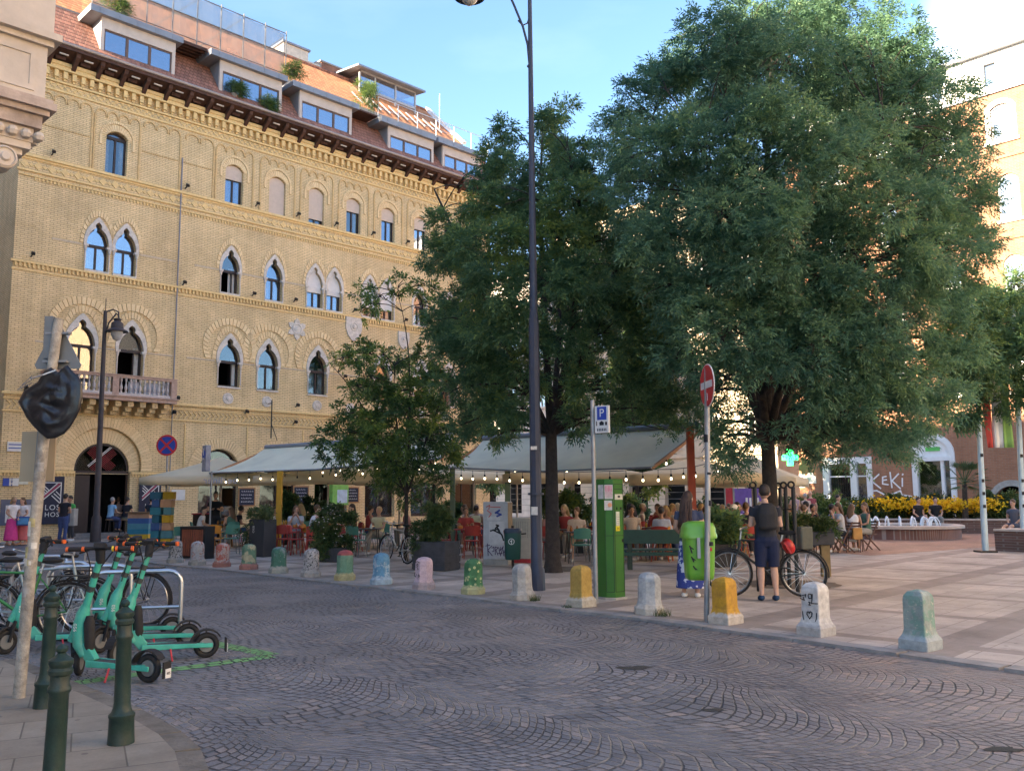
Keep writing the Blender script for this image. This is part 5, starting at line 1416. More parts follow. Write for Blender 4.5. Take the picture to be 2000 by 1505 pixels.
# ================================================================ street furniture
def painted(name, a, b_, c, foot, sc=5.0, th=(.48, .60), dots=None, top=None, seed=0.0):
    """weathered paint in two or three colours over a stone foot, object height 0.57 m"""
    m, nt, b = base(name); k = nt.links.new
    tc = nd(nt, 'ShaderNodeTexCoord'); mp = nd(nt, 'ShaderNodeMapping'); mp.inputs['Location'].default_value = (seed, seed * 1.7, seed * .3); k(tc.outputs['Object'], mp.inputs['Vector'])
    n = nd(nt, 'ShaderNodeTexNoise', i_Scale=sc, i_Detail=6.0, i_Roughness=.65); k(mp.outputs[0], n.inputs['Vector'])
    n2 = nd(nt, 'ShaderNodeTexNoise', i_Scale=sc * 2.7, i_Detail=7.0, i_Roughness=.7); k(mp.outputs[0], n2.inputs['Vector'])
    m1 = nd(nt, 'ShaderNodeMixRGB'); k(sstep(nt, n.outputs['Fac'], th[0], th[0] + .05), m1.inputs['Fac']); m1.inputs['Color1'].default_value = (*a, 1); m1.inputs['Color2'].default_value = (*b_, 1)
    m2 = nd(nt, 'ShaderNodeMixRGB'); k(sstep(nt, n2.outputs['Fac'], th[1], th[1] + .03), m2.inputs['Fac']); k(m1.outputs[0], m2.inputs['Color1']); m2.inputs['Color2'].default_value = (*c, 1)
    out = m2.outputs[0]
    sp = nd(nt, 'ShaderNodeSeparateXYZ'); k(tc.outputs['Object'], sp.inputs[0])
    if dots:
        v = nd(nt, 'ShaderNodeTexVoronoi', i_Scale=dots[0]); k(mp.outputs[0], v.inputs['Vector'])
        md = nd(nt, 'ShaderNodeMixRGB'); k(mth(nt, 'LESS_THAN', v.outputs['Distance'], dots[1]), md.inputs['Fac']); k(out, md.inputs['Color1']); md.inputs['Color2'].default_value = (*dots[2], 1); out = md.outputs[0]
    if top:
        mt = nd(nt, 'ShaderNodeMixRGB'); k(sstep(nt, sp.outputs['Z'], .46, .48), mt.inputs['Fac']); k(out, mt.inputs['Color1']); mt.inputs['Color2'].default_value = (*top, 1); out = mt.outputs[0]
    zz = mth(nt, 'ADD', sp.outputs['Z'], mth(nt, 'MULTIPLY', n2.outputs['Fac'], .14))
    mf = nd(nt, 'ShaderNodeMixRGB'); k(sstep(nt, zz, .19, .23), mf.inputs['Fac']); mf.inputs['Color1'].default_value = (*foot, 1); k(out, mf.inputs['Color2'])
    dr = nd(nt, 'ShaderNodeMapRange'); dr.inputs['From Min'].default_value = .3; dr.inputs['From Max'].default_value = .7; dr.inputs['To Min'].default_value = .7; dr.inputs['To Max'].default_value = 1.2
    n3 = nd(nt, 'ShaderNodeTexNoise', i_Scale=14.0, i_Detail=8.0, i_Roughness=.7); k(mp.outputs[0], n3.inputs['Vector']); k(n3.outputs['Fac'], dr.inputs['Value'])
    s = nd(nt, 'ShaderNodeVectorMath', operation='SCALE'); k(mf.outputs[0], s.inputs[0]); k(dr.outputs['Result'], s.inputs['Scale'])
    k(s.outputs[0], b.inputs['Base Color']); b.inputs['Roughness'].default_value = .8
    bp = nd(nt, 'ShaderNodeBump'); bp.inputs['Strength'].default_value = .5; bp.inputs['Distance'].default_value = .01; k(n3.outputs['Fac'], bp.inputs['Height']); k(bp.outputs['Normal'], b.inputs['Normal'])
    return m
GS = (.30, .29, .26)
BSPEC = [
 ('grey stone bollard covered with black scribbles at the far left end of the row', (.35,.35,.34), (.20,.20,.20), (.03,.03,.03), GS, 9, (.5,.53), None, None),
 ('grey and rust-brown stone bollard in front of the slatted litter bin', (.36,.36,.36), (.33,.34,.36), (.30,.12,.08), GS, 4, (.5,.56), None, None),
 ('stone bollard scrawled over in red and white', (.42,.32,.28), (.38,.10,.07), (.45,.40,.38), (.30,.13,.10), 8, (.49,.57), None, None),
 ('stone bollard half green and half cream with a red-brown foot', (.12,.22,.14), (.42,.38,.24), (.30,.12,.09), (.33,.15,.12), 3.2, (.52,.62), None, None),
 ('dark green stone bollard with grey smears before the tall black planter', (.06,.16,.11), (.17,.22,.22), (.35,.33,.28), (.34,.33,.27), 4, (.55,.63), None, None),
 ('grey stone bollard with a net of black and white scribbles', (.33,.31,.30), (.45,.42,.40), (.02,.02,.02), (.33,.31,.28), 10, (.5,.54), None, None),
 ('green stone bollard with a red top and yellowed foot', (.13,.24,.15), (.15,.26,.17), (.11,.20,.13), (.38,.33,.16), 4, (.5,.62), None, (.33,.08,.08)),
 ('light blue and white painted stone bollard', (.11,.25,.36), (.36,.45,.50), (.06,.15,.27), (.34,.42,.46), 6, (.54,.60), None, None),
 ('pink stone bollard with small dark doodles', (.52,.38,.40), (.48,.36,.39), (.55,.45,.45), (.36,.28,.27), 5, (.5,.62), None, None),
 ('dark green stone bollard dotted with yellow leaves', (.05,.15,.06), (.07,.20,.08), (.04,.11,.05), (.38,.36,.18), 5, (.5,.62), (13.0,.30,(.50,.50,.22)), None),
 ('bare grey stone bollard with a tuft of grass, beside the tall lamp post', (.38,.36,.32), (.32,.31,.29), (.28,.27,.25), (.36,.33,.28), 4, (.5,.62), None, None),
 ('ochre stone bollard with painted flowers beside the parking meter', (.40,.26,.06), (.36,.22,.05), (.32,.18,.05), (.42,.38,.30), 4, (.5,.64), None, None),
 ('pale grey stone bollard right of the green parking meter', (.46,.45,.42), (.38,.38,.37), (.33,.31,.26), (.42,.39,.33), 4, (.5,.64), None, None),
 ('orange-yellow stone bollard with a white foot beside the lime litter bin', (.50,.27,.02), (.45,.24,.03), (.38,.22,.06), (.48,.43,.36), 4, (.5,.66), None, None),
 ('white stone bollard with a black line drawing of a face and a heart', (.55,.53,.49), (.48,.47,.45), (.38,.36,.33), (.42,.40,.37), 4, (.52,.66), None, None),
 ('grey-green weathered stone bollard, nearest and furthest right in the row', (.27,.33,.30), (.17,.28,.23), (.37,.38,.32), (.34,.38,.38), 7, (.5,.57), None, None)]
m_ink = M('black_ink', (.015, .015, .018), .7, .1)
prof = [(.215,0),(.213,.09),(.190,.115),(.172,.15),(.165,.20),(.162,.45),(.152,.50),(.118,.54),(.06,.562),(.01,.57)]
GRP_B = 'painted stone bollards along the kerb'
m_grass = leaf_mat('grass_blade', (.05,.07,.02), (.10,.12,.04), (.20,.17,.07))
for i, (bs, p) in enumerate(zip(BSPEC, BP)):
    mb = MB(); mb.lathe(prof, (0, 0, 0), 8, None, pi / 8)
    if i in (11, 13, 14, 15):   # squarer, taller cut
        mb = MB(); pr = [(.205,0),(.205,.10),(.165,.15),(.148,.20),(.146,.49),(.135,.53),(.10,.565),(.02,.585)]
        vs = []; n_ = 4
        mb.lathe([(r_ * 1.10, z_) for r_, z_ in pr], (0, 0, 0), 4, None, pi / 4)
    o = mb.build('stone_bollard', painted('bollard_paint_%d' % i, *bs[1:4], bs[4], bs[5], bs[6], bs[7], bs[8], i * 3.7))
    bevel(o, .012, 2)
    for pl in o.data.polygons: pl.use_smooth = False
    o.location = (p.x, p.y, KZ - .005); dd = (BP[min(i+1,15)] - BP[max(i-1,0)]); o.rotation_euler = (random.uniform(-.03,.03), random.uniform(-.03,.03), atan2(dd.y, dd.x))
    o.scale = (1, 1, random.uniform(.97, 1.03) * (1.06 if i in (14, 15) else 1))
    tag(o, bs[0], 'bollard', GRP_B)
    if i == 14:
        S_ = [[(-.10,.43),(-.04,.45),(-.05,.42)], [(-.115,.40),(-.06,.385),(-.075,.42)], [(.0,.46),(.03,.46),(.035,.42),(.0,.41),(-.01,.44),(.0,.46)], [(.045,.46),(.03,.36),(.11,.365)], [(-.01,.37),(.015,.37),(-.005,.34),(.02,.34)],
              [(-.09,.26),(-.085,.20),(-.06,.13)], [(.09,.26),(.085,.20),(.06,.13)], [(0,.19),(-.035,.235),(-.03,.262),(-.01,.265),(0,.25),(.012,.27),(.035,.258),(.03,.225),(0,.19)]]
        R_ = Matrix.Rotation(-atan2(dd.y, dd.x) + radians(-8) + 0, 4, 'Z')
        strokes('drawing', S_, .009, m_ink, o, Matrix.Translation((0, -.119, 0)), 0, .004)
    if i == 8:
        S_ = [[(-.02,.42),(.0,.46),(.02,.42),(-.01,.40),(.03,.36),(0,.35)], [(-.06,.30),(-.08,.24),(-.04,.22),(-.02,.27)], [(.04,.27),(.07,.25),(.05,.22),(.03,.25),(.04,.27)], [(-.1,.5),(-.05,.48),(.0,.5),(.06,.48)]]
        strokes('drawing', S_, .008, m_ink, o, Matrix.Translation((0, -.152, 0)), 0, .004)
    if i == 11:
        X = []
        for cx, cz in ((-.06,.45),(-.01,.38),(-.06,.30),(.07,.43),(.06,.30),(.02,.24)):
            X.append([(cx + .022 * cos(t * pi / 4), cz + .022 * sin(t * pi / 4)) for t in range(9)])
        strokes('painted_flower', X, .008, M('flower_white', (.6, .58, .5), .7), o, Matrix.Rotation(pi, 4, 'Z') @ Matrix.Translation((0, -.117, 0)), 0, .004)
def tuft(p, n=45, h=.13, r=.09, label='tuft of grass at a bollard foot'):
    mb = MB()
    for _ in range(n):
        a = random.uniform(0, 2*pi); q = r * sqrt(random.random()); x, y = cos(a) * q, sin(a) * q; hh = h * random.uniform(.5, 1.1); lx, ly = random.uniform(-.05,.05), random.uniform(-.05,.05)
        mb.add([(x - .003, y, 0), (x + .003, y, 0), (x + lx, y + ly, hh)], [(0,1,2)])
    o = mb.build('grass_tuft', m_grass); o.location = p; tag(o, label, 'grass'); return o
q = BP[10]; tuft((q.x + .17, q.y - .17, KZ), 90, .12, .10, 'grass tuft at the foot of the bare grey bollard')
q = BP[12]; tuft((q.x + .14, q.y - .22, KZ), 90, .12, .12, 'grass tuft at the foot of the pale bollard right of the meter')
q = BP[11]; tuft((q.x - .22, q.y - .12, KZ), 40, .06, .08, 'low grass tuft at the foot of the ochre bollard')
# near green cast-iron bollards
m_dgreen = M('bollard_green', (.014, .034, .026), .5, .25, 9, .15, dirt=.35)
gprof = [(.085,0),(.082,.05),(.078,.16),(.083,.17),(.083,.185),(.066,.20),(.056,.23),(.052,.26),(.047,.66),(.056,.675),(.056,.69),(.047,.705),(.047,.755),(.057,.765),(.060,.785),(.050,.80),(.060,.82),(.058,.84),(.030,.86),(.018,.875),(.028,.885),(.030,.90),(.02,.915),(.002,.925)]
for lab, px, d_, sc in (('dark green iron bollard beside the taped sign pole, furthest of the three', G(87, 1380, .04), None, 1.0), ('dark green iron bollard nearest the photographer, cut off by the frame', Vector((-2.31, 4.66, .04)), None, .93), ('dark green iron bollard in front of the turquoise scooters', G(236, 1450, .04), None, 1.0)):
    mb = MB(); mb.lathe(gprof, (0,0,0), 20); o = mb.build('iron_bollard', m_dgreen, None, 35); o.location = px; o.scale = (1,1,sc); o.rotation_euler = (random.uniform(-.02,.02), random.uniform(-.01,.03), 0)
    tag(o, lab, 'bollard', 'dark green iron bollards at the near kerb')
# sign pole with blank sign backs, one sign wrapped in black plastic
m_galv = M('galvanised', (.30, .31, .32), .45, .2, 5, .05, .5, dirt=.2)
m_rust = M('taped_pole', (.34, .31, .26), .75, .4, 14, .4, dirt=.5)
m_back = M('sign_back', (.20, .21, .21), .5, .12, 4, 0, .3)
m_bag = M('black_plastic', (.012, .012, .015), .30, .2, 5, .15, 0, spec=.5)
bp_ = G(36, 1362, .04)
SG = thing('sign_post', 'leaning sign pole with a blank triangular sign back and a sign wrapped in black plastic', 'sign', bp_)
def sgp(px, py, dy=0):
    p = atY(px, py, bp_.y + dy); return p - bp_
top = sgp(115, 622); mb = MB(); ptsp = [Vector((0,0,-.05)), sgp(58, 1130), sgp(78, 930), sgp(96, 760), top]
mb.tube(ptsp, [.048,.046,.045,.042,.040], 14); mb.build('pole', m_rust, SG, 50)
mb = MB()
rng = random.Random(4)
for i in range(15):
    t = rng.uniform(.25, .62); a = rng.uniform(-2.4, -.4); z = t * top.z; c_ = Vector((top.x * t + (ptsp[1].x - top.x * .3) * 0, 0, z))
    # follow the pole
    for j in range(len(ptsp) - 1):
        if ptsp[j].z <= z <= ptsp[j+1].z:
            c_ = ptsp[j].lerp(ptsp[j+1], (z - ptsp[j].z) / (ptsp[j+1].z - ptsp[j].z))
    h_ = rng.uniform(.03, .09); vs = []; n_ = 6
    for k_ in range(n_ + 1):
        aa = a + (k_ / n_ - .5) * rng.uniform(.9, 1.0)
        for dz in (0, h_): vs.append(c_ + Vector((cos(aa) * .0495, sin(aa) * .0495, dz)))
    mb.k = i % 3
    mb.add(vs, [(2*k_, 2*k_+2, 2*k_+3, 2*k_+1) for k_ in range(n_)])
mb.build('sticker_remains', [M('paper_white', (.55,.53,.48), .8, .2, 20), M('paper_yellow', (.45,.38,.18), .8, .3, 20), M('paper_grey', (.3,.29,.27), .8, .3, 20)], SG)
a, b, c = sgp(63, 716, -.06), sgp(163, 716, -.06), sgp(114, 619, -.06)
tri = []
for p, q, r_ in ((a,b,c),(b,c,a),(c,a,b)): tri += [p.lerp(r_, .07), p.lerp(q, .07)]
tri = [a.lerp(c,.08), a.lerp(b,.08), b.lerp(a,.08), b.lerp(c,.08), c.lerp(b,.08), c.lerp(a,.08)]
mb = MB(); dv = Vector((.0, .012, 0)); mb.add([*tri, *[p + dv for p in tri]], [(0,1,2,3,4,5), (11,10,9,8,7,6)] + [(i, (i+1)%6, (i+1)%6+6, i+6) for i in range(6)])
tri_o = mb.build('triangular_sign', m_back, SG)
# the plate hides behind the pole: turn it so that the pole runs in front
for v in tri_o.data.vertices: v.co.y += .125; v.co.x -= .065
for yy in (650, 705): mb = MB(); p = sgp(106 if yy < 680 else 101, yy); mb.box(p + Vector((.02,.03,0)), (.20, .06, .016)); mb.build('clamp', m_galv, SG)
mb = MB(); p0_, p1_ = sgp(108, 618, .03), sgp(104, 700, .03); mb.bar(p0_ + Vector((-.045,0,0)), p1_ + Vector((-.045,0,0)), .07, .04, (0,1,0)); mb.build('bracket', m_back, SG)
# wrapped sign: a round plate under crumpled black film with a torn window
cen = sgp(102, 785, -.10)
bm = bmesh.new(); rad = [(.27,0),(.28,.5),(.29,1.0),(.25,1.45),(.26,1.8),(.22,2.4),(.25,2.9),(.30,3.15),(.23,3.6),(.29,4.1),(.32,4.6),(.29,5.1),(.27,5.7)]
outl = [(-66,0),(-56,-22),(-30,-40),(-18,-62),(-6,-68),(8,-58),(20,-70),(26,-72),(34,-62),(48,-50),(56,-34),(58,-10),(55,14),(48,30),(38,48),(26,62),(10,70),(-5,71),(-20,60),(-36,44),(-48,30),(-57,14)]
P_ = [Vector((x * bp_.y / FPX, 0, -y * bp_.y / FPX)) for x, y in outl]
mbb = MB(); rings = 16; vs = []; n_ = len(P_)
for side in (-1, 1):
    for r_ in range(rings + 1):
        t = 1 - r_ / rings
        for i, p in enumerate(P_):
            qx, qz = p.x * t, p.z * t; fold = .012 * sin(qz * 70 + qx * 14 + 5 * noise.noise(Vector((qx * 9, side, qz * 9)))) * min(1, 3 * (1 - t) + .2) + .03 * noise.noise(Vector((qx * 8, side * 3.0, qz * 14)))
            vs.append((p.x * t, side * (.028 * sqrt(max(0, 1 - t * t)) + .004) + fold * side * (1 if t < .98 else 0), p.z * t))
fs = []
for s_ in range(2):
    b0 = s_ * (rings + 1) * n_
    for r_ in range(rings):
        for i in range(n_): fs.append((b0 + r_*n_ + i, b0 + r_*n_ + (i+1)%n_, b0 + (r_+1)*n_ + (i+1)%n_, b0 + (r_+1)*n_ + i))
for i in range(n_): fs.append((i, (i+1)%n_, (rings+1)*n_ + (i+1)%n_, (rings+1)*n_ + i))
mbb.add(vs, fs); wo_ = mbb.build('wrapped_sign', m_bag, SG, 180); ss_ = wo_.modifiers.new('subsurf', 'SUBSURF'); ss_.levels = 0; ss_.render_levels = 0; wo_.location = cen
mb = MB()
pass

mb = MB()
for i in range(3): mb.bar((-.27 + .02*i, -.05, .10 + .02*i), (-.14, -.075, .15 + .03*i), .006, .004)
mb.tube([(.05,-.06,.26),(-.05,-.07,.22),(-.16,-.06,.19)], .008, 5); mb.build('silver_tape', M('silver_tape', (.6,.62,.65), .25, .1, 4, 0, .7), wo_)
mb = MB(); q0, q1 = sgp(40, 940, .22), sgp(112, 842, .22); mb.bx(q0.x, q1.x, .20, .22, q0.z, q1.z); mb.build('sign_plate', M('beige_plate', (.36,.29,.19), .6, .06, 3), SG)
mb = MB(); mb.tube([sgp(72, 945, .14), sgp(80, 842, .14)], .03, 8); mb.build('bracket', m_back, SG)
# e-scooters
m_turq = M('turquoise_paint', (.055, .40, .30), .42, .18, 7, .05, 0, dirt=.35, coat=.15)
m_rub = M('black_rubber', (.018, .018, .019), .75, .2, 20, .1)
m_org = M('orange_reflector', (.75, .14, .03), .35); m_yel = M('yellow_ring', (.75, .55, .05), .4)
m_mat = M('deck_mat', (.05, .052, .055), .9, .2, 40, .2)
m_redk = M('red_kick', (.45,.04,.05), .5)
def wheel(mb, c, R, r, axis='y', spokes=0, rim=None, n=30):
    mb.k = 0; mb.torus(c, R - r, r, axis, n, 8)
def scooter(loc, rz, label, steer=0.0):
    t = thing('electric_scooter', label, 'scooter', loc, rz, 'turquoise rental scooters parked at the near kerb')
    # x forward, rear wheel at the origin, front wheel at x=.92
    mb = MB()
    for y in (-.075, .075): mb.bar((-.06, y, .13), (.62, y, .155), .022, .045)
    mb.bx(.02, .62, -.085, .085, .115, .155); mb.bar((.60, 0, .15), (.72, 0, .30), .10, .07, (0,1,0))
    bevel(mb.build('deck', m_turq, t), .008)
    mb = MB(); mb.bx(.10, .60, -.08, .08, .156, .166); mb.build('deck_mat', m_mat, t)
    mb = MB(); mb.torus((0,0,.125), .10, .028, 'y', 24, 8); w = mb.build('rear_wheel', m_rub, t, 60)
    mb = MB(); mb.lathe([(.07,-.02),(.075,0),(.07,.02)], (0,0,0), 16, Matrix.Translation((0,0,.125)) @ Matrix.Rotation(pi/2, 4, 'X')); mb.build('rim', m_back, w, 40)
    mb = MB(); pts = [(.165*cos(a_), .165*sin(a_) + .125) for a_ in [radians(12 + 17*i) for i in range(9)]]; pin = [(.15*cos(a_), .15*sin(a_) + .125) for a_ in [radians(12 + 17*i) for i in range(9)]]
    mb.strip(pts, pin, -.045, .045); mb.bx(-.20, -.185, -.05, .05, .05, .19); fd = mb.build('fender', m_rub, t)
    mb = MB(); mb.bx(-.212, -.205, -.035, .035, .05, .13); mb.build('number_plate', M('plate_white', (.7,.7,.68), .5), fd)
    text_obj('TIER\n495', .035, 'plate_number', m_ink, fd, Matrix.Translation((-.2135, 0, .09)) @ Matrix.Rotation(-pi/2, 4, 'Z') @ FRONT, .001) if 0 else text_obj('495', .034, 'plate_number', m_ink, fd, Matrix.Translation((-.2135, 0, .09)) @ Matrix.Rotation(-pi/2, 4, 'Z') @ FRONT, .001)
    # stem group: leaning back, thick lower housing
    b0, b1 = Vector((.80, 0, .30)), Vector((.585, 0, 1.09))
    mb = MB(); mb.tube([(.70,0,.20),(.765,0,.30),(.775,0,.45),(.745,0,.58),(.72,0,.66)], [.045,.062,.066,.06,.036], 14); mb.tube([(.725,0,.62), b1], [.036,.028], 12)
    mb.tube([(.86,0,.33),(.78,0,.48)], [.04,.05], 12)
    st = mb.build('stem', m_turq, t, 50)
    mb = MB(); mb.tube([(.655,0,.24),(.655,0,.30),(.672,0,.50),(.668,0,.56)], [.03,.048,.048,.03], 12); mb.build('battery', m_rub, t, 50)
    for sgn in (-1, 1):
        text_obj('056', .05, 'number_sticker', M('plate_white', (.7,.7,.68), .5), st, Matrix.Translation((.77, sgn*.068, .46)) @ Euler((pi/2, radians(0), 0 if sgn < 0 else pi)).to_matrix().to_4x4() @ Matrix.Rotation(-pi/2, 4, 'Z'), .001)
    mb = MB()
    for z_, r_ in ((.80,.033),(.93,.031)): 
        tt = (z_ - .62) / .47; mb.tube([(.725 + (.585-.725)*tt + .01, 0, z_-.02), (.725 + (.585-.725)*tt - .01, 0, z_+.03)], r_ + .004, 10)
    mb.build('sticker', M('dark_sticker', (.04,.05,.05), .6), st)
    Ms = Matrix.Translation((.8,0,0)) @ Matrix.Rotation(steer, 4, 'Z') @ Matrix.Translation((-.8,0,0))
    mb = MB(); mb.torus((.92,0,.125), .10, .028, 'y', 24, 8, Ms); w = mb.build('front_wheel', m_rub, t, 60)
    mb = MB(); mb.lathe([(.075,-.02),(.08,0),(.075,.02)], (0,0,0), 16, Ms @ Matrix.Translation((.92,0,.125)) @ Matrix.Rotation(pi/2, 4, 'X'))
    mb.build('rim', m_back, w, 40)
    mb = MB()
    for y in (-.055,.055): mb.bar(Ms @ Vector((.92,y,.125)), Ms @ Vector((.86,y,.34)), .03, .02)
    pts = [(.92 + .16*cos(a_), .16*sin(a_) + .125) for a_ in [radians(20 + 15*i) for i in range(9)]]; pin = [(.92 + .147*cos(a_), .147*sin(a_) + .125) for a_ in [radians(20 + 15*i) for i in range(9)]]
    mb.strip(pts, pin, -.045, .045, Ms); mb.build('fork', m_rub, t)
    Mh = Matrix.Translation((.585,0,0)) @ Matrix.Rotation(steer, 4, 'Z') @ Matrix.Translation((-.585,0,0))
    mb = MB(); mb.tube([Mh @ Vector(p) for p in ((.60,0,1.04),(.575,0,1.16))], [.04,.045], 10); mb.tube([Mh @ Vector(p) for p in ((.56,-.27,1.17),(.57,-.1,1.175),(.57,.1,1.175),(.56,.27,1.17))], .017, 10)
    for s_ in (-1,1): mb.tube([Mh @ Vector((.56,s_*.16,1.17)), Mh @ Vector((.56,s_*.27,1.17))], .022, 10); mb.bar(Mh @ Vector((.58,s_*.10,1.16)), Mh @ Vector((.63,s_*.19,1.13)), .015)
    mb.box(Mh @ Vector((.57,0,1.19)), (.08,.10,.05), (0, radians(20), steer)); hb = mb.build('handlebar', m_rub, t, 50)
    mb = MB()
    for s_ in (-1,1): mb.tube([Mh @ Vector((.56,s_*.272,1.17)), Mh @ Vector((.56,s_*.292,1.17))], .024, 10); mb.tube([Mh @ Vector((.56,s_*.135,1.17)), Mh @ Vector((.56,s_*.155,1.17))], .024, 10)
    mb.build('indicator_light', m_org, hb, 50)
    mb = MB(); mb.tube([Mh @ Vector((.56,-.12,1.172)), Mh @ Vector((.56,-.105,1.172))], .026, 10); mb.build('grip_ring', m_yel, hb, 50)
    mb = MB(); mb.tube([Mh @ Vector((.57,.12,1.16)), (.63,.07,1.02), (.66,.05,.90), (.70,.045,.74)], .006, 5); mb.tube([Mh @ Vector((.57,-.12,1.16)), (.64,-.08,1.00), (.66,-.05,.86), (.71,-.045,.72)], .006, 5); mb.build('brake_cable', m_rub, t, 60)
    mb = MB(); mb.tube([(.35,.09,.12),(.33,.16,.012)], .010, 6); mb.build('kickstand', m_redk, t, 50)
    return t
def two(a, b):   # placement from the ground pixels of the rear wheel and a heading
    return a
g = G(289, 1332, 0); scooter(g, radians(163), 'nearest turquoise scooter, standing left-facing behind the iron bollard', radians(-62))
g = G(402, 1283, 0); scooter(g, radians(203), 'rightmost turquoise scooter with its rear wheel by the green paint line', radians(62))
g = G(366, 1262, 0); scooter(g, radians(200), 'second turquoise scooter from the right, behind the rightmost one', radians(45))
g = G(335, 1246, 0); scooter(g, radians(198), 'third turquoise scooter from the right, mostly hidden between its neighbours', radians(40))
g = G(190, 1262, 0); scooter(g, radians(205), 'leftmost turquoise scooter behind the furthest iron bollard', radians(40))
# galvanised bike racks
m_chr = M('steel_tube', (.52, .54, .57), .28, .1, 4, 0, .85)
def rack(p, rz, label):
    mb = MB(); w, h, r_ = .95, .82, .14; pts = [(-w/2,0,0),(-w/2,0,h-r_)] + [(-w/2 + r_ - r_*cos(a_), 0, h - r_ + r_*sin(a_)) for a_ in [pi/8*i for i in range(1,5)]] + [(w/2 - r_ + r_*sin(a_), 0, h - r_ + r_*cos(a_)) for a_ in [pi/8*i for i in range(0,4)]] + [(w/2,0,h-r_),(w/2,0,0)]
    mb.tube(pts, .024, 10); mb.tube([(-w/2,0,.42),(w/2,0,.42)], .018, 8); o = mb.build('bike_rack', m_chr, None, 60); o.location = p; o.rotation_euler = (0,0,rz); tag(o, label, 'bike rack', 'steel hoop racks')
for (px, py, lab, rz_) in ((262, 1262, 'steel hoop rack between the turquoise scooters', 12), (170, 1240, 'second steel hoop rack, holding the grey bicycle', 10), (95, 1226, 'third steel hoop rack behind the taped pole', 8), (22, 1216, 'steel hoop rack at the left edge', 8), (60, 1200, 'rear steel hoop rack beyond the others', 6)):
    rack(G(px, py, 0), radians(rz_), lab)
# bicycles
def bicycle(loc, rz, label, col, lean=.04, extras=(), basket=None, share=False, scale=1.0):
    t = thing('bicycle', label, 'bicycle', loc, rz); t.rotation_euler = (lean, 0, rz); t.scale = (scale,)*3
    R_, wb_ = .34, 1.05
    mf = M('bike_frame_' + label[:9], col, .4, .1, 4, 0, .3)
    for nm, x in (('front_wheel', wb_), ('rear_wheel', 0)):
        mb = MB(); mb.torus((x,0,R_), R_-.018, .018, 'y', 36, 6); w = mb.build(nm, m_rub, t, 60)
        mb = MB(); mb.torus((x,0,R_), R_-.045, .010, 'y', 32, 4); mb.tube([(x,-.04,R_),(x,.04,R_)], .022, 8)
        for i in range(18): a_ = 2*pi*i/18; mb.bar((x,(.025 if i%2 else -.025),R_), (x + (R_-.05)*cos(a_),0,R_+(R_-.05)*sin(a_)), .0035)
        mb.build('rim', m_chr, w, 60)
    bb = (.43,0,.29); st = (.30,0,.78); ht = (.88,0,.82); hb_ = (.91,0,.66)
    mb = MB(); mb.tube([bb, st], .016, 8); mb.tube([st, ht], .015, 8); mb.tube([bb, hb_], .019, 8); mb.tube([ht, hb_], .02, 8)
    for y in (-.05,.05): mb.tube([bb, (0,y,R_)], .010, 6); mb.tube([(.31,0,.74), (0,y,R_)], .008, 6); mb.tube([hb_, (.95,y*.9,.60), (wb_,y,R_)], .011, 6)
    mb.build('frame', mf, t, 60)
    mb = MB(); mb.tube([st, (.27,0,.90)], .013, 8); mb.tube([ht,(.86,0,.95)], .013, 8); mb.tube([(.80,-.28,1.0),(.86,-.15,.98),(.87,0,.96),(.86,.15,.98),(.80,.28,1.0)], .012, 8); mb.build('handlebar', m_chr, t, 60)
    mb = MB(); mb.lathe([(.02,0),(.08,.01),(.09,.04),(.04,.07)], (.20,0,.89), 10, None, 0, 1.5, .8); mb.build('saddle', m_rub, t, 60)
    mb = MB(); mb.lathe([(.09,-.006),(.09,.006)], (0,0,0), 18, Matrix.Translation((.43,-.05,.29)) @ Matrix.Rotation(pi/2,4,'X')); mb.bar((.43,-.07,.29),(.55,-.08,.17),.018); mb.bar((.43,.07,.29),(.31,.08,.41),.018); mb.box((.57,-.12,.16),(.09,.08,.02)); mb.box((.29,.12,.42),(.09,.08,.02))
    mb.bar((.43,-.05,.37),(0,-.05,.38),.008); mb.bar((.43,-.05,.21),(0,-.05,.31),.008); mb.build('crankset', m_rub, t)
    mb = MB()
    for x, a0_, a1_ in ((0, 20, 190), (wb_, 20, 150)):
        mb.torus((x,0,R_), R_+.015, .012, 'y', 14, 5, None, radians(a0_), radians(a1_))
    mb.build('mudguard', m_rub, t, 60)
    mb = MB(); mb.bx(-.22,.22,-.07,.07,.735,.75); 
    for y in (-.06,.06): mb.bar((-.12,y,.74),(0,y,.34),.008); mb.bar((.12,y,.74),(0,y,.34),.008)
    mb.build('carrier', m_black, t)
    return t
g0 = G(1572, 1166, KZ); g1 = G(1441, 1150, KZ)
BK = bicycle(g0, radians(171), 'black city bicycle leaning on the tree guard behind the man', (.03,.04,.04), .05, scale=1.08)
mb = MB(); mb.ball((0,0,0), .115, 14, (1.15, .9, .8)); mb.bx(-.10,.10,-.10,.10,-.06,-.03)
o = mb.build('bike_helmet', M('helmet_red', (.42,.02,.02), .35, .2, 12), None, 60); hp = atY(1540, 1066, g0.y - .12); o.location = hp; o.rotation_euler = (0, radians(60), 0); tag(o, 'red bicycle helmet hanging on the black bicycle', 'helmet')
mb = MB(); mb.bx(-.11,.11,-.07,.07,-.18,.18); o = bevel(mb.build('pannier_bag', M('olive_cloth', (.10,.10,.075), .9, .1, 20, .2)), .03, 3); o.location = atY(1572, 1050, g0.y - .02); o.rotation_euler = (0,0,.3); tag(o, 'olive grey bag on the carrier of the black bicycle', 'bag')
bicycle(G(285, 1222, 0), radians(172), 'silver bicycle locked to the second hoop rack', (.42,.38,.33), -.05)
bicycle(G(150, 1232, 0), radians(165), 'grey bicycle with black saddle behind the taped pole', (.25,.27,.28), .04)
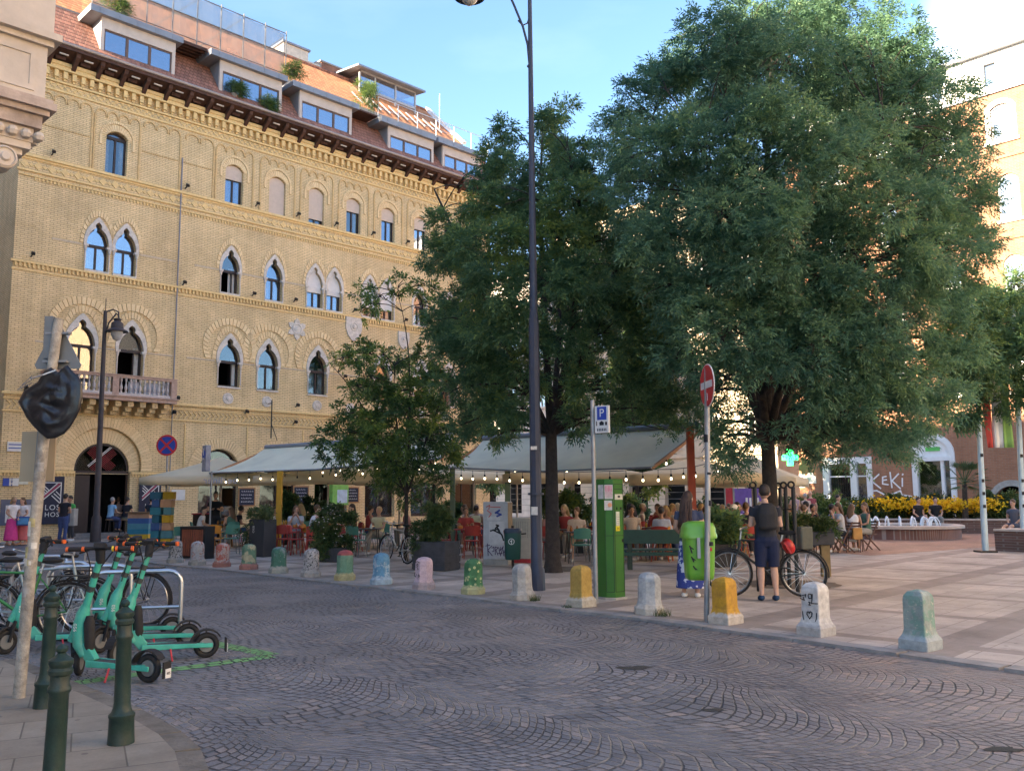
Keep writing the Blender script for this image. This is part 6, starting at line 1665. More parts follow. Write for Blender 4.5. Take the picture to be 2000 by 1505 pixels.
GBk = bicycle(G(128, 1252, 0), radians(200), 'green rental bicycle with a front carrier box', (.05,.20,.06), .03)
mb = MB(); mb.bar((1.10,0,.72),(1.22,0,1.08),.20,.05,(0,1,0)); mb.build('panel', M('rental_green', (.05,.22,.05), .4, .1, 4), GBk)
mb = MB(); mb.bx(.98,1.28,-.15,.15,.66,.70); mb.bx(1.27,1.29,-.15,.15,.66,.84); mb.bx(.98,1.28,-.16,-.14,.66,.84); mb.bx(.98,1.28,.14,.16,.66,.84); mb.build('basket', M('olive_box', (.13,.16,.10), .7), GBk)
bicycle(G(20, 1222, 0), radians(150), 'bicycle with a dark saddle cut off by the left edge', (.12,.2,.24), .05)
bicycle(G(-25, 1250, 0), radians(20), 'pale blue bicycle at the left frame edge', (.3,.38,.42), .04)
g0 = G(795, 1101, KZ); bicycle(g0, radians(128), 'light bicycle leaning against the young tree', (.5,.48,.42), .10)
for i, (px, py, r_) in enumerate(((1395,1006,70),(1425,1010,110),(1452,1004,60))):
    p = atY(px, py, 31); p.z = KZ; bicycle(p, radians(r_), ('parked bicycle beyond the café guests, left one', 'parked bicycle beyond the café guests, middle one', 'parked bicycle beyond the café guests, right one')[i], (.2,.22,.25), .04)
# tall street lamp
m_lamp = M('lamp_blue_grey', (.040, .048, .072), .5, .15, 3, .05, .1)
LP = G(1049, 1152, KZ); dzl = htop(917, 13, (atY(917, 0, G(1049, 1152, KZ).y).x, G(1049, 1152, KZ).y)) - 10.46
SL_ = thing('street_lamp', 'very tall dark street lamp in the middle with a curled arm to the left', 'street lamp', LP)
zt_ = 11.2; topx = atY(1034, -60, LP.y).x - LP.x
def lx(z): return topx * z / zt_
mb = MB(); mb.tube([(0,0,0),(0,0,.35),(lx(.4),0,.4),(lx(1.5),0,1.5),(lx(4.6),0,4.6),(lx(4.9),0,4.9)], [.14,.135,.104,.10,.092,.068], 8)
mb.tube([(lx(4.9),0,4.9),(lx(8),0,8),(lx(zt_),0,zt_)], [.072,.052,.036], 12); mb.tube([(lx(1.62),0,1.62),(lx(1.66),0,1.66)], .14, 12); mb.build('pole', m_lamp, SL_, 40)
lampx = atY(917, 0, LP.y).x - LP.x
mb = MB(); mb.tube([(lx(9.55)-.02,0,9.50),(lx(9.7)-.05,0,9.9),(topx-.13,0,10.25),(topx-.30,0,10.7),(topx-.55,0,11.05+dzl),(topx-.8,0,11.3+dzl),(lampx+.12,0,11.38+dzl),(lampx,0,11.28+dzl),(lampx,0,11.1+dzl)], .022, 8)
mb.tube([(topx-.22,0,10.38),(topx-.14,0,10.28),(topx-.05,0,10.32),(topx,0,10.48)], .014, 6); mb.ball((lx(9.5)-.04,0,9.48), .03); mb.build('arm', m_lamp, SL_, 50)
mb = MB(); mb.lathe([(.30,10.62),(.30,10.65),(.20,10.76),(.10,10.96),(.05,11.1)], (lampx,0,dzl), 20); mb.build('lamp_shade', m_lamp, SL_, 40)
mb = MB(); mb.lathe([(.01,10.46),(.08,10.48),(.15,10.56),(.165,10.63)], (lampx,0,dzl), 20); mb.build('lamp_glass', M('lamp_glass', (.42,.42,.42), .25), SL_, 60)
mb = MB(); mb.bx(-.09, .02, -.136, -.130, 2.40, 2.46); mb.bx(-.09,.02,-.130,-.126,1.28,1.42); mb.build('sticker', M('paper_white', (.55,.53,.48), .8), SL_)
# smaller lamp in front of the palace door
LP2 = G(186, 1057, KZ); h2 = htop(205, 608, LP2)
S2 = thing('street_lamp', 'old-style lamp post with a hanging shade before the palace door', 'street lamp', LP2); tx = atY(206, 608, LP2.y).x - LP2.x
mb = MB(); mb.tube([(0,0,0),(0,0,.9),(.0,0,1.0),(tx*.5,0,h2*.5),(tx,0,h2)], [.20,.18,.12,.10,.07], 12); mb.tube([(tx,0,h2),(tx,0,h2+.5)], .015, 6); mb.build('pole', M('lamp_brown', (.05,.042,.045), .6), S2, 40)
mb = MB(); mb.tube([(tx,0,h2-1.2),(tx+.15,0,h2-.5),(tx+.45,0,h2-.1),(tx+.52,0,h2-.2)], .03, 6); mb.tube([(tx,0,h2-.05),(tx+.3,0,h2+.05),(tx+.52,0,h2-.05),(tx+.54,0,h2-.3)], .03, 6); mb.build('arm', MATS['lamp_brown'], S2, 50)
mb = MB(); mb.lathe([(.42,-.85),(.40,-.80),(.24,-.72),(.22,-.5),(.12,-.42),(.16,-.34),(.06,-.3)], (tx+.5,0,h2), 16); mb.build('lamp_shade', MATS['lamp_brown'], S2, 40)
mb = MB(); mb.lathe([(.02,-1.22),(.14,-1.15),(.22,-.98),(.23,-.85)], (tx+.5,0,h2), 16); mb.build('lamp_glass', MATS['lamp_glass'], S2, 60)
# signs
m_blue = M('sign_blue', (.02,.06,.34), .4, .08); m_red = M('sign_red', (.50,.03,.035), .4, .1); m_wh = M('sign_white', (.62,.62,.60), .45, .08)
def disc(mb, r, y, n=28, c=(0,0)): mb.lathe([(r,0),(r,.006)], (0,0,0), n, Matrix.Translation((c[0], y, c[1])) @ Matrix.Rotation(pi/2,4,'X'))
NS = G(322, 1066, KZ); zc = htop(327, 871, NS); dx = atY(327, 871, NS.y).x - NS.x
s_ = thing('road_sign', 'round blue no-stopping sign with a red rim and cross beside the crate stack', 'sign', NS)
mb = MB(); mb.tube([(0,0,0),(dx,0,zc+.3)], .035, 8); mb.build('pole', m_galv, s_, 50)
rr_ = 20.5 * NS.y / FPX; mb = MB(); disc(mb, rr_, -.06, 32, (dx, zc)); f = mb.build('sign_face', m_red, s_)
mb = MB(); disc(mb, rr_*.83, -.067, 32, (dx, zc)); mb.build('blue_field', m_blue, f)
mb = MB()
for sg in (-1,1): mb.k = 0; mb.bar((dx - rr_*.6, -.078 - .002*sg, zc - sg*rr_*.6), (dx + rr_*.6, -.078 - .002*sg, zc + sg*rr_*.6), .07, .004, (0,1,0))
mb.build('cross', m_red, f)
BS = G(407, 1073, KZ); z0_, z1_ = htop(400, 922, BS), htop(400, 871, BS); dx = atY(404, 900, BS.y).x - BS.x
s_ = thing('road_sign', 'white box sign with a blue pedestrian disc on a thin pole', 'sign', BS)
mb = MB(); mb.tube([(.02,0,0),(.02,0,z0_)], .03, 8); mb.build('pole', m_galv, s_, 50)
w_ = 7.5 * BS.y / FPX; X = Matrix.Translation((dx-.02,0,0)) @ Matrix.Rotation(radians(-52), 4, 'Z')
mb = MB(); mb.box((0,0,(z0_+z1_)/2), (w_*2.9,.16,z1_-z0_), None, X); bxo = bevel(mb.build('sign_box', M('sign_grey', (.28,.28,.32), .5), s_), .02)
mb = MB(); mb.lathe([(w_*1.2,0),(w_*1.2,.01)], (0,0,0), 24, X @ Matrix.Translation((0,-.082,z1_-.30)) @ Matrix.Rotation(pi/2,4,'X')); mb.build('blue_disc', m_blue, bxo)
mb = MB(); mb.box((0,-.096,z1_-.24),(.05,.006,.16),None,X); mb.box((0,-.096,z1_-.43),(.12,.006,.05),None,X); mb.ball((0,-.096,z1_-.13),.03,8,(1,.3,1),X); mb.build('pictogram', m_wh, bxo)
PS = G(1164, 1178, KZ); s_ = thing('road_sign', 'parking sign with blue P on a grey pole beside the meter', 'sign', PS)
zt2 = htop(1157, 785, PS); tx = atY(1157, 785, PS.y).x - PS.x; mb = MB(); mb.tube([(0,0,-.02),(tx,0,zt2)], .034, 12); mb.build('pole', m_galv, s_, 50)
def psp(px, py): p = atY(px, py, PS.y - .05); return p - PS
a, b = psp(1165, 846), psp(1189, 793); cx_, cz_ = (a.x+b.x)/2, (a.z+b.z)/2; w_, h_ = b.x-a.x, b.z-a.z
X = Matrix.Translation((a.x - .01, -.05, 0)) @ Matrix.Rotation(radians(-35),4,'Z'); w3 = w_ / cos(radians(35))
mb = MB(); mb.box((w3/2, 0, cz_), (w3, .05, h_), None, X); bo = bevel(mb.build('sign_box', m_wh, s_), .006)
mb = MB(); mb.box((w3*.52, -.028, cz_ + h_*.22), (w3*.66,.006,h_*.48), None, X); mb.build('blue_field', m_blue, bo)
text_obj('P', h_*.42, 'letter', m_wh, bo, X @ Matrix.Translation((w3*.52,-.033,cz_+h_*.22)) @ FRONT, .001)
mb = MB(); mb.box((w3*.5,-.028,cz_-h_*.17),(w3*.30,.006,h_*.10),None,X); mb.prism([(w3*.3,cz_-h_*.13),(w3*.7,cz_-h_*.13),(w3*.5,cz_-h_*.06)],-.031,-.025,X); mb.box((w3*.14,-.028,cz_-h_*.15),(.012,.006,h_*.16),None,X); mb.box((w3*.82,-.028,cz_-h_*.16),(.03,.006,h_*.12),None,X)
for i in range(6): mb.box((w3*(.2+.12*i),-.028,cz_-h_*.38),(.012,.006,h_*.10),None,X)
mb.build('pictogram', m_ink, bo)
NE = G(1380, 1213, KZ); s_ = thing('road_sign', 'red no-entry sign seen at a slant on the pole of the lime litter bin', 'sign', NE)
zt2 = htop(1384, 718, NE); tx = atY(1382, 760, NE.y).x - NE.x; mb = MB(); mb.tube([(0,0,-.02),(tx*.6,0,1.6),(tx,0,zt2-.03)], .036, 14); mb.build('pole', m_galv, s_, 50)
zc = htop(1384, 758, NE); X = Matrix.Translation((tx+.01,-.055,zc)) @ Matrix.Rotation(radians(-84),4,'Z'); r_ = .285
mb = MB(); mb.lathe([(r_,0),(r_,.01)], (0,0,0), 36, X @ Matrix.Translation((0,-.02,0)) @ Matrix.Rotation(pi/2,4,'X')); f = mb.build('sign_rim', m_wh, s_)
mb = MB(); mb.lathe([(r_*.95,0),(r_*.95,.004)], (0,0,0), 36, X @ Matrix.Translation((0,-.031,0)) @ Matrix.Rotation(pi/2,4,'X')); mb.build('sign_face', m_red, f)
mb = MB(); mb.box((0,-.038,.01),(r_*1.6,.004,r_*.32),None,X); mb.box((.02,-.038,-.15),(.02,.003,.10),None,X); mb.build('white_bar', m_wh, f)
mb = MB()
for zz, hh in ((2.28,.10),(1.46,.07),(1.86,.03),(.95,.05)): mb.tube([(tx*.7,0,zz),(tx*.72,0,zz+hh)], .0375, 14)
mb.build('sticker', m_ink, s_)
# lime litter bin on that pole
m_lime = M('lime_plastic', (.13,.34,.035), .35, .06, 3, .02, 0, dirt=.05, coat=.2)
LB = thing('litter_bin', 'lime green rounded litter bin hung on the no-entry pole', 'bin', (NE.x - .02, NE.y + .25, 0))
def rbox(mb, secs):
    vs = []; n_ = 28
    for (w_, d_, z_, e) in secs:
        for k_ in range(n_):
            a_ = 2*pi*k_/n_; ca, sa = cos(a_), sin(a_)
            vs.append((w_ * (abs(ca)**e) * (1 if ca >= 0 else -1), d_ * (abs(sa)**e) * (1 if sa >= 0 else -1), z_))
    m_ = len(secs); fs = [(i*n_+k_, i*n_+(k_+1)%n_, (i+1)*n_+(k_+1)%n_, (i+1)*n_+k_) for i in range(m_-1) for k_ in range(n_)]
    fs += [tuple(range(n_))[::-1], tuple((m_-1)*n_+k_ for k_ in range(n_))]; mb.add(vs, fs); return mb
rbox(MB(), [(.15,.12,.53,.5),(.175,.15,.55,.5),(.185,.16,.62,.5),(.205,.175,1.10,.5)]).build('bin_body', m_lime, LB, 50)
rbox(MB(), [(.232,.195,1.07,.5),(.232,.195,1.12,.5),(.222,.185,1.135,.5),(.215,.18,1.20,.5),(.19,.155,1.26,.6),(.13,.10,1.285,.7),(.03,.03,1.29,.8)]).build('bin_lid', m_lime, LB, 50)
mb = MB(); mb.box((.10,-.172,.93),(.075,.01,.045)); mb.build('label_plate', m_red, LB)
mb = MB()
for (x_, z_, h_) in ((-.15,.98,.10),(-.13,.84,.07),(-.11,.72,.05)): mb.bar((x_,-.163,z_),(x_+.03,-.168,z_-h_),.016,.01,(0,1,0)); mb.bar((x_+.01,-.163,z_-.02),(x_+.05,-.168,z_-.05),.014,.01,(0,1,0))
mb.build('graffiti', m_ink, LB)
mb = MB(); mb.bx(-.06,-.02,-.215,-.175,.82,1.08); mb.build('bracket', m_galv, LB)
# parking meter
PM = thing('parking_meter', 'tall green six-sided parking meter with stuck-on leaflets', 'parking meter', G(1196, 1170, KZ) + Vector((0, .12, 0)))
m_pm = M('meter_green', (.035,.14,.018), .5, .1, 3, .03, 0, dirt=.06)
hgt = 1.86; hexp = [(-.21,.0),(-.10,-.17),(.04,-.20),(.21,-.06),(.21,.14),(-.10,.20)]
mb = MB(); mb.add([(x,y,.02) for x,y in hexp] + [(x,y,hgt) for x,y in hexp], [(5,4,3,2,1,0),(6,7,8,9,10,11)] + [(i,(i+1)%6,(i+1)%6+6,i+6) for i in range(6)]); pm = bevel(mb.build('meter_body', m_pm, PM), .012, 2)
mb = MB(); mb.add([(x*1.12,y*1.12,-.02) for x,y in hexp] + [(x*1.12,y*1.12,.035) for x,y in hexp], [(5,4,3,2,1,0),(6,7,8,9,10,11)] + [(i,(i+1)%6,(i+1)%6+6,i+6) for i in range(6)]); mb.build('base_plate', m_greyst, PM)
def face(a, b):   # frame of a side: x along the side, y outward negative
    a, b = Vector((*a,0)), Vector((*b,0)); return Matrix.Translation(a) @ Matrix.Rotation(atan2((b-a).y,(b-a).x),4,'Z'), (b-a).length
X, l_ = face(hexp[2], hexp[3])
mb = MB()
for (a_, b_) in ((hexp[1], hexp[2]), (hexp[2], hexp[3])):
    Xs, ls = face(a_, b_)
    for z_ in (1.78, .98, .12): mb.box((ls*.5, -.002, z_), (ls*.86, .004, .007), None, Xs)
    for x_ in (.07, .93): mb.box((ls*x_, -.0035, .95), (.006, .004, 1.66), None, Xs)
mb.box((l_*.82, -.006, .9), (.02, .01, .05), None, X); mb.build('door_seam', m_ink, pm)
mb = MB(); mb.box((l_*.5,-.006,1.58),(.17,.012,.085),None,X); mb.box((l_*.36,-.006,1.24),(.075,.012,.22),None,X); mb.build('instruction_plate', M('plate_cream', (.55,.55,.45), .5), pm)
mb = MB(); mb.box((l_*.5,-.014,1.585),(.05,.006,.03),None,X); mb.box((l_*.3,-.008,1.40),(.012,.01,.04),None,X); mb.box((l_*.7,-.008,1.40),(.03,.01,.04),None,X)
for i in range(7): mb.box((l_*.36,-.0135,1.15+.028*i),(.055,.002,.004),None,X)
mb.box((l_*.5,-.004,1.70),(.19,.004,.008),None,X); mb.build('display', m_ink, pm)
mb = MB(); mb.box((l_*.36,-.007,1.09),(.085,.01,.075),None,X); mb.build('yellow_sticker', M('sticker_yellow', (.7,.6,.02), .5), pm)
mb = MB()
for i in range(3): mb.box((l_*.36-.02+.02*i,-.0135,1.09),(.008,.002,.05 if i != 1 else .03),None,X)
mb.build('sticker_print', m_ink, pm)
X, l_ = face(hexp[0], hexp[1]); X2, l2 = face(hexp[1], hexp[2])
mb = MB(); mb.box((.07,-.004,1.66),(.13,.006,.22),None,X2); mb.box((.06,-.004,1.45),(.12,.006,.15),None,X2); mb.box((l_*.6,-.004,1.66),(.13,.006,.22),None,X); mb.build('leaflet', M('paper_white', (.55,.53,.48), .8), pm)
mb = MB()
for i in range(5): mb.box((.025+.022*i,-.008,1.71),(.012,.003,.09),None,X2)
for i in range(5): mb.box((.07,-.008,1.585+.018*i),(.11,.003,.005),None,X2)
mb.build('leaflet_print', M('print_pink', (.55,.14,.20), .7), pm)
mb = MB(); mb.ball((.085,-.008,1.455),.035,10,(1,.1,1),X2); mb.build('leaflet_print', M('print_orange', (.7,.3,.15), .7), pm)

# ================================================================ people
def skin_m(k): return M('skin_%d' % k, ((.50,.30,.21),(.42,.24,.16),(.36,.20,.13))[k % 3], .55, .08, 12)
def cloth_m(col):
    n = 'cloth_%02d_%02d_%02d' % tuple(int(c * 99) for c in col); return M(n, col, .9, .14, 9, .15)
def hair_m(col):
    n = 'hair_%02d_%02d_%02d' % tuple(int(c * 99) for c in col); return M(n, col, .55, .3, 40, .3)
def loft(mb, rings, n=14, tilt=None):
    """rings: (center, rx, ry)"""
    vs = []
    for c, rx, ry in rings:
        for k_ in range(n): a_ = 2*pi*k_/n; vs.append((c[0] + rx*cos(a_), c[1] + ry*sin(a_), c[2]))
    m_ = len(rings); fs = [(i*n+k_, i*n+(k_+1)%n, (i+1)*n+(k_+1)%n, (i+1)*n+k_) for i in range(m_-1) for k_ in range(n)]
    fs += [tuple(range(n))[::-1], tuple((m_-1)*n+k_ for k_ in range(n))]; mb.add(vs, fs)
def vox(o, size, smooth=2):
    m = o.modifiers.new('remesh', 'REMESH'); m.mode = 'VOXEL'; m.voxel_size = size; m.use_smooth_shade = True
    if smooth: s = o.modifiers.new('smooth', 'SMOOTH'); s.iterations = smooth; s.factor = .5
    return o
def rotz(p, a, o=(0,0)):
    x, y = p[0]-o[0], p[1]-o[1]; return Vector((o[0] + x*cos(a) - y*sin(a), o[1] + x*sin(a) + y*cos(a), p[2]))
def person(label, loc, rz, pose='sit', top=(.5,.5,.5), bottom=(.1,.12,.2), hair=(.05,.035,.025), skin=0, h=1.7, arms='table', sleeve=.5, legs='long', hairlen=0.0, shoes=(.6,.6,.6), turn=0.0, lean=.12, group=None, v=.022, near=False, cap=None, seat=.45, look=0.0, bald=False, dress=None, fat=1.0, cross=False):
    """stands or sits facing local -y; limbs taper and join in one skin"""
    t = thing('person', label, 'person', loc, rz, group); k = h / 1.72
    V3 = lambda *a: Vector(a) * k
    sk = skin_m(skin)
    if pose == 'stand': hip = .93; P = dict(pel=V3(0,0,hip))
    else: hip = seat / k + .10; P = dict(pel=V3(0,.0,hip))
    lz = lambda z: -(z) * lean
    def up(x, z, y=0): return V3(x, y - z * lean, hip + z)
    chest, neck, head = up(0,.40), up(0,.57), up(0,.70,-.01)
    S = {s: up(s*.17,.49) for s in (-1,1)}
    EL, WR = {}, {}
    for s in (-1,1):
        a_ = arms if isinstance(arms, str) else arms[0 if s < 0 else 1]
        if a_ == 'down': EL[s], WR[s] = up(s*.235,.20,.03), up(s*.25,-.04,-.05)
        elif a_ == 'table': EL[s], WR[s] = up(s*.23,.22,-.12), up(s*.12,.18,-.36)
        elif a_ == 'face': EL[s], WR[s] = up(s*.22,.20,-.20), up(s*.07,.50,-.20)
        elif a_ == 'lap': EL[s], WR[s] = up(s*.24,.22,-.02), up(s*.10,.04,-.22)
        elif a_ == 'phone': EL[s], WR[s] = up(s*.23,.20,-.03), up(s*.10,.26,-.26)
        elif a_ == 'wide': EL[s], WR[s] = up(s*.30,.22,.02), up(s*.26,.02,-.20)
        elif a_ == 'back': EL[s], WR[s] = up(s*.28,.24,.16), up(s*.22,.10,.30)
        elif a_ == 'up': EL[s], WR[s] = up(s*.26,.42,-.20), up(s*.16,.60,-.36)
    HP = {s: V3(s*.085, 0, hip-.02) for s in (-1,1)}; KN, AN = {}, {}
    for s in (-1,1):
        if pose == 'stand': KN[s], AN[s] = V3(s*.10,-.02,.50), V3(s*(.11),.03,.09)
        elif pose == 'walk': KN[s], AN[s] = V3(s*.08,-.10 if s<0 else .02,.50), V3(s*.09,-.22 if s<0 else .26,.10)
        elif pose == 'lounge': KN[s], AN[s] = V3(s*.10,-.42,hip-.02), V3(s*.12 + .05,-.84,.14)
        elif pose == 'stool': KN[s], AN[s] = V3(s*.10,-.40,hip-.10), V3(s*.10,-.36,hip-.50)
        else: KN[s], AN[s] = V3(s*.11,-.44,hip+.02), V3(s*.12,-.40 + (.1 if cross and s>0 else 0),.09)
        if cross and s > 0 and pose == 'sit': KN[s], AN[s] = V3(-.02,-.44,hip+.12), V3(-.14,-.58,hip-.22)
    g_ = .01 * fat
    mb = MB()
    torso = [(V3(0,0,hip-.09),.12,.09),(V3(0,0,hip),.155*fat,.115*fat),(up(0,.12),.135*fat,.10*fat),(up(0,.25),.14*fat,.105*fat),(up(0,.38),.165,.11),(up(0,.46),.165,.095),(up(0,.52),.10,.07),(up(0,.55),.055,.055)]
    loft(mb, [(c, rx*k, ry*k) for c, rx, ry in torso])
    mb.tube([up(0,.50), up(0,.60,-.005)], [.058*k,.052*k], 10)
    Hh = lambda p: rotz(p, look, head)
    mb.ball(head + Vector((0,.008,.02))*k, .10*k, 14, (.80,.98,1.12)); mb.ball(head + Vector((0,-.022,-.035))*k, .07*k, 12, (.82,.95,1.1))
    fw = Vector((-sin(look)*-1 if 0 else sin(look), -cos(look), 0)); sd = Vector((cos(look), sin(look), 0))
    mb.tube([head + (fw*.085 + Vector((0,0,.02)))*k, head + (fw*.112 + Vector((0,0,-.018)))*k, head + (fw*.085 + Vector((0,0,-.03)))*k], [.008*k,.016*k,.010*k], 6)
    mb.ball(head + (fw*.078 + Vector((0,0,-.095)))*k, .022*k, 8)
    for s in (-1,1): mb.ball(head + (sd*s*.083 + Vector((0,.012,-.01)))*k, .022*k, 8, (.5,1,1.4))
    for s in (-1,1):
        mb.tube([S[s].lerp(chest,.12), S[s], S[s].lerp(EL[s],.5), EL[s], EL[s].lerp(WR[s],.35), WR[s]], [.045*k,.052*k,.046*k,.038*k,.040*k,.026*k], 10)
        d = (WR[s]-EL[s]).normalized(); q = d.cross(Vector((0,0,1)));
        if q.length < .2: q = Vector((1,0,0))
        q.normalize(); nn = d.cross(q).normalized()
        mb.tube([WR[s], WR[s]+d*.035*k, WR[s]+d*.085*k], [.024*k,.036*k,.034*k], 8)
        for f_ in range(4):   # fingers of unequal length, slightly curled
            o_ = q*(-.030+.02*f_)*k; l_ = (.072,.085,.080,.062)[f_]*k; b_ = WR[s]+d*.085*k+o_
            mb.tube([b_, b_+d*l_*.5+nn*.006*k, b_+d*l_*.88+nn*.022*k], [.0105*k,.0095*k,.0075*k], 6)
        b_ = WR[s]+d*.03*k - q*.03*k*s; mb.tube([b_, b_+(d*.5-q*s*.7).normalized()*.035*k, b_+(d*.9-q*s*.5).normalized()*.065*k], [.013*k,.011*k,.009*k], 6)
        mb.tube([HP[s], HP[s].lerp(KN[s],.3), KN[s]+(HP[s]-KN[s])*.12, KN[s], KN[s].lerp(AN[s],.3), KN[s].lerp(AN[s],.8), AN[s]], [.092*k,.086*k,.062*k,.054*k,.058*k,.038*k,.036*k], 12)
        fd = Vector((0,-1,0)) if pose != 'lounge' else Vector((.1,-.6,.5)).normalized()
        mb.tube([AN[s]+Vector((0,.04,-.04))*k, AN[s]+(fd*.08+Vector((0,0,-.05)))*k, AN[s]+(fd*.16+Vector((0,0,-.06)))*k], [.034*k,.036*k,.026*k], 8)
    vox(mb.build('body', sk, t, 180), .011 if near else v, 1 if near else 2)
    # shirt
    if dress: top = dress
    mb = MB(); e = .014
    loft(mb, [(c, (rx+e)*k, (ry+e)*k) for c, rx, ry in ([(V3(0,0,hip-.03),.155*fat,.115*fat)] + torso[1:-1])])
    for s in (-1,1):
        if sleeve > 0:
            pts = [S[s].lerp(chest,.12), S[s], S[s].lerp(EL[s],.5)]; rs = [.058,.066,.062]
            if sleeve > .6: pts += [EL[s], EL[s].lerp(WR[s],.5)]; rs += [.054,.052]
            if sleeve > .9: pts.append(EL[s].lerp(WR[s],.95)); rs.append(.04)
            mb.tube(pts, [r_*k for r_ in rs], 10)
    vox(mb.build('shirt', cloth_m(top), t, 180), .014 if near else v, 2)
    if legs != 'none':
        mb = MB(); loft(mb, [(V3(0,0,hip-.12),.12*k,.10*k),(V3(0,0,hip-.03),(.165*fat+.01)*k,(.125*fat+.01)*k),(up(0,.08),(.15*fat+.006)*k,(.112*fat+.006)*k)])
        if legs == 'skirt':
            if pose == 'stand' or pose == 'walk':
                mb = MB(); loft(mb, [(V3(0,0,.16),.25*k,.22*k),(V3(0,0,.5),.22*k,.18*k),(V3(0,0,hip-.03),.175*k,.135*k),(up(0,.10),.14*k,.11*k)], 18)
            else: mb.tube([V3(0,.05,hip), V3(0,-.25,hip), V3(0,-.47,hip-.01), V3(0,-.45,.3)], [.16*k,.17*k,.16*k,.17*k], 12)
        else:
            for s in (-1,1):
                pts = [HP[s], HP[s].lerp(KN[s],.4), HP[s].lerp(KN[s],.80)]; rs = [.108,.104,.088]
                if legs == 'knee': pts.append(HP[s].lerp(KN[s],.98)); rs.append(.088)
                if legs == 'long': pts += [KN[s], KN[s].lerp(AN[s],.5), KN[s].lerp(AN[s],.93)]; rs += [.072,.066,.06]
                mb.tube(pts, [r_*k for r_ in rs], 12)
        vox(mb.build({'skirt':'skirt','short':'shorts','knee':'shorts'}.get(legs,'trousers'), cloth_m(bottom), t, 180), .014 if near else v, 2)
    for s in (-1,1):
        fd = Vector((0,-1,0)) if pose != 'lounge' else Vector((.1,-.6,.5)).normalized()
        mb = MB(); mb.tube([AN[s]+Vector((0,.055,-.045))*k, AN[s]+Vector((0,.02,-.042))*k, AN[s]+(fd*.08+Vector((0,0,-.055)))*k, AN[s]+(fd*.17+Vector((0,0,-.065)))*k, AN[s]+(fd*.20+Vector((0,0,-.068)))*k], [.030*k,.043*k,.046*k,.036*k,.018*k], 10); mb.build('shoe', cloth_m(shoes), t, 180)
    # hair
    if not bald:
        mb = MB(); bk = -fw
        mb.ball(head + (bk*.022 + Vector((0,0,.040)))*k, .104*k, 14, (.86,1.0,1.06))
        if hairlen > 0:
            z1 = min(hairlen, .5)
            pts = [head + (bk*.055+Vector((0,0,.05)))*k, head + (bk*.085+Vector((0,0,-.05)))*k, head + (bk*.11+Vector((0,0,-.18)))*k + Vector((0,lean*.1,0)), head + (bk*.115+Vector((0,lean*z1,-z1)))*k]
            vs = []
            loft(mb, [(p, w_*k, d_*k) for p, w_, d_ in zip(pts[::-1], (.085,.11,.10,.085), (.025,.04,.055,.065))], 12)
        hh_ = vox(mb.build('hair', hair_m(hair), t, 180), .012 if near else v, 1)
        if near and hairlen > 0:
            mb = MB(); rs_ = random.Random(3)
            for i in range(70):
                a_ = rs_.uniform(-1, 1); q0 = head + (sd*a_*.085 + bk*(.03 + .06*(1-a_*a_)) + Vector((0,0,rs_.uniform(-.02,.06))))*k; ph = rs_.uniform(0, 6)
                mb.tube([q0 + (sd*(a_*.06*t_ + .012*sin(ph + 9*t_)) + bk*(.07*t_ + .02*rs_.random() + .03*t_*(1-a_*a_)))*k + Vector((0, lean*hairlen*t_, -hairlen*k*t_*rs_.uniform(.93, 1.02))) for t_ in [j/6 for j in range(7)]], [.010, .013, .013, .012, .011, .009, .003], 5)
            mb.build('hair_strands', hair_m(hair), hh_, 180)
    if cap:
        mb = MB(); mb.ball(head + (fw*.0+Vector((0,0,.06)))*k, .108*k, 12, (.9,1.02,.85)); mb.box(head + (fw*.12+Vector((0,0,.06)))*k, (.13*k,.10*k,.012), (0,0,look)); mb.build('cap', cloth_m(cap), t, 60)
    mb = MB()
    for s in (-1,1): mb.ball(head + (fw*.083+sd*s*.033+Vector((0,0,.012)))*k, .0095*k, 6)
    mb.build('eyes', m_ink, t, 60)
    mb = MB(); mb.box(head + (fw*.090+Vector((0,0,-.055)))*k, (.045*k,.010*k,.010*k), (0,0,look)); mb.build('mouth', M('lips', (.35,.12,.10), .5), t)
    t['_hd'] = 0; del t['_hd']
    return t, dict(S=S, WR=WR, head=head, up=up, k=k)
DK, BR, BL, GY = (.03,.022,.018), (.11,.06,.03), (.42,.28,.13), (.35,.33,.31)
# the man in dark shorts
p = G(1502, 1172, KZ)
MAN, mj = person('man in black T-shirt and navy shorts standing with his back to the street', p, radians(175), 'stand', (.022,.025,.035), (.012,.018,.048), DK, 0, 1.71, 'phone', .5, 'knee', 0, (.02,.05,.10), lean=.03, near=True)
mb = MB(); up = mj['up']
loft(mb, [(up(0,.14,.16),.12,.05),(up(0,.18,.17),.15,.07),(up(0,.38,.17),.16,.075),(up(0,.50,.155),.13,.06),(up(0,.55,.14),.07,.03)], 14)
vox(mb.build('backpack', M('backpack_black', (.018,.018,.02), .8, .2, 12, .2), None, 180), .014, 2)
o = bpy.data.objects['backpack']; o.parent = None; o.matrix_world = Matrix.Translation(p) @ Matrix.Rotation(radians(175),4,'Z'); tag(o, 'black backpack on the back of the man in navy shorts', 'backpack')
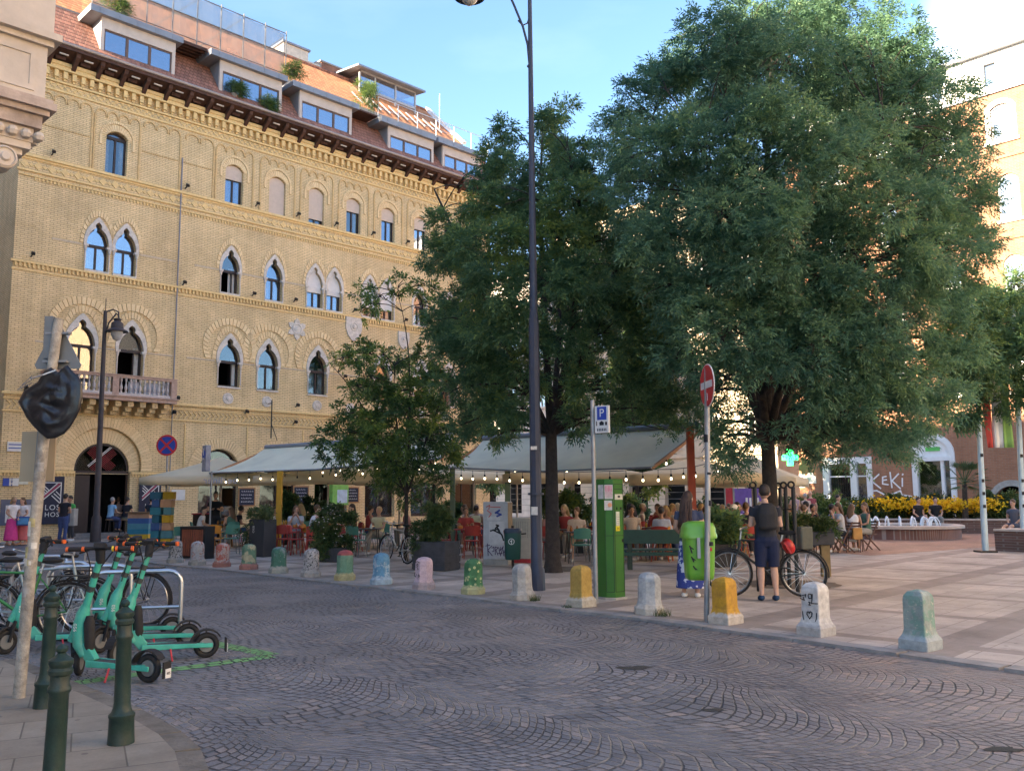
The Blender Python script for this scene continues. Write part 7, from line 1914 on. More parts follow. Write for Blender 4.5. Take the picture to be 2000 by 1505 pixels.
# the woman behind the lime bin
p = G(1350, 1166, KZ)
person('woman with very long brown hair behind the lime litter bin, navy and white patterned skirt', p, radians(160), 'stand', (.05,.06,.10), (.04,.07,.22), (.055,.03,.022), 0, 1.62, 'lap', .5, 'skirt', .5, (.7,.7,.68), lean=.02, near=True, look=-.4)
o = [c for c in bpy.data.objects if c.name.startswith('skirt')][-1]
def patterned(name, a, b_):
    m, nt, bb = base(name); tc = nd(nt, 'ShaderNodeTexCoord'); n = nd(nt, 'ShaderNodeTexNoise', i_Scale=9.0, i_Detail=3.0); nt.links.new(tc.outputs['Object'], n.inputs['Vector'])
    mx = nd(nt, 'ShaderNodeMixRGB'); nt.links.new(sstep(nt, n.outputs['Fac'], .50, .54), mx.inputs['Fac']); mx.inputs['Color1'].default_value = (*a,1); mx.inputs['Color2'].default_value = (*b_,1); nt.links.new(mx.outputs[0], bb.inputs['Base Color']); bb.inputs['Roughness'].default_value = .9; return m
o.data.materials[0] = patterned('patterned_skirt', (.03,.05,.22), (.55,.58,.65))
# passers-by and staff at the left
def gp(px, py): return G(px, py, KZ)
person('blonde woman in white top and pink skirt at the far left', gp(20,1064), radians(60), 'stand', (.75,.72,.70), (.62,.06,.26), BL, 0, 1.70, 'lap', .5, 'skirt', .12, (.5,.3,.2), v=.03)
person('woman in white top with coral striped skirt and a blue bag', gp(43,1063), radians(-20), 'stand', (.75,.74,.76), (.62,.16,.15), BR, 0, 1.66, 'lap', .5, 'skirt', .05, (.5,.3,.2), v=.03)
mb = MB(); mb.bx(-.25,.25,-.06,.06,-.16,.16); o = bevel(mb.build('handbag', M('bag_blue', (.03,.09,.35), .6)), .02); mb = MB(); mb.bx(-.19,.19,-.068,-.06,-.11,.11); mb.build('bag_panel', M('bag_light_blue', (.12,.36,.65), .6), o); q = gp(46,1063); o.location = (q.x + .1, q.y - .25, .88); tag(o, 'blue bag held by the woman in the coral skirt', 'bag')
person('man in dark T-shirt and jeans with his back turned, left of the palace door', gp(121,1060), radians(170), 'stand', (.015,.015,.022), (.05,.08,.20), DK, 0, 1.78, 'lap', .5, 'long', 0, (.05,.05,.05), v=.03)
person('person in bright green top behind the man in jeans', gp(137,1056), radians(-30), 'stand', (.08,.42,.10), (.05,.05,.06), DK, 2, 1.72, 'down', .5, 'long', 0, v=.03)
mb = MB(); mb.bx(-.24,.24,-.2,.2,-.32,.32); o = bevel(mb.build('delivery_box', M('box_grey', (.30,.31,.30), .7, .15)), .02); mb = MB(); mb.bx(-.18,.1,-.21,-.2,-.2,.2); mb.ball((-.04,-.205,0), .12, 12, (1,.2,1)); mb.build('printed_panel', M('panel_blue', (.10,.12,.22), .7), o); o.location = G(143,1058,KZ) + Vector((.05,-.5,.95)); o.rotation_euler = (0,0,.1); tag(o, 'grey delivery box on the back of the man in jeans', 'box')
person('waiter in black with a beard standing at the high table', gp(418,1066), radians(20), 'stand', (.015,.015,.018), (.03,.03,.035), DK, 0, 1.80, 'phone', .5, 'long', 0, (.03,.03,.03), v=.026)
# on bar stools by the door
ST = [(213,1050,150,(.28,.50,.72),(.05,.07,.16),GY,'man in light blue shirt on a bar stool by the palace door'),(228,1047,200,(.45,.30,.25),(.1,.1,.12),BR,'woman leaning in beside the man in the light blue shirt'),
      (243,1051,160,(.02,.02,.025),(.12,.13,.10),DK,'person in black top on the middle bar stool'),(262,1046,-160,(.6,.6,.6),(.1,.1,.1),BR,'person in white top behind the striped high table'),(292,1050,190,(.02,.025,.04),(.3,.2,.15),DK,'person in navy top on the bar stool right of the striped table')]
m_stool = M('stool_dark', (.04,.03,.028), .6)
for px, py, r_, tp, bt, hc, lab in ST:
    q = gp(px, py); person(lab, q, radians(r_), 'stool', tp, bt, hc, 0, 1.74, 'table', .5, 'short' if px in (292,) else 'long', 0, (.6,.6,.6) if px == 292 else (.05,.05,.05), v=.028, seat=.75, group='guests on bar stools by the door')
    s_ = thing('bar_stool', 'dark bar stool under the ' + lab.split(' on ')[0].split(' leaning')[0].split(' behind')[0], 'stool', q, radians(r_), 'dark bar stools')
    mb = MB(); mb.lathe([(.17,.74),(.18,.76),(.17,.79)], (0,0,0), 14); mb.build('seat', M('stool_wood', (.25,.15,.08), .6), s_)
    for a_ in range(4): mb = MB(); c_, s2 = cos(a_*pi/2+.78), sin(a_*pi/2+.78); mb.bar((c_*.13,s2*.13,.745),(c_*.22,s2*.22,0),.025); mb.build('leg', m_stool, s_)
# men and others beyond the plaza
def sit_on(px, py, Y): p = atY(px, py, Y); p.z = KZ; return p
person('man in black T-shirt sitting on the planter wall behind the fountain, legs bare', sit_on(1793, 1020, 36.5), radians(20), 'sit', (.015,.015,.018), (.04,.04,.05), DK, 0, 1.8, 'lap', .5, 'short', 0, (.5,.5,.5), v=.028, seat=.5, cross=True, group='people resting on the planter wall')
person('man in black T-shirt and grey trousers, right one on the planter wall', sit_on(1828, 1020, 36.5), radians(-10), 'sit', (.015,.015,.018), (.22,.22,.2), DK, 0, 1.8, 'lap', .5, 'long', 0, (.5,.5,.5), v=.028, seat=.5, group='people resting on the planter wall')
person('young man lounging with stretched legs at the right edge', sit_on(1985, 1035, 30.5), radians(-62), 'lounge', (.10,.11,.14), (.05,.06,.09), BR, 0, 1.8, 'lap', .5, 'short', 0, (.04,.04,.05), v=.028, seat=.42)
person('child or waiter in a green top standing by the planter bushes', sit_on(1635, 1012, 33), radians(40), 'stand', (.08,.45,.12), (.1,.1,.12), DK, 0, 1.55, 'down', .5, 'long', 0, v=.028)
person('woman in tank top standing far behind beside the tree guard', sit_on(1553, 1010, 36), radians(10), 'stand', (.35,.25,.28), (.12,.1,.12), BL, 0, 1.68, 'down', 0, 'long', .1, v=.03)
person('bald man in dark red shirt far behind left of the bushes', sit_on(1587, 1012, 37), radians(200), 'stand', (.22,.05,.06), (.1,.1,.12), GY, 0, 1.72, 'down', .5, 'long', 0, v=.03, bald=True)
person('older person in beige beside the bald man', sit_on(1577, 1012, 36.5), radians(-160), 'stand', (.40,.30,.25), (.1,.1,.12), GY, 0, 1.62, 'down', .5, 'long', 0, v=.03)

# ================================================================ café furniture
m_cgreen = M('chair_green', (.07,.21,.16), .5, .12); m_cred = M('chair_red', (.36,.045,.035), .5, .12); m_cor = M('chair_orange', (.55,.22,.03), .5, .12); m_cdk = M('chair_brown', (.10,.05,.035), .6, .15)
m_leg = M('leg_metal', (.20,.21,.22), .4, .1, 4, 0, .5); m_top = M('table_dark', (.05,.045,.042), .5)
CH = {}
def chair(kind, loc, rz, label):
    grp = {'green':'green metal café chairs','red':'red metal café chairs','orange':'orange metal café chairs','fold':'brown folding chairs'}[kind]
    if kind in CH: return copy_thing(CH[kind], loc, rz, label)
    t = thing('cafe_chair' if kind != 'fold' else 'folding_chair', label, 'chair', loc, rz, grp)
    m_ = {'green':m_cgreen,'red':m_cred,'orange':m_cor,'fold':m_cdk}[kind]
    if kind == 'fold':
        mb = MB()
        for i in range(6): mb.bx(-.20,.20,-.20+.068*i,-.15+.068*i,.44,.455)
        mb.build('seat', m_, t); mb = MB()
        for z in (.62,.70,.78): mb.bx(-.20,.20,.20+.1*(z-.62),.215+.1*(z-.62),z,z+.05)
        mb.build('backrest', m_, t)
        for s in (-1,1):
            mb = MB(); mb.bar((s*.21,.23,.84),(s*.21,-.22,0),.022,.035); mb.build('leg', m_, t)
            mb = MB(); mb.bar((s*.18,-.20,.46),(s*.18,.26,0),.022,.035); mb.build('leg', m_, t)
    else:
        mb = MB(); rbox(mb, [(.19,.19,.44,.6),(.205,.20,.45,.6),(.205,.20,.465,.6),(.19,.19,.472,.6)]); mb.build('seat', m_, t, 40)
        mb = MB(); pts = [(-.20,.18,.62),(-.19,.205,.70),(0,.235,.70),(.19,.205,.70),(.20,.18,.62)]
        n_ = 7; vs = []
        for i in range(n_ + 1):
            a_ = -1 + 2*i/n_
            for z in (.60,.86): vs += [(a_*.20, .235 - .06*a_*a_ + (z-.6)*.15, z - .03*a_*a_*(1 if z > .7 else 0)), (a_*.20, .247 - .06*a_*a_ + (z-.6)*.15, z - .03*a_*a_*(1 if z > .7 else 0))]
        fs = []
        for i in range(n_): b_ = i*4; fs += [(b_,b_+4,b_+6,b_+2),(b_+1,b_+3,b_+7,b_+5),(b_,b_+1,b_+5,b_+4),(b_+2,b_+6,b_+7,b_+3)]
        fs += [(0,2,3,1),(n_*4,n_*4+1,n_*4+3,n_*4+2)]
        mb.add(vs, fs); mb.build('backrest', m_, t, 60)
        mb = MB()
        for s in (-1,1): mb.tube([(s*.19,.17,.45),(s*.195,.20,.65)], .012, 6)
        for s in (-1,1): mb.tube([(s*.20,.20,.64),(s*.22,.05,.66),(s*.21,-.14,.64),(s*.19,-.16,.45)], .011, 6)
        mb.build('arm_frame', m_, t, 60)
        for sx_ in (-1,1):
            for sy_ in (-1,1): mb = MB(); mb.tube([(sx_*.17,sy_*.16,.45),(sx_*.22,sy_*.22,0)], .012, 6); mb.build('leg', m_leg if kind == 'green' else m_, t)
    CH[kind] = t
    return t
TB = {}
def table(kind, loc, rz, label):
    if kind in TB: return copy_thing(TB[kind], loc, rz, label)
    t = thing('cafe_table', label, 'table', loc, rz, {'red':'red café tables','dark':'dark café tables','fold':'small folding tables'}[kind]); m_ = {'red':m_cred,'dark':m_top,'fold':m_cdk}[kind]
    w = .36 if kind != 'fold' else .28
    mb = MB(); rbox(mb, [(w,w,.72,.45),(w+.01,w+.01,.73,.45),(w,w,.745,.45)]); mb.build('tabletop', m_, t, 40)
    for sx_ in (-1,1):
        for sy_ in (-1,1): mb = MB(); mb.tube([(sx_*w*.7,sy_*w*.7,.72),(sx_*w*.85,sy_*w*.85,0)], .015, 6); mb.build('leg', m_, t)
    TB[kind] = t; return t
def glassware(p, label, col=(.6,.6,.58), h=.14, r=.035):
    mb = MB(); mb.lathe([(r*.8,0),(r,.01),(r,h*.6),(r*.5,h*.75),(r*.4,h)], (0,0,0), 10); o = mb.build('drink', M('drink_%02d' % int(col[0]*99), col, .2), None, 60); o.location = p; tag(o, label, 'drink', 'drinks on the café tables'); return o
# sun canopies on posts
m_canv = M('canvas_grey_green', (.84,.80,.62), .85, .08, 1.2, .1, dirt=.12)
m_canv2 = M('canvas_cream', (.86,.77,.58), .85, .06, 1.5, .1, dirt=.06)
def canvas_glow(m, f=.35):
    nt = m.node_tree; b = nt.nodes['Principled BSDF']; out = nt.nodes['Material Output']; tr = nd(nt, 'ShaderNodeBsdfTranslucent'); nt.links.new(b.inputs['Base Color'].links[0].from_socket, tr.inputs['Color'])
    mx = nd(nt, 'ShaderNodeMixShader'); mx.inputs['Fac'].default_value = f; nt.links.new(b.outputs[0], mx.inputs[1]); nt.links.new(tr.outputs[0], mx.inputs[2]); nt.links.new(mx.outputs[0], out.inputs['Surface'])
canvas_glow(m_canv, .25); canvas_glow(m_canv2, .5)
m_under = M('canvas_orange', (.42,.20,.09), .85, .1)
def awning(name_label, FL, FR, RL, RR, posts, seed):
    t = thing('awning', name_label, 'awning', (0,0,0)); nu, nv = 26, 8; rg = random.Random(seed)
    def grid(dz=0):
        vs = []
        for j in range(nv+1):
            for i in range(nu+1):
                u, v = i/nu, j/nv; p = FL.lerp(FR,u).lerp(RL.lerp(RR,u), v); sag = -.10*sin(pi*u)*(1-v)**2 - .13*sin(pi*v)
                p = p + Vector((0,0,sag + .018*sin(u*31+v*4)*(1-abs(2*v-1))+dz)); vs.append(p)
        return vs
    vs = grid() + grid(-.012); off = (nu+1)*(nv+1); fs = []
    for j in range(nv):
        for i in range(nu):
            a = j*(nu+1)+i; fs.append((a,a+1,a+nu+2,a+nu+1)); a += off; fs.append((a,a+nu+1,a+nu+2,a+1))
    mb = MB(); mb.add(vs, fs); mb.build('canvas', m_canv, t, 180)
    # the other slope falls away behind the ridge
    back = (RL - FL); back.z = 0; back2 = (RR - FR); back2.z = 0
    BL_, BR_ = RL + back*.9 + Vector((0,0,-(RL.z-FL.z)*.8)), RR + back2*.9 + Vector((0,0,-(RR.z-FR.z)*.8))
    mb = MB(); mb.tube([RL+Vector((0,0,.03)), RR+Vector((0,0,.03))], .085, 10); mb.tube([FL+Vector((0,0,-.02)), FL.lerp(FR,.5)+Vector((0,0,-.12)), FR+Vector((0,0,-.02))], .025, 6); mb.build('roller_case', m_zinc, t, 40)
    mb = MB(); mb.bar(FL+Vector((.05,.05,-.05)), RL+Vector((0,0,-.10)), .06); mb.bar(FR+Vector((0,.05,-.05)), RR+Vector((0,0,-.10)), .06); mb.build('side_arm', m_under, t)
    for (b_, col, top) in posts:
        mb = MB(); mb.bar((b_.x,b_.y,KZ),(b_.x,b_.y,top),.15,.15); mb.bx(b_.x-.15,b_.x+.15,b_.y-.15,b_.y+.15,KZ,KZ+.06); mb.build('post', M('post_%02d' % int(col[0]*99), col, .5, .15, 6), t)
    return t
A2 = [atY(868,911,24.3), atY(1272,911,19.3), atY(945,858,26.2), atY(1367,833,21.2)]
gpst, rpst = G(992,1082,KZ), G(1356,1112,KZ)
awning('large grey-green awning with slanted right end, right of the tall lamp', *A2, [(gpst, (.10,.15,.10), A2[2].z), (rpst, (.40,.07,.03), A2[3].z - .1)], 3)
A1 = [atY(409,922,29.2), atY(862,893,25.0), atY(519,875,31.6), atY(884,852,27.6)]
yp = G(543,1077,KZ)
awning('pale green awning on a yellow post at the left of the café', *A1, [(yp, (.50,.27,.02), 2.45), (A1[3], (.10,.15,.10), A1[3].z-.1)], 4)
# a hipped orange lining seen under the right end of the big awning
mb = MB(); mb.add([A2[1]+Vector((.02,.06,-.03)), A2[3]+Vector((.02,0,-.08)), rpst+Vector((-.25,1.6,2.42))], [(0,1,2)]); mb.build('side_lining', m_under, bpy.data.objects['awning'])
# strings of bulbs
m_bulb = M('bulb_glow', (1,.9,.7), .3, 0, emit=(1,.80,.50), es=1.8); m_wire = M('wire_black', (.015,.015,.015), .6)
def bulbs(a, b, n, label, drop=.16, sag=.08):
    t = thing('string_lights', label, 'string lights', a, 0, 'strings of bulbs under the awnings'); d = b - a
    pts = [d*(i/20) + Vector((0,0,-sag*sin(pi*i/20))) for i in range(21)]; mb = MB(); mb.tube(pts, .009, 5); mb.build('wire', m_wire, t)
    for i in range(n):
        u = (i+.5)/n; p = d*u + Vector((0,0,-sag*sin(pi*u))); dr = drop*random.uniform(.7,1.3)
        mb = MB(); mb.tube([p, p-Vector((0,0,dr))], .006, 5); mb.lathe([(.012,0),(.026,.01),(.02,.06),(.008,.075)], tuple(p-Vector((0,0,dr+.03))), 8); sck = mb.build('socket', m_wire, t)
        if random.random() < .88:
            mb = MB(); mb.ball(tuple(p-Vector((0,0,dr+.065))), .025, 8, (1,1,1.25)); mb.build('bulb', m_bulb, sck, 60)
dn = Vector((0,0,-.06))
bulbs(A1[0]+dn, A1[1]+dn, 18, 'string of glowing bulbs along the front of the left awning'); bulbs(A2[0]+dn, A2[1]+dn, 15, 'string of glowing bulbs along the front of the big awning')
bulbs(A2[1]+dn, A2[3]+Vector((.6,.3,-.75)), 6, 'short string of bulbs at the red post'); bulbs(A1[0].lerp(A1[2],.4)+dn*3, A1[1].lerp(A1[3],.4)+dn*3, 12, 'inner string of bulbs under the left awning'); bulbs(A2[0].lerp(A2[2],.4)+dn*3, A2[1].lerp(A2[3],.5)+dn*3, 12, 'inner string of bulbs under the big awning')
# square parasols
def parasol(px, Y, w, rz, z_e, z_a, label, text=None, mt=None):
    b = atY(px, 1000, Y); b.z = KZ; t = thing('parasol', label, 'parasol', b, rz, 'cream square café parasols'); h = w/2; n_ = 8
    mb = MB(); cs_ = [(-h,-h),(h,-h),(h,h),(-h,h)]; vs = [(0,0,z_a)]; fs = []
    for r_ in range(1,7):
        u = r_/6
        for e in range(4):
            a_, b_ = cs_[e], cs_[(e+1)%4]
            for i in range(n_):
                f_ = i/n_; sc = .07*sin(pi*f_)
                vs.append(((a_[0]+(b_[0]-a_[0])*f_)*u*(1-sc*u), (a_[1]+(b_[1]-a_[1])*f_)*u*(1-sc*u), z_a+(z_e-z_a)*u - .06*sin(pi*f_)*u*0 - .05*sin(pi*u)))
    m_ = 4*n_
    for k_ in range(m_): fs.append((0, 1+k_, 1+(k_+1)%m_))
    for r_ in range(5):
        for k_ in range(m_): fs.append((1+r_*m_+k_, 1+(r_+1)*m_+k_, 1+(r_+1)*m_+(k_+1)%m_, 1+r_*m_+(k_+1)%m_))
    mb.add(vs, fs); cn = mb.build('canopy', mt or m_canv2, t, 30)
    sol = cn.modifiers.new('solidify','SOLIDIFY'); sol.thickness = .006
    mb = MB(); vv = []; f2 = []
    for k_ in range(m_):
        q = vs[1+5*m_+k_]; vv += [q, (q[0]*1.0, q[1]*1.0, q[2]-.22-.015*sin(k_*1.7))]
    for k_ in range(m_): f2.append((2*k_, 2*((k_+1)%m_), 2*((k_+1)%m_)+1, 2*k_+1))
    mb.add(vv, f2); va = mb.build('valance', mt or m_canv2, t, 30); sol = va.modifiers.new('solidify','SOLIDIFY'); sol.thickness = .006
    mb = MB(); mb.tube([(0,0,0),(0,0,z_a-.02)], .035, 10); mb.build('pole', m_pale, t, 50)
    mb = MB()
    for c_ in cs_: mb.bar((0,0,z_a-.25),(c_[0]*.97,c_[1]*.97,z_e-.03),.025)
    mb.build('rib', m_cdk, t); mb = MB(); mb.bx(-.4,.4,-.4,.4,0,.08); mb.build('base', m_greyst, t)
    if text: text_obj(text, .30, 'lettering', M('lavender_print', (.50,.50,.66), .8), va, Matrix.Translation((.35,-h*.985,z_e-.10)) @ FRONT @ Matrix.Diagonal((-1,1,1,1)), .001, 1.1)
    return t
parasol(430, 31, 4.3, radians(8), 2.28, 3.05, 'cream parasol at the left end with faint mirrored lettering on its valance', 'berliner')
parasol(640, 30.5, 4.2, radians(5), 2.30, 3.0, 'cream parasol behind the yellow post'); parasol(780, 29.5, 3.6, radians(0), 2.25, 3.0, 'cream parasol behind the young tree')
parasol(925, 31, 3.6, radians(20), 2.3, 3.1, 'white parasol seen left of the green post'); parasol(1120, 27.0, 4.0, radians(-3), 2.22, 2.8, 'cream parasol behind the parking meter')
parasol(1352, 24.2, 3.3, radians(-8), 2.12, 2.62, 'cream parasol behind the red post'); parasol(1472, 26.0, 2.8, radians(-25), 2.05, 2.75, 'yellowish parasol beside the trunk of the large tree'); parasol(1010, 33, 4, 0, 2.4, 3.2, 'cream parasol furthest back under the big awning')
# tables, chairs and guests
rng = random.Random(21)
def spot(px, Y): p = atY(px, 1000, Y); p.z = KZ; return p
TOPC = [((.62,.62,.64),'white'),((.55,.45,.38),'beige'),((.02,.02,.03),'black'),((.30,.05,.05),'dark red'),((.10,.16,.30),'blue'),((.42,.42,.44),'grey'),((.50,.25,.22),'salmon'),((.07,.14,.10),'dark green'),((.60,.52,.30),'mustard'),((.45,.50,.62),'pale blue')]
HC = [(DK,'black'),(BR,'brown'),(BL,'blond'),(BR,'brown'),(DK,'dark')]
GRP = 'guests seated at the café tables'
TBL = [ # px, depth, table kind, seats (angle, chair kind), place name
 (430,30.0,'dark',[(90,'orange'),(200,'green'),(320,'green')],'the waiter'),(500,30.5,'dark',[(20,'green'),(200,'red')],'the tall black planter'),(560,29.8,'dark',[(150,'red'),(330,'green')],'the yellow post'),
 (568,26.3,'red',[(0,'red'),(180,'red'),(270,'red'),(90,'red')],'the yellow post, front'),(650,27.0,'dark',[(30,'red'),(210,'orange')],'the white flowers'),(720,25.2,'dark',[(250,'green'),(70,'green'),(160,'red')],'the young tree'),
 (760,28.6,'dark',[(20,'red'),(200,'green')],'the young tree, back'),(870,28.0,'dark',[(0,'green'),(120,'red'),(240,'red')],'the round bush'),(915,24.4,'red',[(190,'red'),(20,'orange'),(280,'red'),(100,'green')],'the poster cabinet'),
 (930,27.8,'dark',[(90,'red'),(270,'red')],'the poster cabinet, back'),(1085,23.6,'dark',[(250,'red'),(60,'green')],'the middle trunk'),(1130,22.0,'dark',[(270,'green'),(90,'green')],'the parking sign'),
 (1150,26.0,'dark',[(0,'red'),(180,'red')],'the parking meter, back'),(1240,22.6,'dark',[(200,'red'),(340,'orange'),(90,'red')],'the parking meter'),(1300,22.8,'dark',[(250,'red'),(80,'red'),(0,'orange')],'the green bench'),(1290,26.8,'dark',[(40,'red'),(180,'red'),(290,'red')],'the red post, back'),
 (1345,25.5,'dark',[(60,'red'),(200,'red')],'the red post'),(1400,23.2,'dark',[(230,'orange'),(30,'red'),(120,'red')],'the lime bin'),(1420,26.2,'dark',[(180,'red'),(0,'red'),(90,'red')],'the lime bin, back'),(1455,24.2,'dark',[(260,'red'),(100,'orange')],'the tree guard'),(1510,25.5,'dark',[(200,'orange'),(10,'red')],'the large trunk'),
 (625,25.4,'red',[(0,'red'),(180,'red'),(270,'red')],'the white flowers, front'),(1268,24.6,'dark',[(60,'red'),(180,'orange'),(300,'red')],'the bench, second row'),(1335,28.2,'dark',[(0,'red'),(120,'red'),(240,'red')],'the red post, furthest'),(1395,28.8,'dark',[(30,'red'),(150,'red'),(270,'red')],'the lime bin, furthest'),(1475,28.4,'dark',[(0,'red'),(180,'red'),(270,'red')],'the purple banner'),(1545,27.6,'dark',[(180,'red'),(300,'orange'),(60,'red')],'the curled rods'),(1205,27.0,'dark',[(200,'red'),(320,'red')],'the meter, furthest'),
 (1600,25.2,'fold',[(200,'fold'),(350,'fold'),(90,'fold')],'the tall flower box'),(1660,25.8,'fold',[(255,'fold'),(20,'fold'),(150,'fold')],'the fountain')]
EMPTY = {(568,0),(568,180),(568,270),(915,280),(915,190),(720,250),(1130,270),(1240,340),(915,20),(720,160),(430,90),(625,0),(625,180),(625,270)}
side = {0:'right', 90:'far', 180:'left', 270:'near'}
np_ = 0
for ti, (px, Y, kd, seats, nm) in enumerate(TBL):
    c = spot(px, Y); table(kd, c, rng.uniform(-.3,.3), {'red':'red','dark':'dark','fold':'small folding'}[kd] + ' café table beside ' + nm)
    for q_ in range(2):
        col = rng.choice([(.6,.6,.55),(.65,.35,.05),(.35,.12,.03)]); glassware((c.x+rng.uniform(-.2,.2), c.y+rng.uniform(-.2,.2), KZ+.746), ('left' if q_ == 0 else 'right') + ' glass on the table beside ' + nm, col)
    for a_, ck in seats:
        aa = radians(a_); rr_ = .66 if kd != 'fold' else .58; p = c + Vector((cos(aa)*rr_, sin(aa)*rr_, 0)); sd_ = side[round(a_/90)%4*90]
        rz_ = aa - pi/2 + rng.uniform(-.2,.2) + 0.0
        chair(ck, p, rz_, '%s chair on the %s side of the table by %s' % ({'fold':'brown folding'}.get(ck,ck), sd_, nm))
        if (px, a_) in EMPTY: continue
        tc_, tn = TOPC[(np_*7+ti) % len(TOPC)]; hc_, hn = HC[(np_*3+ti) % len(HC)]; np_ += 1
        hl = rng.choice([0,0,.25,.32]); 
        person('%s-haired guest, %s top, %s side of table by %s' % (hn, tn, sd_, nm), p, rz_, 'sit', tc_, rng.choice([(.05,.08,.18),(.03,.03,.04),(.30,.28,.25)]), hc_, rng.randrange(3), rng.uniform(1.60,1.78), rng.choice(['table','face','lap','table']), rng.choice([.5,.5,1.0,0]), rng.choice(['long','short','long']), hl, (.5,.5,.5), lean=rng.uniform(.05,.28), v=.028, look=rng.uniform(-.6,.6), group=GRP, cap=(.65,.65,.65) if (px,a_) == (1400,30) else None, cross=rng.random() < .3)
mb = MB(); mb.bx(-.13,.13,-.05,.05,-.16,.16); o = bevel(mb.build('shoulder_bag', M('tan_leather', (.42,.22,.06), .6)), .02); o.location = spot(1672,25.0) + Vector((0,0,.52)); tag(o, 'tan bag hanging from a brown folding chair by the fountain', 'bag')
# menus and cutlery holders heaped on the red front tables
for (px, Y, n_) in ((575,26.2,7),(640,26.9,5),(915,24.4,3)):
    c = spot(px, Y)
    for i in range(n_):
        mb = MB(); mb.lathe([(.05,0),(.07,.02),(.07,.07),(.05,.09)], (0,0,0), 10); o = mb.build('bowl', M('bowl_%d' % (i%3), ((.5,.2,.04),(.55,.5,.42),(.45,.10,.05))[i%3], .5)); o.location = (c.x - .33 + .66*(i+.5)/n_, c.y + rng.uniform(-.2,.2), KZ+.746); tag(o, '%s bowl, %s on the front table at the %s' % (('orange','cream','dark red')[i%3], ('leftmost','second','third','fourth','fifth','sixth','seventh')[i], {575:'yellow post',640:'flower planter',915:'poster cabinet'}[px]), 'bowl', 'bowls on the front tables')
# planters
m_pl = M('planter_black', (.035,.037,.042), .6, .1); m_plw = M('planter_wood', (.055,.055,.06), .8, .25, 8, .2); m_whitep = M('petal_white', (.6,.58,.55), .7)
def planter(p, w, d, h, rz, label, mt, lobes, n, lm, seed, boards=False, **kw):
    t = thing('planter', label, 'planter', p, rz); mb = MB(); mb.bx(-w/2,w/2,-d/2,d/2,0,h); body = bevel(mb.build('box', mt, t), .015)
    if boards:
        mb = MB()
        for i in range(int(h/.16)): mb.bx(-w/2-.012,w/2+.012,-d/2-.012,d/2+.012,.02+i*.16,.145+i*.16)
        mb.build('board', mt, t)
    leafy('foliage', lm, lobes, n, t, seed, **kw); return t
p = G(512,1086,KZ); t = planter(p, .62, .45, 1.02, radians(-35), 'tall black planter with a yellowish bush and white lettering', m_pl, [(0,0,1.20,.30),(-.25,0,1.1,.25),(.22,.05,1.15,.25),(-.45,-.1,.75,.22),(-.42,-.1,.4,.2)], 420, m_leafD, 51)
text_obj('OSB', .11, 'lettering', m_wh, t, Matrix.Translation((-.12,-.2265,.75)) @ FRONT @ Matrix.Rotation(pi/2,4,'Z'), .001)
p = G(647,1096,KZ); planter(p, .95, .5, .35, radians(-25), 'low dark planter overflowing with white-flowered bush', m_plw, [(0,0,.55,.38),(.25,0,.9,.35),(-.2,0,.95,.30),(.1,0,1.2,.28),(.35,0,.5,.3),(-.35,-.1,.45,.28),(0,-.2,.25,.25)], 1500, m_leafD, 52, True)
mb = MB()
for i in range(34):
    a_, r_ = random.uniform(0,2*pi), random.uniform(0,.5); c_ = (p.x+cos(a_)*r_, p.y-.15-random.uniform(0,.3), KZ+random.uniform(.55,1.45))
    mb.ball(c_, .022, 6, (1,1,.5))
o = mb.build('blossom', m_whitep); pl_ = [x for x in bpy.data.objects if x.name.startswith('planter') and x.parent is None][-1]; o.parent = pl_; o.matrix_parent_inverse = (Matrix.Translation(pl_.location) @ Matrix.Rotation(pl_.rotation_euler.z,4,'Z')).inverted()
p = G(852,1112,KZ); planter(p, .85, .6, .62, radians(-30), 'dark boarded planter with a dense round bush', m_plw, [(-.15,0,.85,.33),(.1,0,1.0,.33),(-.05,0,1.2,.26),(-.3,-.1,.7,.25)], 1500, m_leafD, 53, True)
for i, (px, Y, h_, lab) in enumerate(((570,31.5,1.3,'potted bush against the palace between the blackboards'),(620,31.5,1.1,'second potted bush against the palace'),(890,29.5,.9,'potted bush behind the red table'),(1080,25.6,1.1,'leafy pot behind the lamp post'),(1120,25.8,1.2,'leafy pot left of the parking meter'),(1190,27.5,1.2,'leafy pot behind the parking meter'),(1240,27.6,1.1,'leafy pot right of the parking meter'),(1385,27.4,.9,'reddish potted plant behind the lime bin'),(1410,20.5,.7,'low potted plant between bench and bicycle'))):
    c = spot(px, Y); planter(c, .5, .4, .5, 0, lab, m_plw, [(0,0,.5+h_*.3,.3),(.15,0,.5+h_*.6,.3),(-.15,0,.5+h_*.8,.25)], 420, m_leafD if i % 2 else m_leafB, 60+i, sprig=.2, ll=.1, lw=.03)
p = spot(1562,17.6); pb = planter(p, 1.2, .3, .25, radians(-5), 'long flower box behind the bicycle saddle', m_plw, [(-.5,0,.35,.2),(0,0,.4,.22),(.5,0,.35,.2),(-.2,0,.35,.2),(.25,0,.35,.2)], 700, m_leafD, 75); pb.location.z = .66
mb = MB(); mb.bx(.36,.52,-.08,.08,-.61,0); mb.bx(-.52,-.38,-.08,.08,-.61,0); mb.build('stand', M('barrel_wood', (.24,.17,.08), .8, .2), pb)
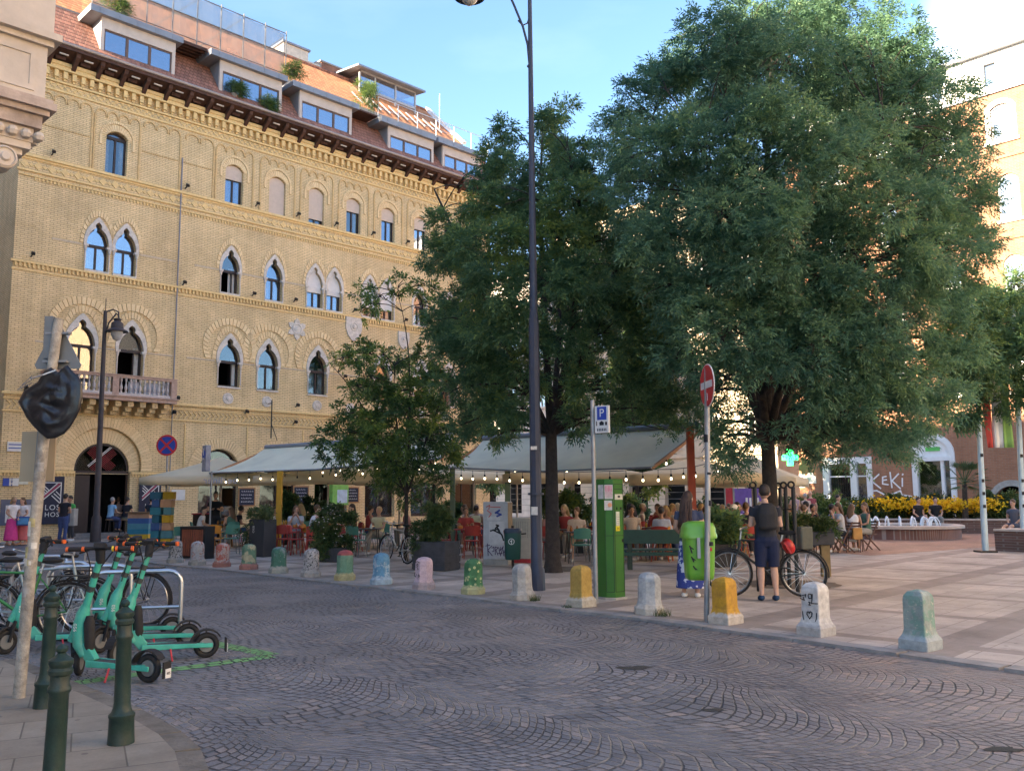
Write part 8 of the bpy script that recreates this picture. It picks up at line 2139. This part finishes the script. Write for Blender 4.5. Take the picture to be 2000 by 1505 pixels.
# tree guard with curled rods
t = thing('tree_guard', 'dark iron tree guard with curled tops round the large trunk', 'tree guard', (4.95,15.75,KZ))
for i, (px, Y) in enumerate(((1476,15.2),(1525,16.6),(1536,15.6),(1551,15.0))):
    b_ = atY(px, 1000, Y); x, y = b_.x-4.95, b_.y-15.75; zt_ = 1.72
    mb = MB(); mb.tube([(x,y,0),(x,y,zt_)], .035, 8); mb.torus((x-.03,y,zt_+.04), .05, .018, 'y', 12, 6); mb.build('curled_rod', m_black, t, 50)
mb = MB()
pr_ = [(atY(px,1000,Y).x-4.95, atY(px,1000,Y).y-15.75) for px, Y in ((1476,15.2),(1525,16.6),(1536,15.6),(1551,15.0))]
for z in (.3,1.35): mb.tube([(pr_[0][0],pr_[0][1],z),(pr_[1][0],pr_[1][1],z),(pr_[2][0],pr_[2][1],z),(pr_[3][0],pr_[3][1],z)], .014, 6)
mb.build('hoop', m_black, t)
# green bench
b0, b1 = G(1225,1112,KZ), G(1345,1112,KZ); c = (b0+b1)/2; w = (b1-b0).length*1.12
t = thing('park_bench', 'dark green wooden bench right of the parking meter, seen from behind', 'bench', c, atan2((b1-b0).y,(b1-b0).x)); m_bg = M('bench_green', (.02,.06,.04), .5, .2, 6)
mb = MB(); mb.bx(-w/2,w/2,-.03,.01,.56,.86); mb.build('backrest', m_bg, t); mb = MB(); mb.bx(-w/2,w/2,.02,.20,.40,.44); mb.bx(-w/2,w/2,.22,.42,.40,.44); mb.bx(-w/2,w/2,-.05,0,.30,.38); mb.build('seat', m_bg, t)
for s in (-1,1): mb = MB(); mb.bx(s*w*.4-.05,s*w*.4+.05,-.02,.42,0,.40); mb.bx(s*w*.4-.05,s*w*.4+.05,.01,.06,.4,.8); mb.build('leg', M('bench_iron', (.03,.05,.035), .6), t)
# cabinets and bins in the middle
cb = thing('utility_cabinet', 'tall grey cabinet covered with torn posters and purple graffiti', 'cabinet', G(968,1104,KZ)+Vector((.05,.3,0)), radians(-14))
w, h_ = .60, 1.48
mb = MB(); mb.bx(-w/2,w/2,-.21,.21,.14,h_); body = bevel(mb.build('body', M('cabinet_grey', (.46,.46,.47), .7, .12, 5, .1, dirt=.2), cb), .008)
mb = MB(); mb.bx(w/2+.002,w/2+.01,-.20,.20,.16,h_-.02); mb.build('side_panel', M('cabinet_side', (.30,.22,.13), .7, .25, 5, .2, dirt=.3), cb)
mb = MB(); mb.bx(-w/2,w/2,-.19,.19,0,.14); mb.build('plinth', m_greyst, cb)
mb = MB(); mb.bx(-.16,.22,-.216,-.211,.48,1.02); mb.bx(-.2,.12,-.2175,-.2165,1.05,1.14) ; mb.build('poster', M('poster_paper', (.56,.55,.54), .8, .15, 8), cb)
strokes('graffiti', [[(x*.05-.24, z*.05+.2) for x, z in ln] for ln in ([(0,5),(2,5.4)],[(.8,6),(1.2,.5)],[(3,5),(1,3),(3.2,.5)],[(3,4),(4,4.6),(4,2.5),(3.2,2.4)],[(4.6,4.6),(4.7,1)],[(4.7,4.5),(6,4.2),(5,3),(6,.8)],[(6.4,4.4),(7,1)],[(7.4,4.6),(7.1,2.8),(8.6,4.8)],[(8.6,4.8),(7.2,.4)],[(6,1.5),(8,1.7)],[(8.6,3),(8.8,.5)],[(8.5,1.8),(9.6,2.6)],[(9.3,3),(9.4,.2)])], .018, M('ink_purple', (.06,.03,.09), .7), cb, None, -.2135, .003)
strokes('torn_print', [[(.0,.86),(.08,.92),(.02,.94)],[(-.12,.80),(.05,.84),(.16,.70),(.2,.58)],[(-.06,.82),(.12,.74)],[(.03,.90),(.1,.80)]], .035, m_ink, cb, None, -.219, .003)
strokes('torn_print', [[(.0,1.22),(.10,1.28),(.03,1.22),(.14,1.18),(.04,1.14)]], .04, M('print_blue', (.03,.06,.25), .7), cb, None, -.213, .003)
strokes('torn_print', [[(-.22,1.36),(-.14,1.40),(-.16,1.30)],[(-.2,1.28),(-.1,1.2),(-.16,1.12)],[(-.12,1.36),(.12,1.35)],[(.2,.8),(.24,.62),(.22,.5)]], .022, M('print_red', (.5,.12,.10), .7), cb, None, -.2145, .003)
c2 = thing('utility_cabinet', 'low cream cabinet partly hidden by the tall lamp post', 'cabinet', G(1018,1100,KZ)+Vector((0,.35,0)), radians(-14)); mb = MB(); mb.bx(-.28,.28,-.18,.18,.1,1.08); bevel(mb.build('body', M('cabinet_cream', (.46,.44,.38), .7, .1), c2), .01)
mb = MB()
for i in range(9): mb.bx(-.24+.055*i,-.225+.055*i,-.186,-.179,.6,1.0)
mb.build('vent', m_greyst, c2); mb = MB(); mb.bx(-.26,.26,-.16,.16,0,.1); mb.build('plinth', m_redk, c2)
wb2 = thing('litter_bin', 'dark green litter bin with a white round emblem between cabinet and lamp', 'bin', G(1000,1112,KZ)+Vector((.02,0,0))); rbox(MB(), [(.15,.13,.22,.6),(.17,.15,.24,.6),(.19,.17,.80,.6)]).build('bin_body', M('bin_dkgreen', (.02,.075,.06), .5, .1), wb2, 50); rbox(MB(), [(.20,.18,.80,.6),(.20,.18,.86,.6),(.17,.15,.90,.6)]).build('bin_lid', M('bin_lid', (.03,.04,.06), .5), wb2, 50)
mb = MB(); mb.torus((-.03,-.18,.62), .062, .008, 'y', 20, 5); mb.bar((-.06,-.18,.62),(-.01,-.185,.65),.02,.006,(0,1,0)); mb.bar((-.02,-.18,.64),(-.03,-.185,.57),.016,.006,(0,1,0)); mb.build('emblem', m_wh, wb2); mb = MB(); mb.tube([(0,.22,0),(0,.22,.95)], .03, 8); mb.bar((0,.22,.75),(.3,.1,.78),.03); mb.build('post', m_black, wb2)
# slatted bin at the left
t = thing('litter_bin', 'litter bin with red-brown slats in a black frame', 'bin', G(384,1090,KZ), radians(-20)); mb = MB()
for s in (-1,1): mb.bx(s*.38-.03,s*.38+.03,-.2,.2,0,.84)
mb.bx(-.40,.40,-.22,.22,.80,.86); mb.bx(-.03,.03,-.19,.19,.02,.8); mb.build('frame', m_black, t)
for i in range(10): mb = MB(); x = -.325+.072*i; mb.bx(x-.026,x+.026,-.2,-.17,.08,.78); mb.build('slat', M('slat_red', (.22,.07,.04), .6, .15), t)
# door-side pieces: stacked coloured crates, striped high table, high table with waiter
CC = [(.04,.22,.30),(.62,.40,.03),(.03,.14,.22),(.55,.33,.20),(.05,.12,.30),(.10,.28,.33)]
cb_ = G(316,1066,KZ); zz = 0; i = 0
for lv in range(7):
    for k_ in range(2):
        wd = rng.uniform(.26,.40); hh = .26; mb = MB(); off_ = -.2+.36*k_+rng.uniform(-.05,.05)
        mb.bx(-wd/2,wd/2,-.16,.16,0,.02)
        for s in (-1,1): mb.bx(s*(wd/2-.01)-.01,s*(wd/2-.01)+.01,-.16,.16,0,hh-.004); mb.bx(-wd/2,wd/2,s*.15-.01,s*.15+.01,0,hh-.004)
        o = mb.build('crate', M('crate_%d' % ((i*5+2) % 6), CC[(i*5+2) % 6], .6, .12)); o.location = (cb_.x+off_, cb_.y+rng.uniform(-.03,.03), KZ+lv*.265); o.rotation_euler = (0,0,rng.uniform(-.15,.15))
        tag(o, '%s crate, %s one in row %s from the ground, below no-stopping sign' % (('teal','yellow','dark blue','orange','blue','sea green')[(i*5+2) % 6], ('left','right')[k_], ('one','two','three','four','five','six','seven')[lv]), 'crate', 'crates stacked below the no-stopping sign'); i += 1
ht = thing('high_table', 'high bar table painted in stripes of teal and yellow', 'table', G(272,1054,KZ)); 
for j in range(5): mb = MB(); mb.bx(-.42,.42,-.18,.18,.02+j*.21,.225+j*.21); mb.build('painted_board', M('crate_%d' % ((j*5+1) % 6), CC[(j*5+1) % 6], .6, .12), ht)
mb = MB(); mb.bx(-.5,.5,-.28,.28,1.07,1.11); mb.build('tabletop', M('stool_wood', (.25,.15,.08), .6), ht)
wt_ = thing('waiter_station', 'dark red waiter station with bottles beside the standing waiter', 'counter', G(396,1062,KZ)); mb = MB(); mb.bx(-.32,.32,-.2,.2,0,1.05); mb.build('body', M('counter_black', (.04,.025,.025), .6, .2), wt_); mb = MB(); mb.bx(-.36,.36,-.24,.24,1.05,1.09); mb.build('counter_top', m_redk, wt_); mb = MB(); mb.lathe([(.06,0),(.06,.008)],(0,0,0),12,Matrix.Translation((0,-.205,.75))@Matrix.Rotation(pi/2,4,'X')); mb.build('emblem', m_wh, wt_)
chair('green', G(355,1088,KZ), radians(190), 'green chair left of the slatted bin'); chair('orange', G(424,1082,KZ), radians(170), 'orange chair right of the slatted bin'); chair('green', G(450,1082,KZ), radians(210), 'green chair before the tall black planter')
# banners and boards on the palace wall
FM = Matrix.Translation(P0) @ Matrix.Rotation(radians(45.5),4,'Z')
def wallthing(name, label, cat, s, z, w, h, mt, out=.04, d=.03, group=None):
    mb = MB(); mb.bx(-w/2,w/2,-d,0,-h/2,h/2); o = mb.build(name, mt); o.matrix_world = FM @ Matrix.Translation((s,-out,z)); tag(o, label, cat, group); return o
def Fp(px, py, off=0):
    n = FN; r_ = ray(px, py); q = P0 - n*off; t_ = (q - CO).dot(n) / r_.dot(n); p = CO + r_*t_; return (p-P0).dot(FD), p.z
m_navy = M('banner_navy', (.02,.022,.045), .7)
for px, lab in ((98,'dark banner with white stripes and the word LOS, left of the door'),(291,'dark banner with white stripes and the word LOS, right of the door')):
    s_, z_ = Fp(px, 965); o = wallthing('banner', lab, 'banner', s_, 1.62, .95, 1.9, m_navy, .1)
    stp = [[(-.30+.09*i,.60),( .28, .06+.09*(4-i)*0+.02+.09*i*0.2)] for i in range(0)]
    L_ = [[(-.30,.25+.09*i),(.28*(1-.12*i)+0,.25+.09*i+.52*(1-.1*i))] for i in range(3)]
    strokes('stripe', [[(-.36,.70),(.36,.70)],[(.36,.70),(.36,-.1)],[(-.34,.62),(-.08,.38)],[(-.34,.50),(-.14,.32)],[(-.34,.38),(-.2,.26)],[(.02,.18),(.34,-.12)],[(.10,.26),(.34,.04)],[(.18,.34),(.34,.18)],[(-.34,-.02),(.36,.62)],[(-.34,.14),(.2,.66)]], .035, m_wh, o, None, -.031, .003)
    strokes('stripe', [[(-.34,.06),(.30,.66)]], .06, M('stripe_wine', (.30,.03,.08), .6), o, None, -.033, .003)
    text_obj('LOS', .30, 'lettering', m_wh, o, Matrix.Translation((.06,-.035,-.30)) @ FRONT, .001, 1.15); text_obj('HOS', .26, 'lettering', m_wh, o, Matrix.Translation((.06,-.035,-.58)) @ FRONT, .001, 1.15)
s_, z_ = Fp(34, 1000); o = wallthing('notice_board', 'glazed notice board on the wall behind the two women', 'board', s_, z_, 1.25, 1.0, M('board_frame', (.10,.11,.16), .5)); mb = MB(); mb.bx(-.45,.45,-.035,-.031,-.4,.28); mb.build('paper', m_wh, o)
s_, z_ = Fp(30, 872); o = wallthing('street_name_sign', 'white street name plate high on the palace corner', 'sign', s_, z_, .62, .38, m_wh); strokes('lettering', [[(-.25,.08),(.25,.08)],[(-.25,-.06),(.25,-.06)]], .04, m_blue, o, None, -.031, .002)
for px, py, lab, c_ in ((14,941,'small blue wall plate at the left edge',m_blue),(26,941,'white wall plate with letters beside the blue one',m_wh),(45,938,'cream wall plate with a black mark',M('plate_cream', (.55,.55,.45), .5)),(347,966,'white menu board right of the door',m_wh)):
    s_, z_ = Fp(px, py); wallthing('wall_plate', lab, 'sign', s_, z_, .34 if px < 100 else .62, .3 if px < 100 else .46, c_)
m_chalk = M('chalk_black', (.02,.025,.045), .8); m_bwood = M('board_wood', (.32,.17,.07), .7)
for px, py, w, h_, lab in ((481,970,.75,.75,'blackboard with chalk writing left of the yellow post'),(587,966,.75,.75,'blackboard with chalk writing right of the yellow post'),(685,966,.85,.70,'blackboard in an orange frame near the screen')):
    s_, z_ = Fp(px, py, -.6); o = wallthing('blackboard', lab, 'board', s_, z_, w+.12, h_+.12, m_bwood, .62); mb = MB(); mb.bx(-w/2,w/2,-.036,-.031,-h_/2,h_/2); mb.build('slate', m_chalk, o)
    rg = random.Random(px); ls = []
    for r_ in range(4):
        x = -w*.38
        while x < w*.34: l_ = rg.uniform(.04,.12); ls.append([(x, h_*.32-r_*h_*.21),(x+l_*.3, h_*.38-r_*h_*.21),(x+l_*.6, h_*.31-r_*h_*.21),(x+l_, h_*.34-r_*h_*.21)]); x += l_+.03
    strokes('chalk_writing', ls, .014, M('chalk', (.45,.47,.52), .9), o, None, -.037, .002)
s_, z_ = Fp(655, 966, -.8); o = wallthing('fridge_display', 'green and pale blue lit drinks display at the wall', 'display', s_, z_, .95, 1.0, M('display_green', (.20,.45,.10), .5), .85, .4); mb = MB(); mb.bx(-.2,.4,-.41,-.401,-.4,.25); mb.build('screen', M('display_blue', (.45,.55,.65), .4), o)
# ================================================================ fountain, planting, flagpoles
m_rim = M('fountain_rim', (.48,.40,.34), .7, .12, 4, .2); m_fb = brick_mat('fountain_brick', (.22,.12,.10), (.17,.09,.075), (.30,.24,.22), .09, .6, .012, .2, .4)
FC = Vector((14.3,33.3,KZ)); ft = thing('fountain', 'low round fountain with brick sides, pale rim and small jets', 'fountain', FC)
mb = MB(); mb.lathe([(2.02,0),(2.02,.36)], (0,0,0), 56); mb.build('basin_wall', m_fb, ft, 40); mb = MB(); mb.lathe([(2.02,.36),(2.14,.38),(2.14,.47),(2.08,.49),(1.80,.49),(1.78,.44)], (0,0,0), 56); mb.build('rim', m_rim, ft, 40)
wm_, nt, b = base('fountain_water'); b.inputs['Base Color'].default_value = (.25,.32,.33,1); b.inputs['Roughness'].default_value = .05; b.inputs['Specular IOR Level'].default_value = .8
n = nd(nt, 'ShaderNodeTexNoise', i_Scale=14.0, i_Detail=3.0); bp = nd(nt, 'ShaderNodeBump'); bp.inputs['Strength'].default_value = .5; nt.links.new(n.outputs['Fac'], bp.inputs['Height']); nt.links.new(bp.outputs['Normal'], b.inputs['Normal'])
mb = MB(); mb.lathe([(1.79,.445),(.01,.446)], (0,0,0), 40); mb.build('water', wm_, ft)
m_jet = M('water_spray', (.8,.82,.85), .2, .05, 10); 
for i in range(16):
    a_ = 2*pi*i/16; mb = MB(); x0, y0 = cos(a_)*1.35, sin(a_)*1.35; pts = [(x0*(1-.25*t_), y0*(1-.25*t_), .45+.30*(4*t_*(1-t_))**.8) for t_ in [j/8 for j in range(9)]]
    mb.tube(pts, [.012+.028*(j/8) for j in range(9)], 6); 
    for j in range(14): t_ = random.random(); mb.ball((x0*(1-.25*t_)+random.uniform(-.05,.05), y0*(1-.25*t_)+random.uniform(-.05,.05), .45+.30*(4*t_*(1-t_))**.8-random.uniform(0,.1)), random.uniform(.008,.018), 4)
    mb.build('water_jet', m_jet, ft, 60)
m_wallb = brick_mat('planter_brick', (.17,.095,.075), (.13,.075,.06), (.20,.16,.14), .24, .075, .01, .2)
def wall_box(label, pts, w, h_, cat='planter wall'):
    t = thing('planter_wall', label, cat, (0,0,0)); a, b = [Vector((*p,0)) for p in pts]; mb = MB(); mb.bar(a+Vector((0,0,KZ+h_/2)), b+Vector((0,0,KZ+h_/2)), w, h_); mb.build('brick_wall', m_wallb, t); mb = MB(); mb.bar(a+Vector((0,0,KZ+h_+.03)), b+Vector((0,0,KZ+h_+.03)), w+.08, .06); mb.build('coping', m_rim, t); return t
def gx(px, Y): p = atY(px, 1000, Y); return (p.x, p.y)
wall_box('long low brick planter wall behind the fountain', [gx(1560,39.5), gx(1985,36.0)], .45, .52); wall_box('low brick planter block at the right edge', [gx(1958,25.6), gx(2060,24.4)], 1.0, .55)
m_yel2 = leaf_mat('yellow_petal', (.55,.33,.01), (.75,.50,.015), (.80,.62,.03))
fb = tag(leafy('flower_bed', m_leafD, [(gx(1700+i*28,38.6+.2*(i%3))[0], gx(1700+i*28,38.6)[1]+.3*(i%2), .95+.08*(i%3), .55) for i in range(10)], 2600, None, 81, sprig=.25, ll=.16, lw=.03), 'green leaves of the flower bed behind the planter wall', 'flower bed', None, 'stuff')
rg = np.random.default_rng(5); N_ = 2300; uu = rg.uniform(0,1,N_); c0 = np.array([*gx(1695,38.6), 1.15]); c1 = np.array([*gx(1945,37.2), 1.15]); C_ = c0+(c1-c0)*uu[:,None]+rg.normal(size=(N_,3))*np.array([.25,.35,.13]); D_ = rg.normal(size=(N_,3)); D_[:,2] = abs(D_[:,2])+.4
me = leaf_mesh('yellow_flowers', C_, D_, rg.uniform(.2,.9,N_), m_yel2, .05, 5, .07, .03, 9); o = bpy.data.objects.new('yellow_flowers', me); COL.objects.link(o); tag(o, 'band of bright yellow flowers behind the planter wall', 'flowers', None, 'stuff')
for px, Y, r_, lab in ((1620,38.8,.85,'rounded yellow-green bush left of the flower bed'),(1672,38.9,.7,'second rounded bush beside the flower bed'),(1560,40,.8,'dark bush at the left end of the planter'),(1960,37.5,.7,'bush at the right end of the flower bed')):
    x, y = gx(px, Y); t = thing('bush', lab, 'bush', (x,y,.4)); leafy('foliage', m_leafC if px in (1620,) else m_leafD, [(0,0,.5,r_),(r_*.6,.1,.35,r_*.6),(-r_*.6,.1,.35,r_*.6)], 900, t, px, sprig=.3, ll=.16, lw=.03)
    mb = MB(); [mb.tube([(0,0,0),(random.uniform(-.3,.3),random.uniform(-.2,.2),.6)], .015, 5) for _ in range(4)]; mb.build('stem', m_bark, t)
x, y = gx(1885, 37.2); t = thing('palm', 'small fan palm rising from the flower bed', 'palm', (x,y,.4)); mb = MB(); mb.tube([(0,0,0),(.05,0,1.6)], [.12,.09], 10); mb.build('trunk', m_bark, t)
mb = MB()
for i in range(30):
    a_, e_ = random.uniform(0,2*pi), random.uniform(-.5,1.2); d_ = Vector((cos(a_)*cos(e_),sin(a_)*cos(e_),sin(e_))); o_ = Vector((.05,0,1.65)); c_ = o_+d_*.7; sd_ = d_.cross(Vector((0,0,1))).normalized(); mb.tube([o_, c_], .012, 5)
    for j in range(-5,6): q = c_+(d_*cos(j*.2)+sd_*sin(j*.2))*.5+Vector((0,0,-.12)); mb.add([c_, c_.lerp(q,.5)+sd_.cross(d_)*.02+sd_*.02, q, c_.lerp(q,.5)-sd_*.02], [(0,1,2,3)])
mb.build('crown', M('palm_green', (.06,.10,.04), .6), t)
m_flagp = M('flagpole_paint', (.45,.55,.58), .4, .08)
for px, py, tx_, lab, r_ in ((1925,1078,1905,'pale blue flagpole with a hanging striped flag','f'),(2001,1075,1984,'second pale flagpole at the right edge','')):
    b_ = G(px, py, KZ); t_ = atY(tx_, 700, b_.y); zt_ = 6.9; dx_ = (t_.x-b_.x)*(zt_/t_.z); t = thing('flagpole', lab, 'flagpole', b_); mb = MB(); mb.tube([(0,0,0),(dx_,0,zt_)], [.085,.05], 12); mb.build('pole', m_flagp, t, 50); mb = MB(); mb.bx(-.22,.22,-.22,.22,-.01,.05); mb.build('base_plate', m_black, t)
    mb = MB()
    for z_ in (1.9,1.2,2.6,1.55): mb.bx(dx_*z_/zt_-.04, dx_*z_/zt_+.03,-.089,-.075,z_,z_+.09)
    mb.build('sticker', m_ink, t)
    if r_:
        for k_, (c_, nm) in enumerate((((.55,.07,.05),'red'),((.72,.70,.66),'white'),((.20,.36,.10),'green'))):
            mb = MB(); x0 = dx_*.7+.08+.27*k_; vs = []; n_ = 12
            for i in range(n_+1):
                zz = 2.85+2.3*i/n_
                for j in range(5): xx = x0+.27*j/4+(.10*(1-i/n_) if k_ == 0 else 0)*(1-j/4); vs.append((xx, .05*sin(j*1.9+k_*2+i*.25), zz))
            fs = [(i*5+j,i*5+j+1,(i+1)*5+j+1,(i+1)*5+j) for i in range(n_) for j in range(4)]; mb.add(vs, fs); fo = mb.build('flag_stripe', M('flag_'+nm, c_, .85, .06), t, 180); s9 = fo.modifiers.new('solidify','SOLIDIFY'); s9.thickness = .006
# green cross of the pharmacy, lit
cr = thing('pharmacy_cross', 'lit green pharmacy cross on the edge of the brick house', 'sign', atY(1543,893,49)); m_gl = M('green_glow', (.05,.8,.2), .4, 0, emit=(.03,.9,.18), es=1.6)
for s_ in (0,1): mb = MB(); mb.bx(-.42,.42,-.08,.08,-.15,.15) if s_ == 0 else (mb.bx(-.15,.15,-.079,.079,.151,.45), mb.bx(-.15,.15,-.079,.079,-.45,-.151)); mb.build('lit_arm', m_gl, cr)
mb = MB(); mb.bar((.42,0,0),(.75,.4,0),.05); mb.build('bracket', m_black, cr)
QM = Matrix.Translation(Q0) @ Matrix.Rotation(QR,4,'Z')
for (x_, z_, w_, h_, lab, rnd) in ((.72,2.45,.62,.42,'white name plate with arched top on the brick house',1),(.2,2.4,.34,.75,'tall cream notice on the brick house',0)):
    mb = MB(); mb.bx(-w_/2,w_/2,-.03,0,-h_/2,h_/2)
    if rnd: mb.prism([(-.2,h_/2),(-.15,h_/2+.14),(0,h_/2+.19),(.15,h_/2+.14),(.2,h_/2)], -.03, 0)
    o = mb.build('wall_plate', m_wh); o.matrix_world = QM @ Matrix.Translation((x_,-.03,z_)); tag(o, lab, 'sign')
# market hoardings behind the guests
for px, Y, w_, h_, c_, lab in ((1462,34,1.1,1.5,(.14,.08,.30),'purple banner behind the guests'),(1425,34,.35,1.8,(.35,.03,.04),'narrow red banner behind the guests')):
    b_ = spot(px, Y); t = thing('banner', lab, 'banner', b_); mb = MB(); mb.bx(-w_/2,w_/2,-.03,.03,.35,.35+h_); mb.build('cloth', M('banner_%02d' % int(c_[0]*99), c_, .7), t); mb = MB(); mb.bx(-w_/2,-w_/2+.04,-.04,.04,0,.36+h_); mb.bx(w_/2-.04,w_/2,-.04,.04,0,.36+h_); mb.build('post', m_leg, t)
    if px == 1462: mb = MB(); [mb.bx(-.1+.14*i,-.02+.14*i,-.036,-.03,.6,.6+h_*.6) for i in range(4)]; mb.build('white_print', m_wh, t)
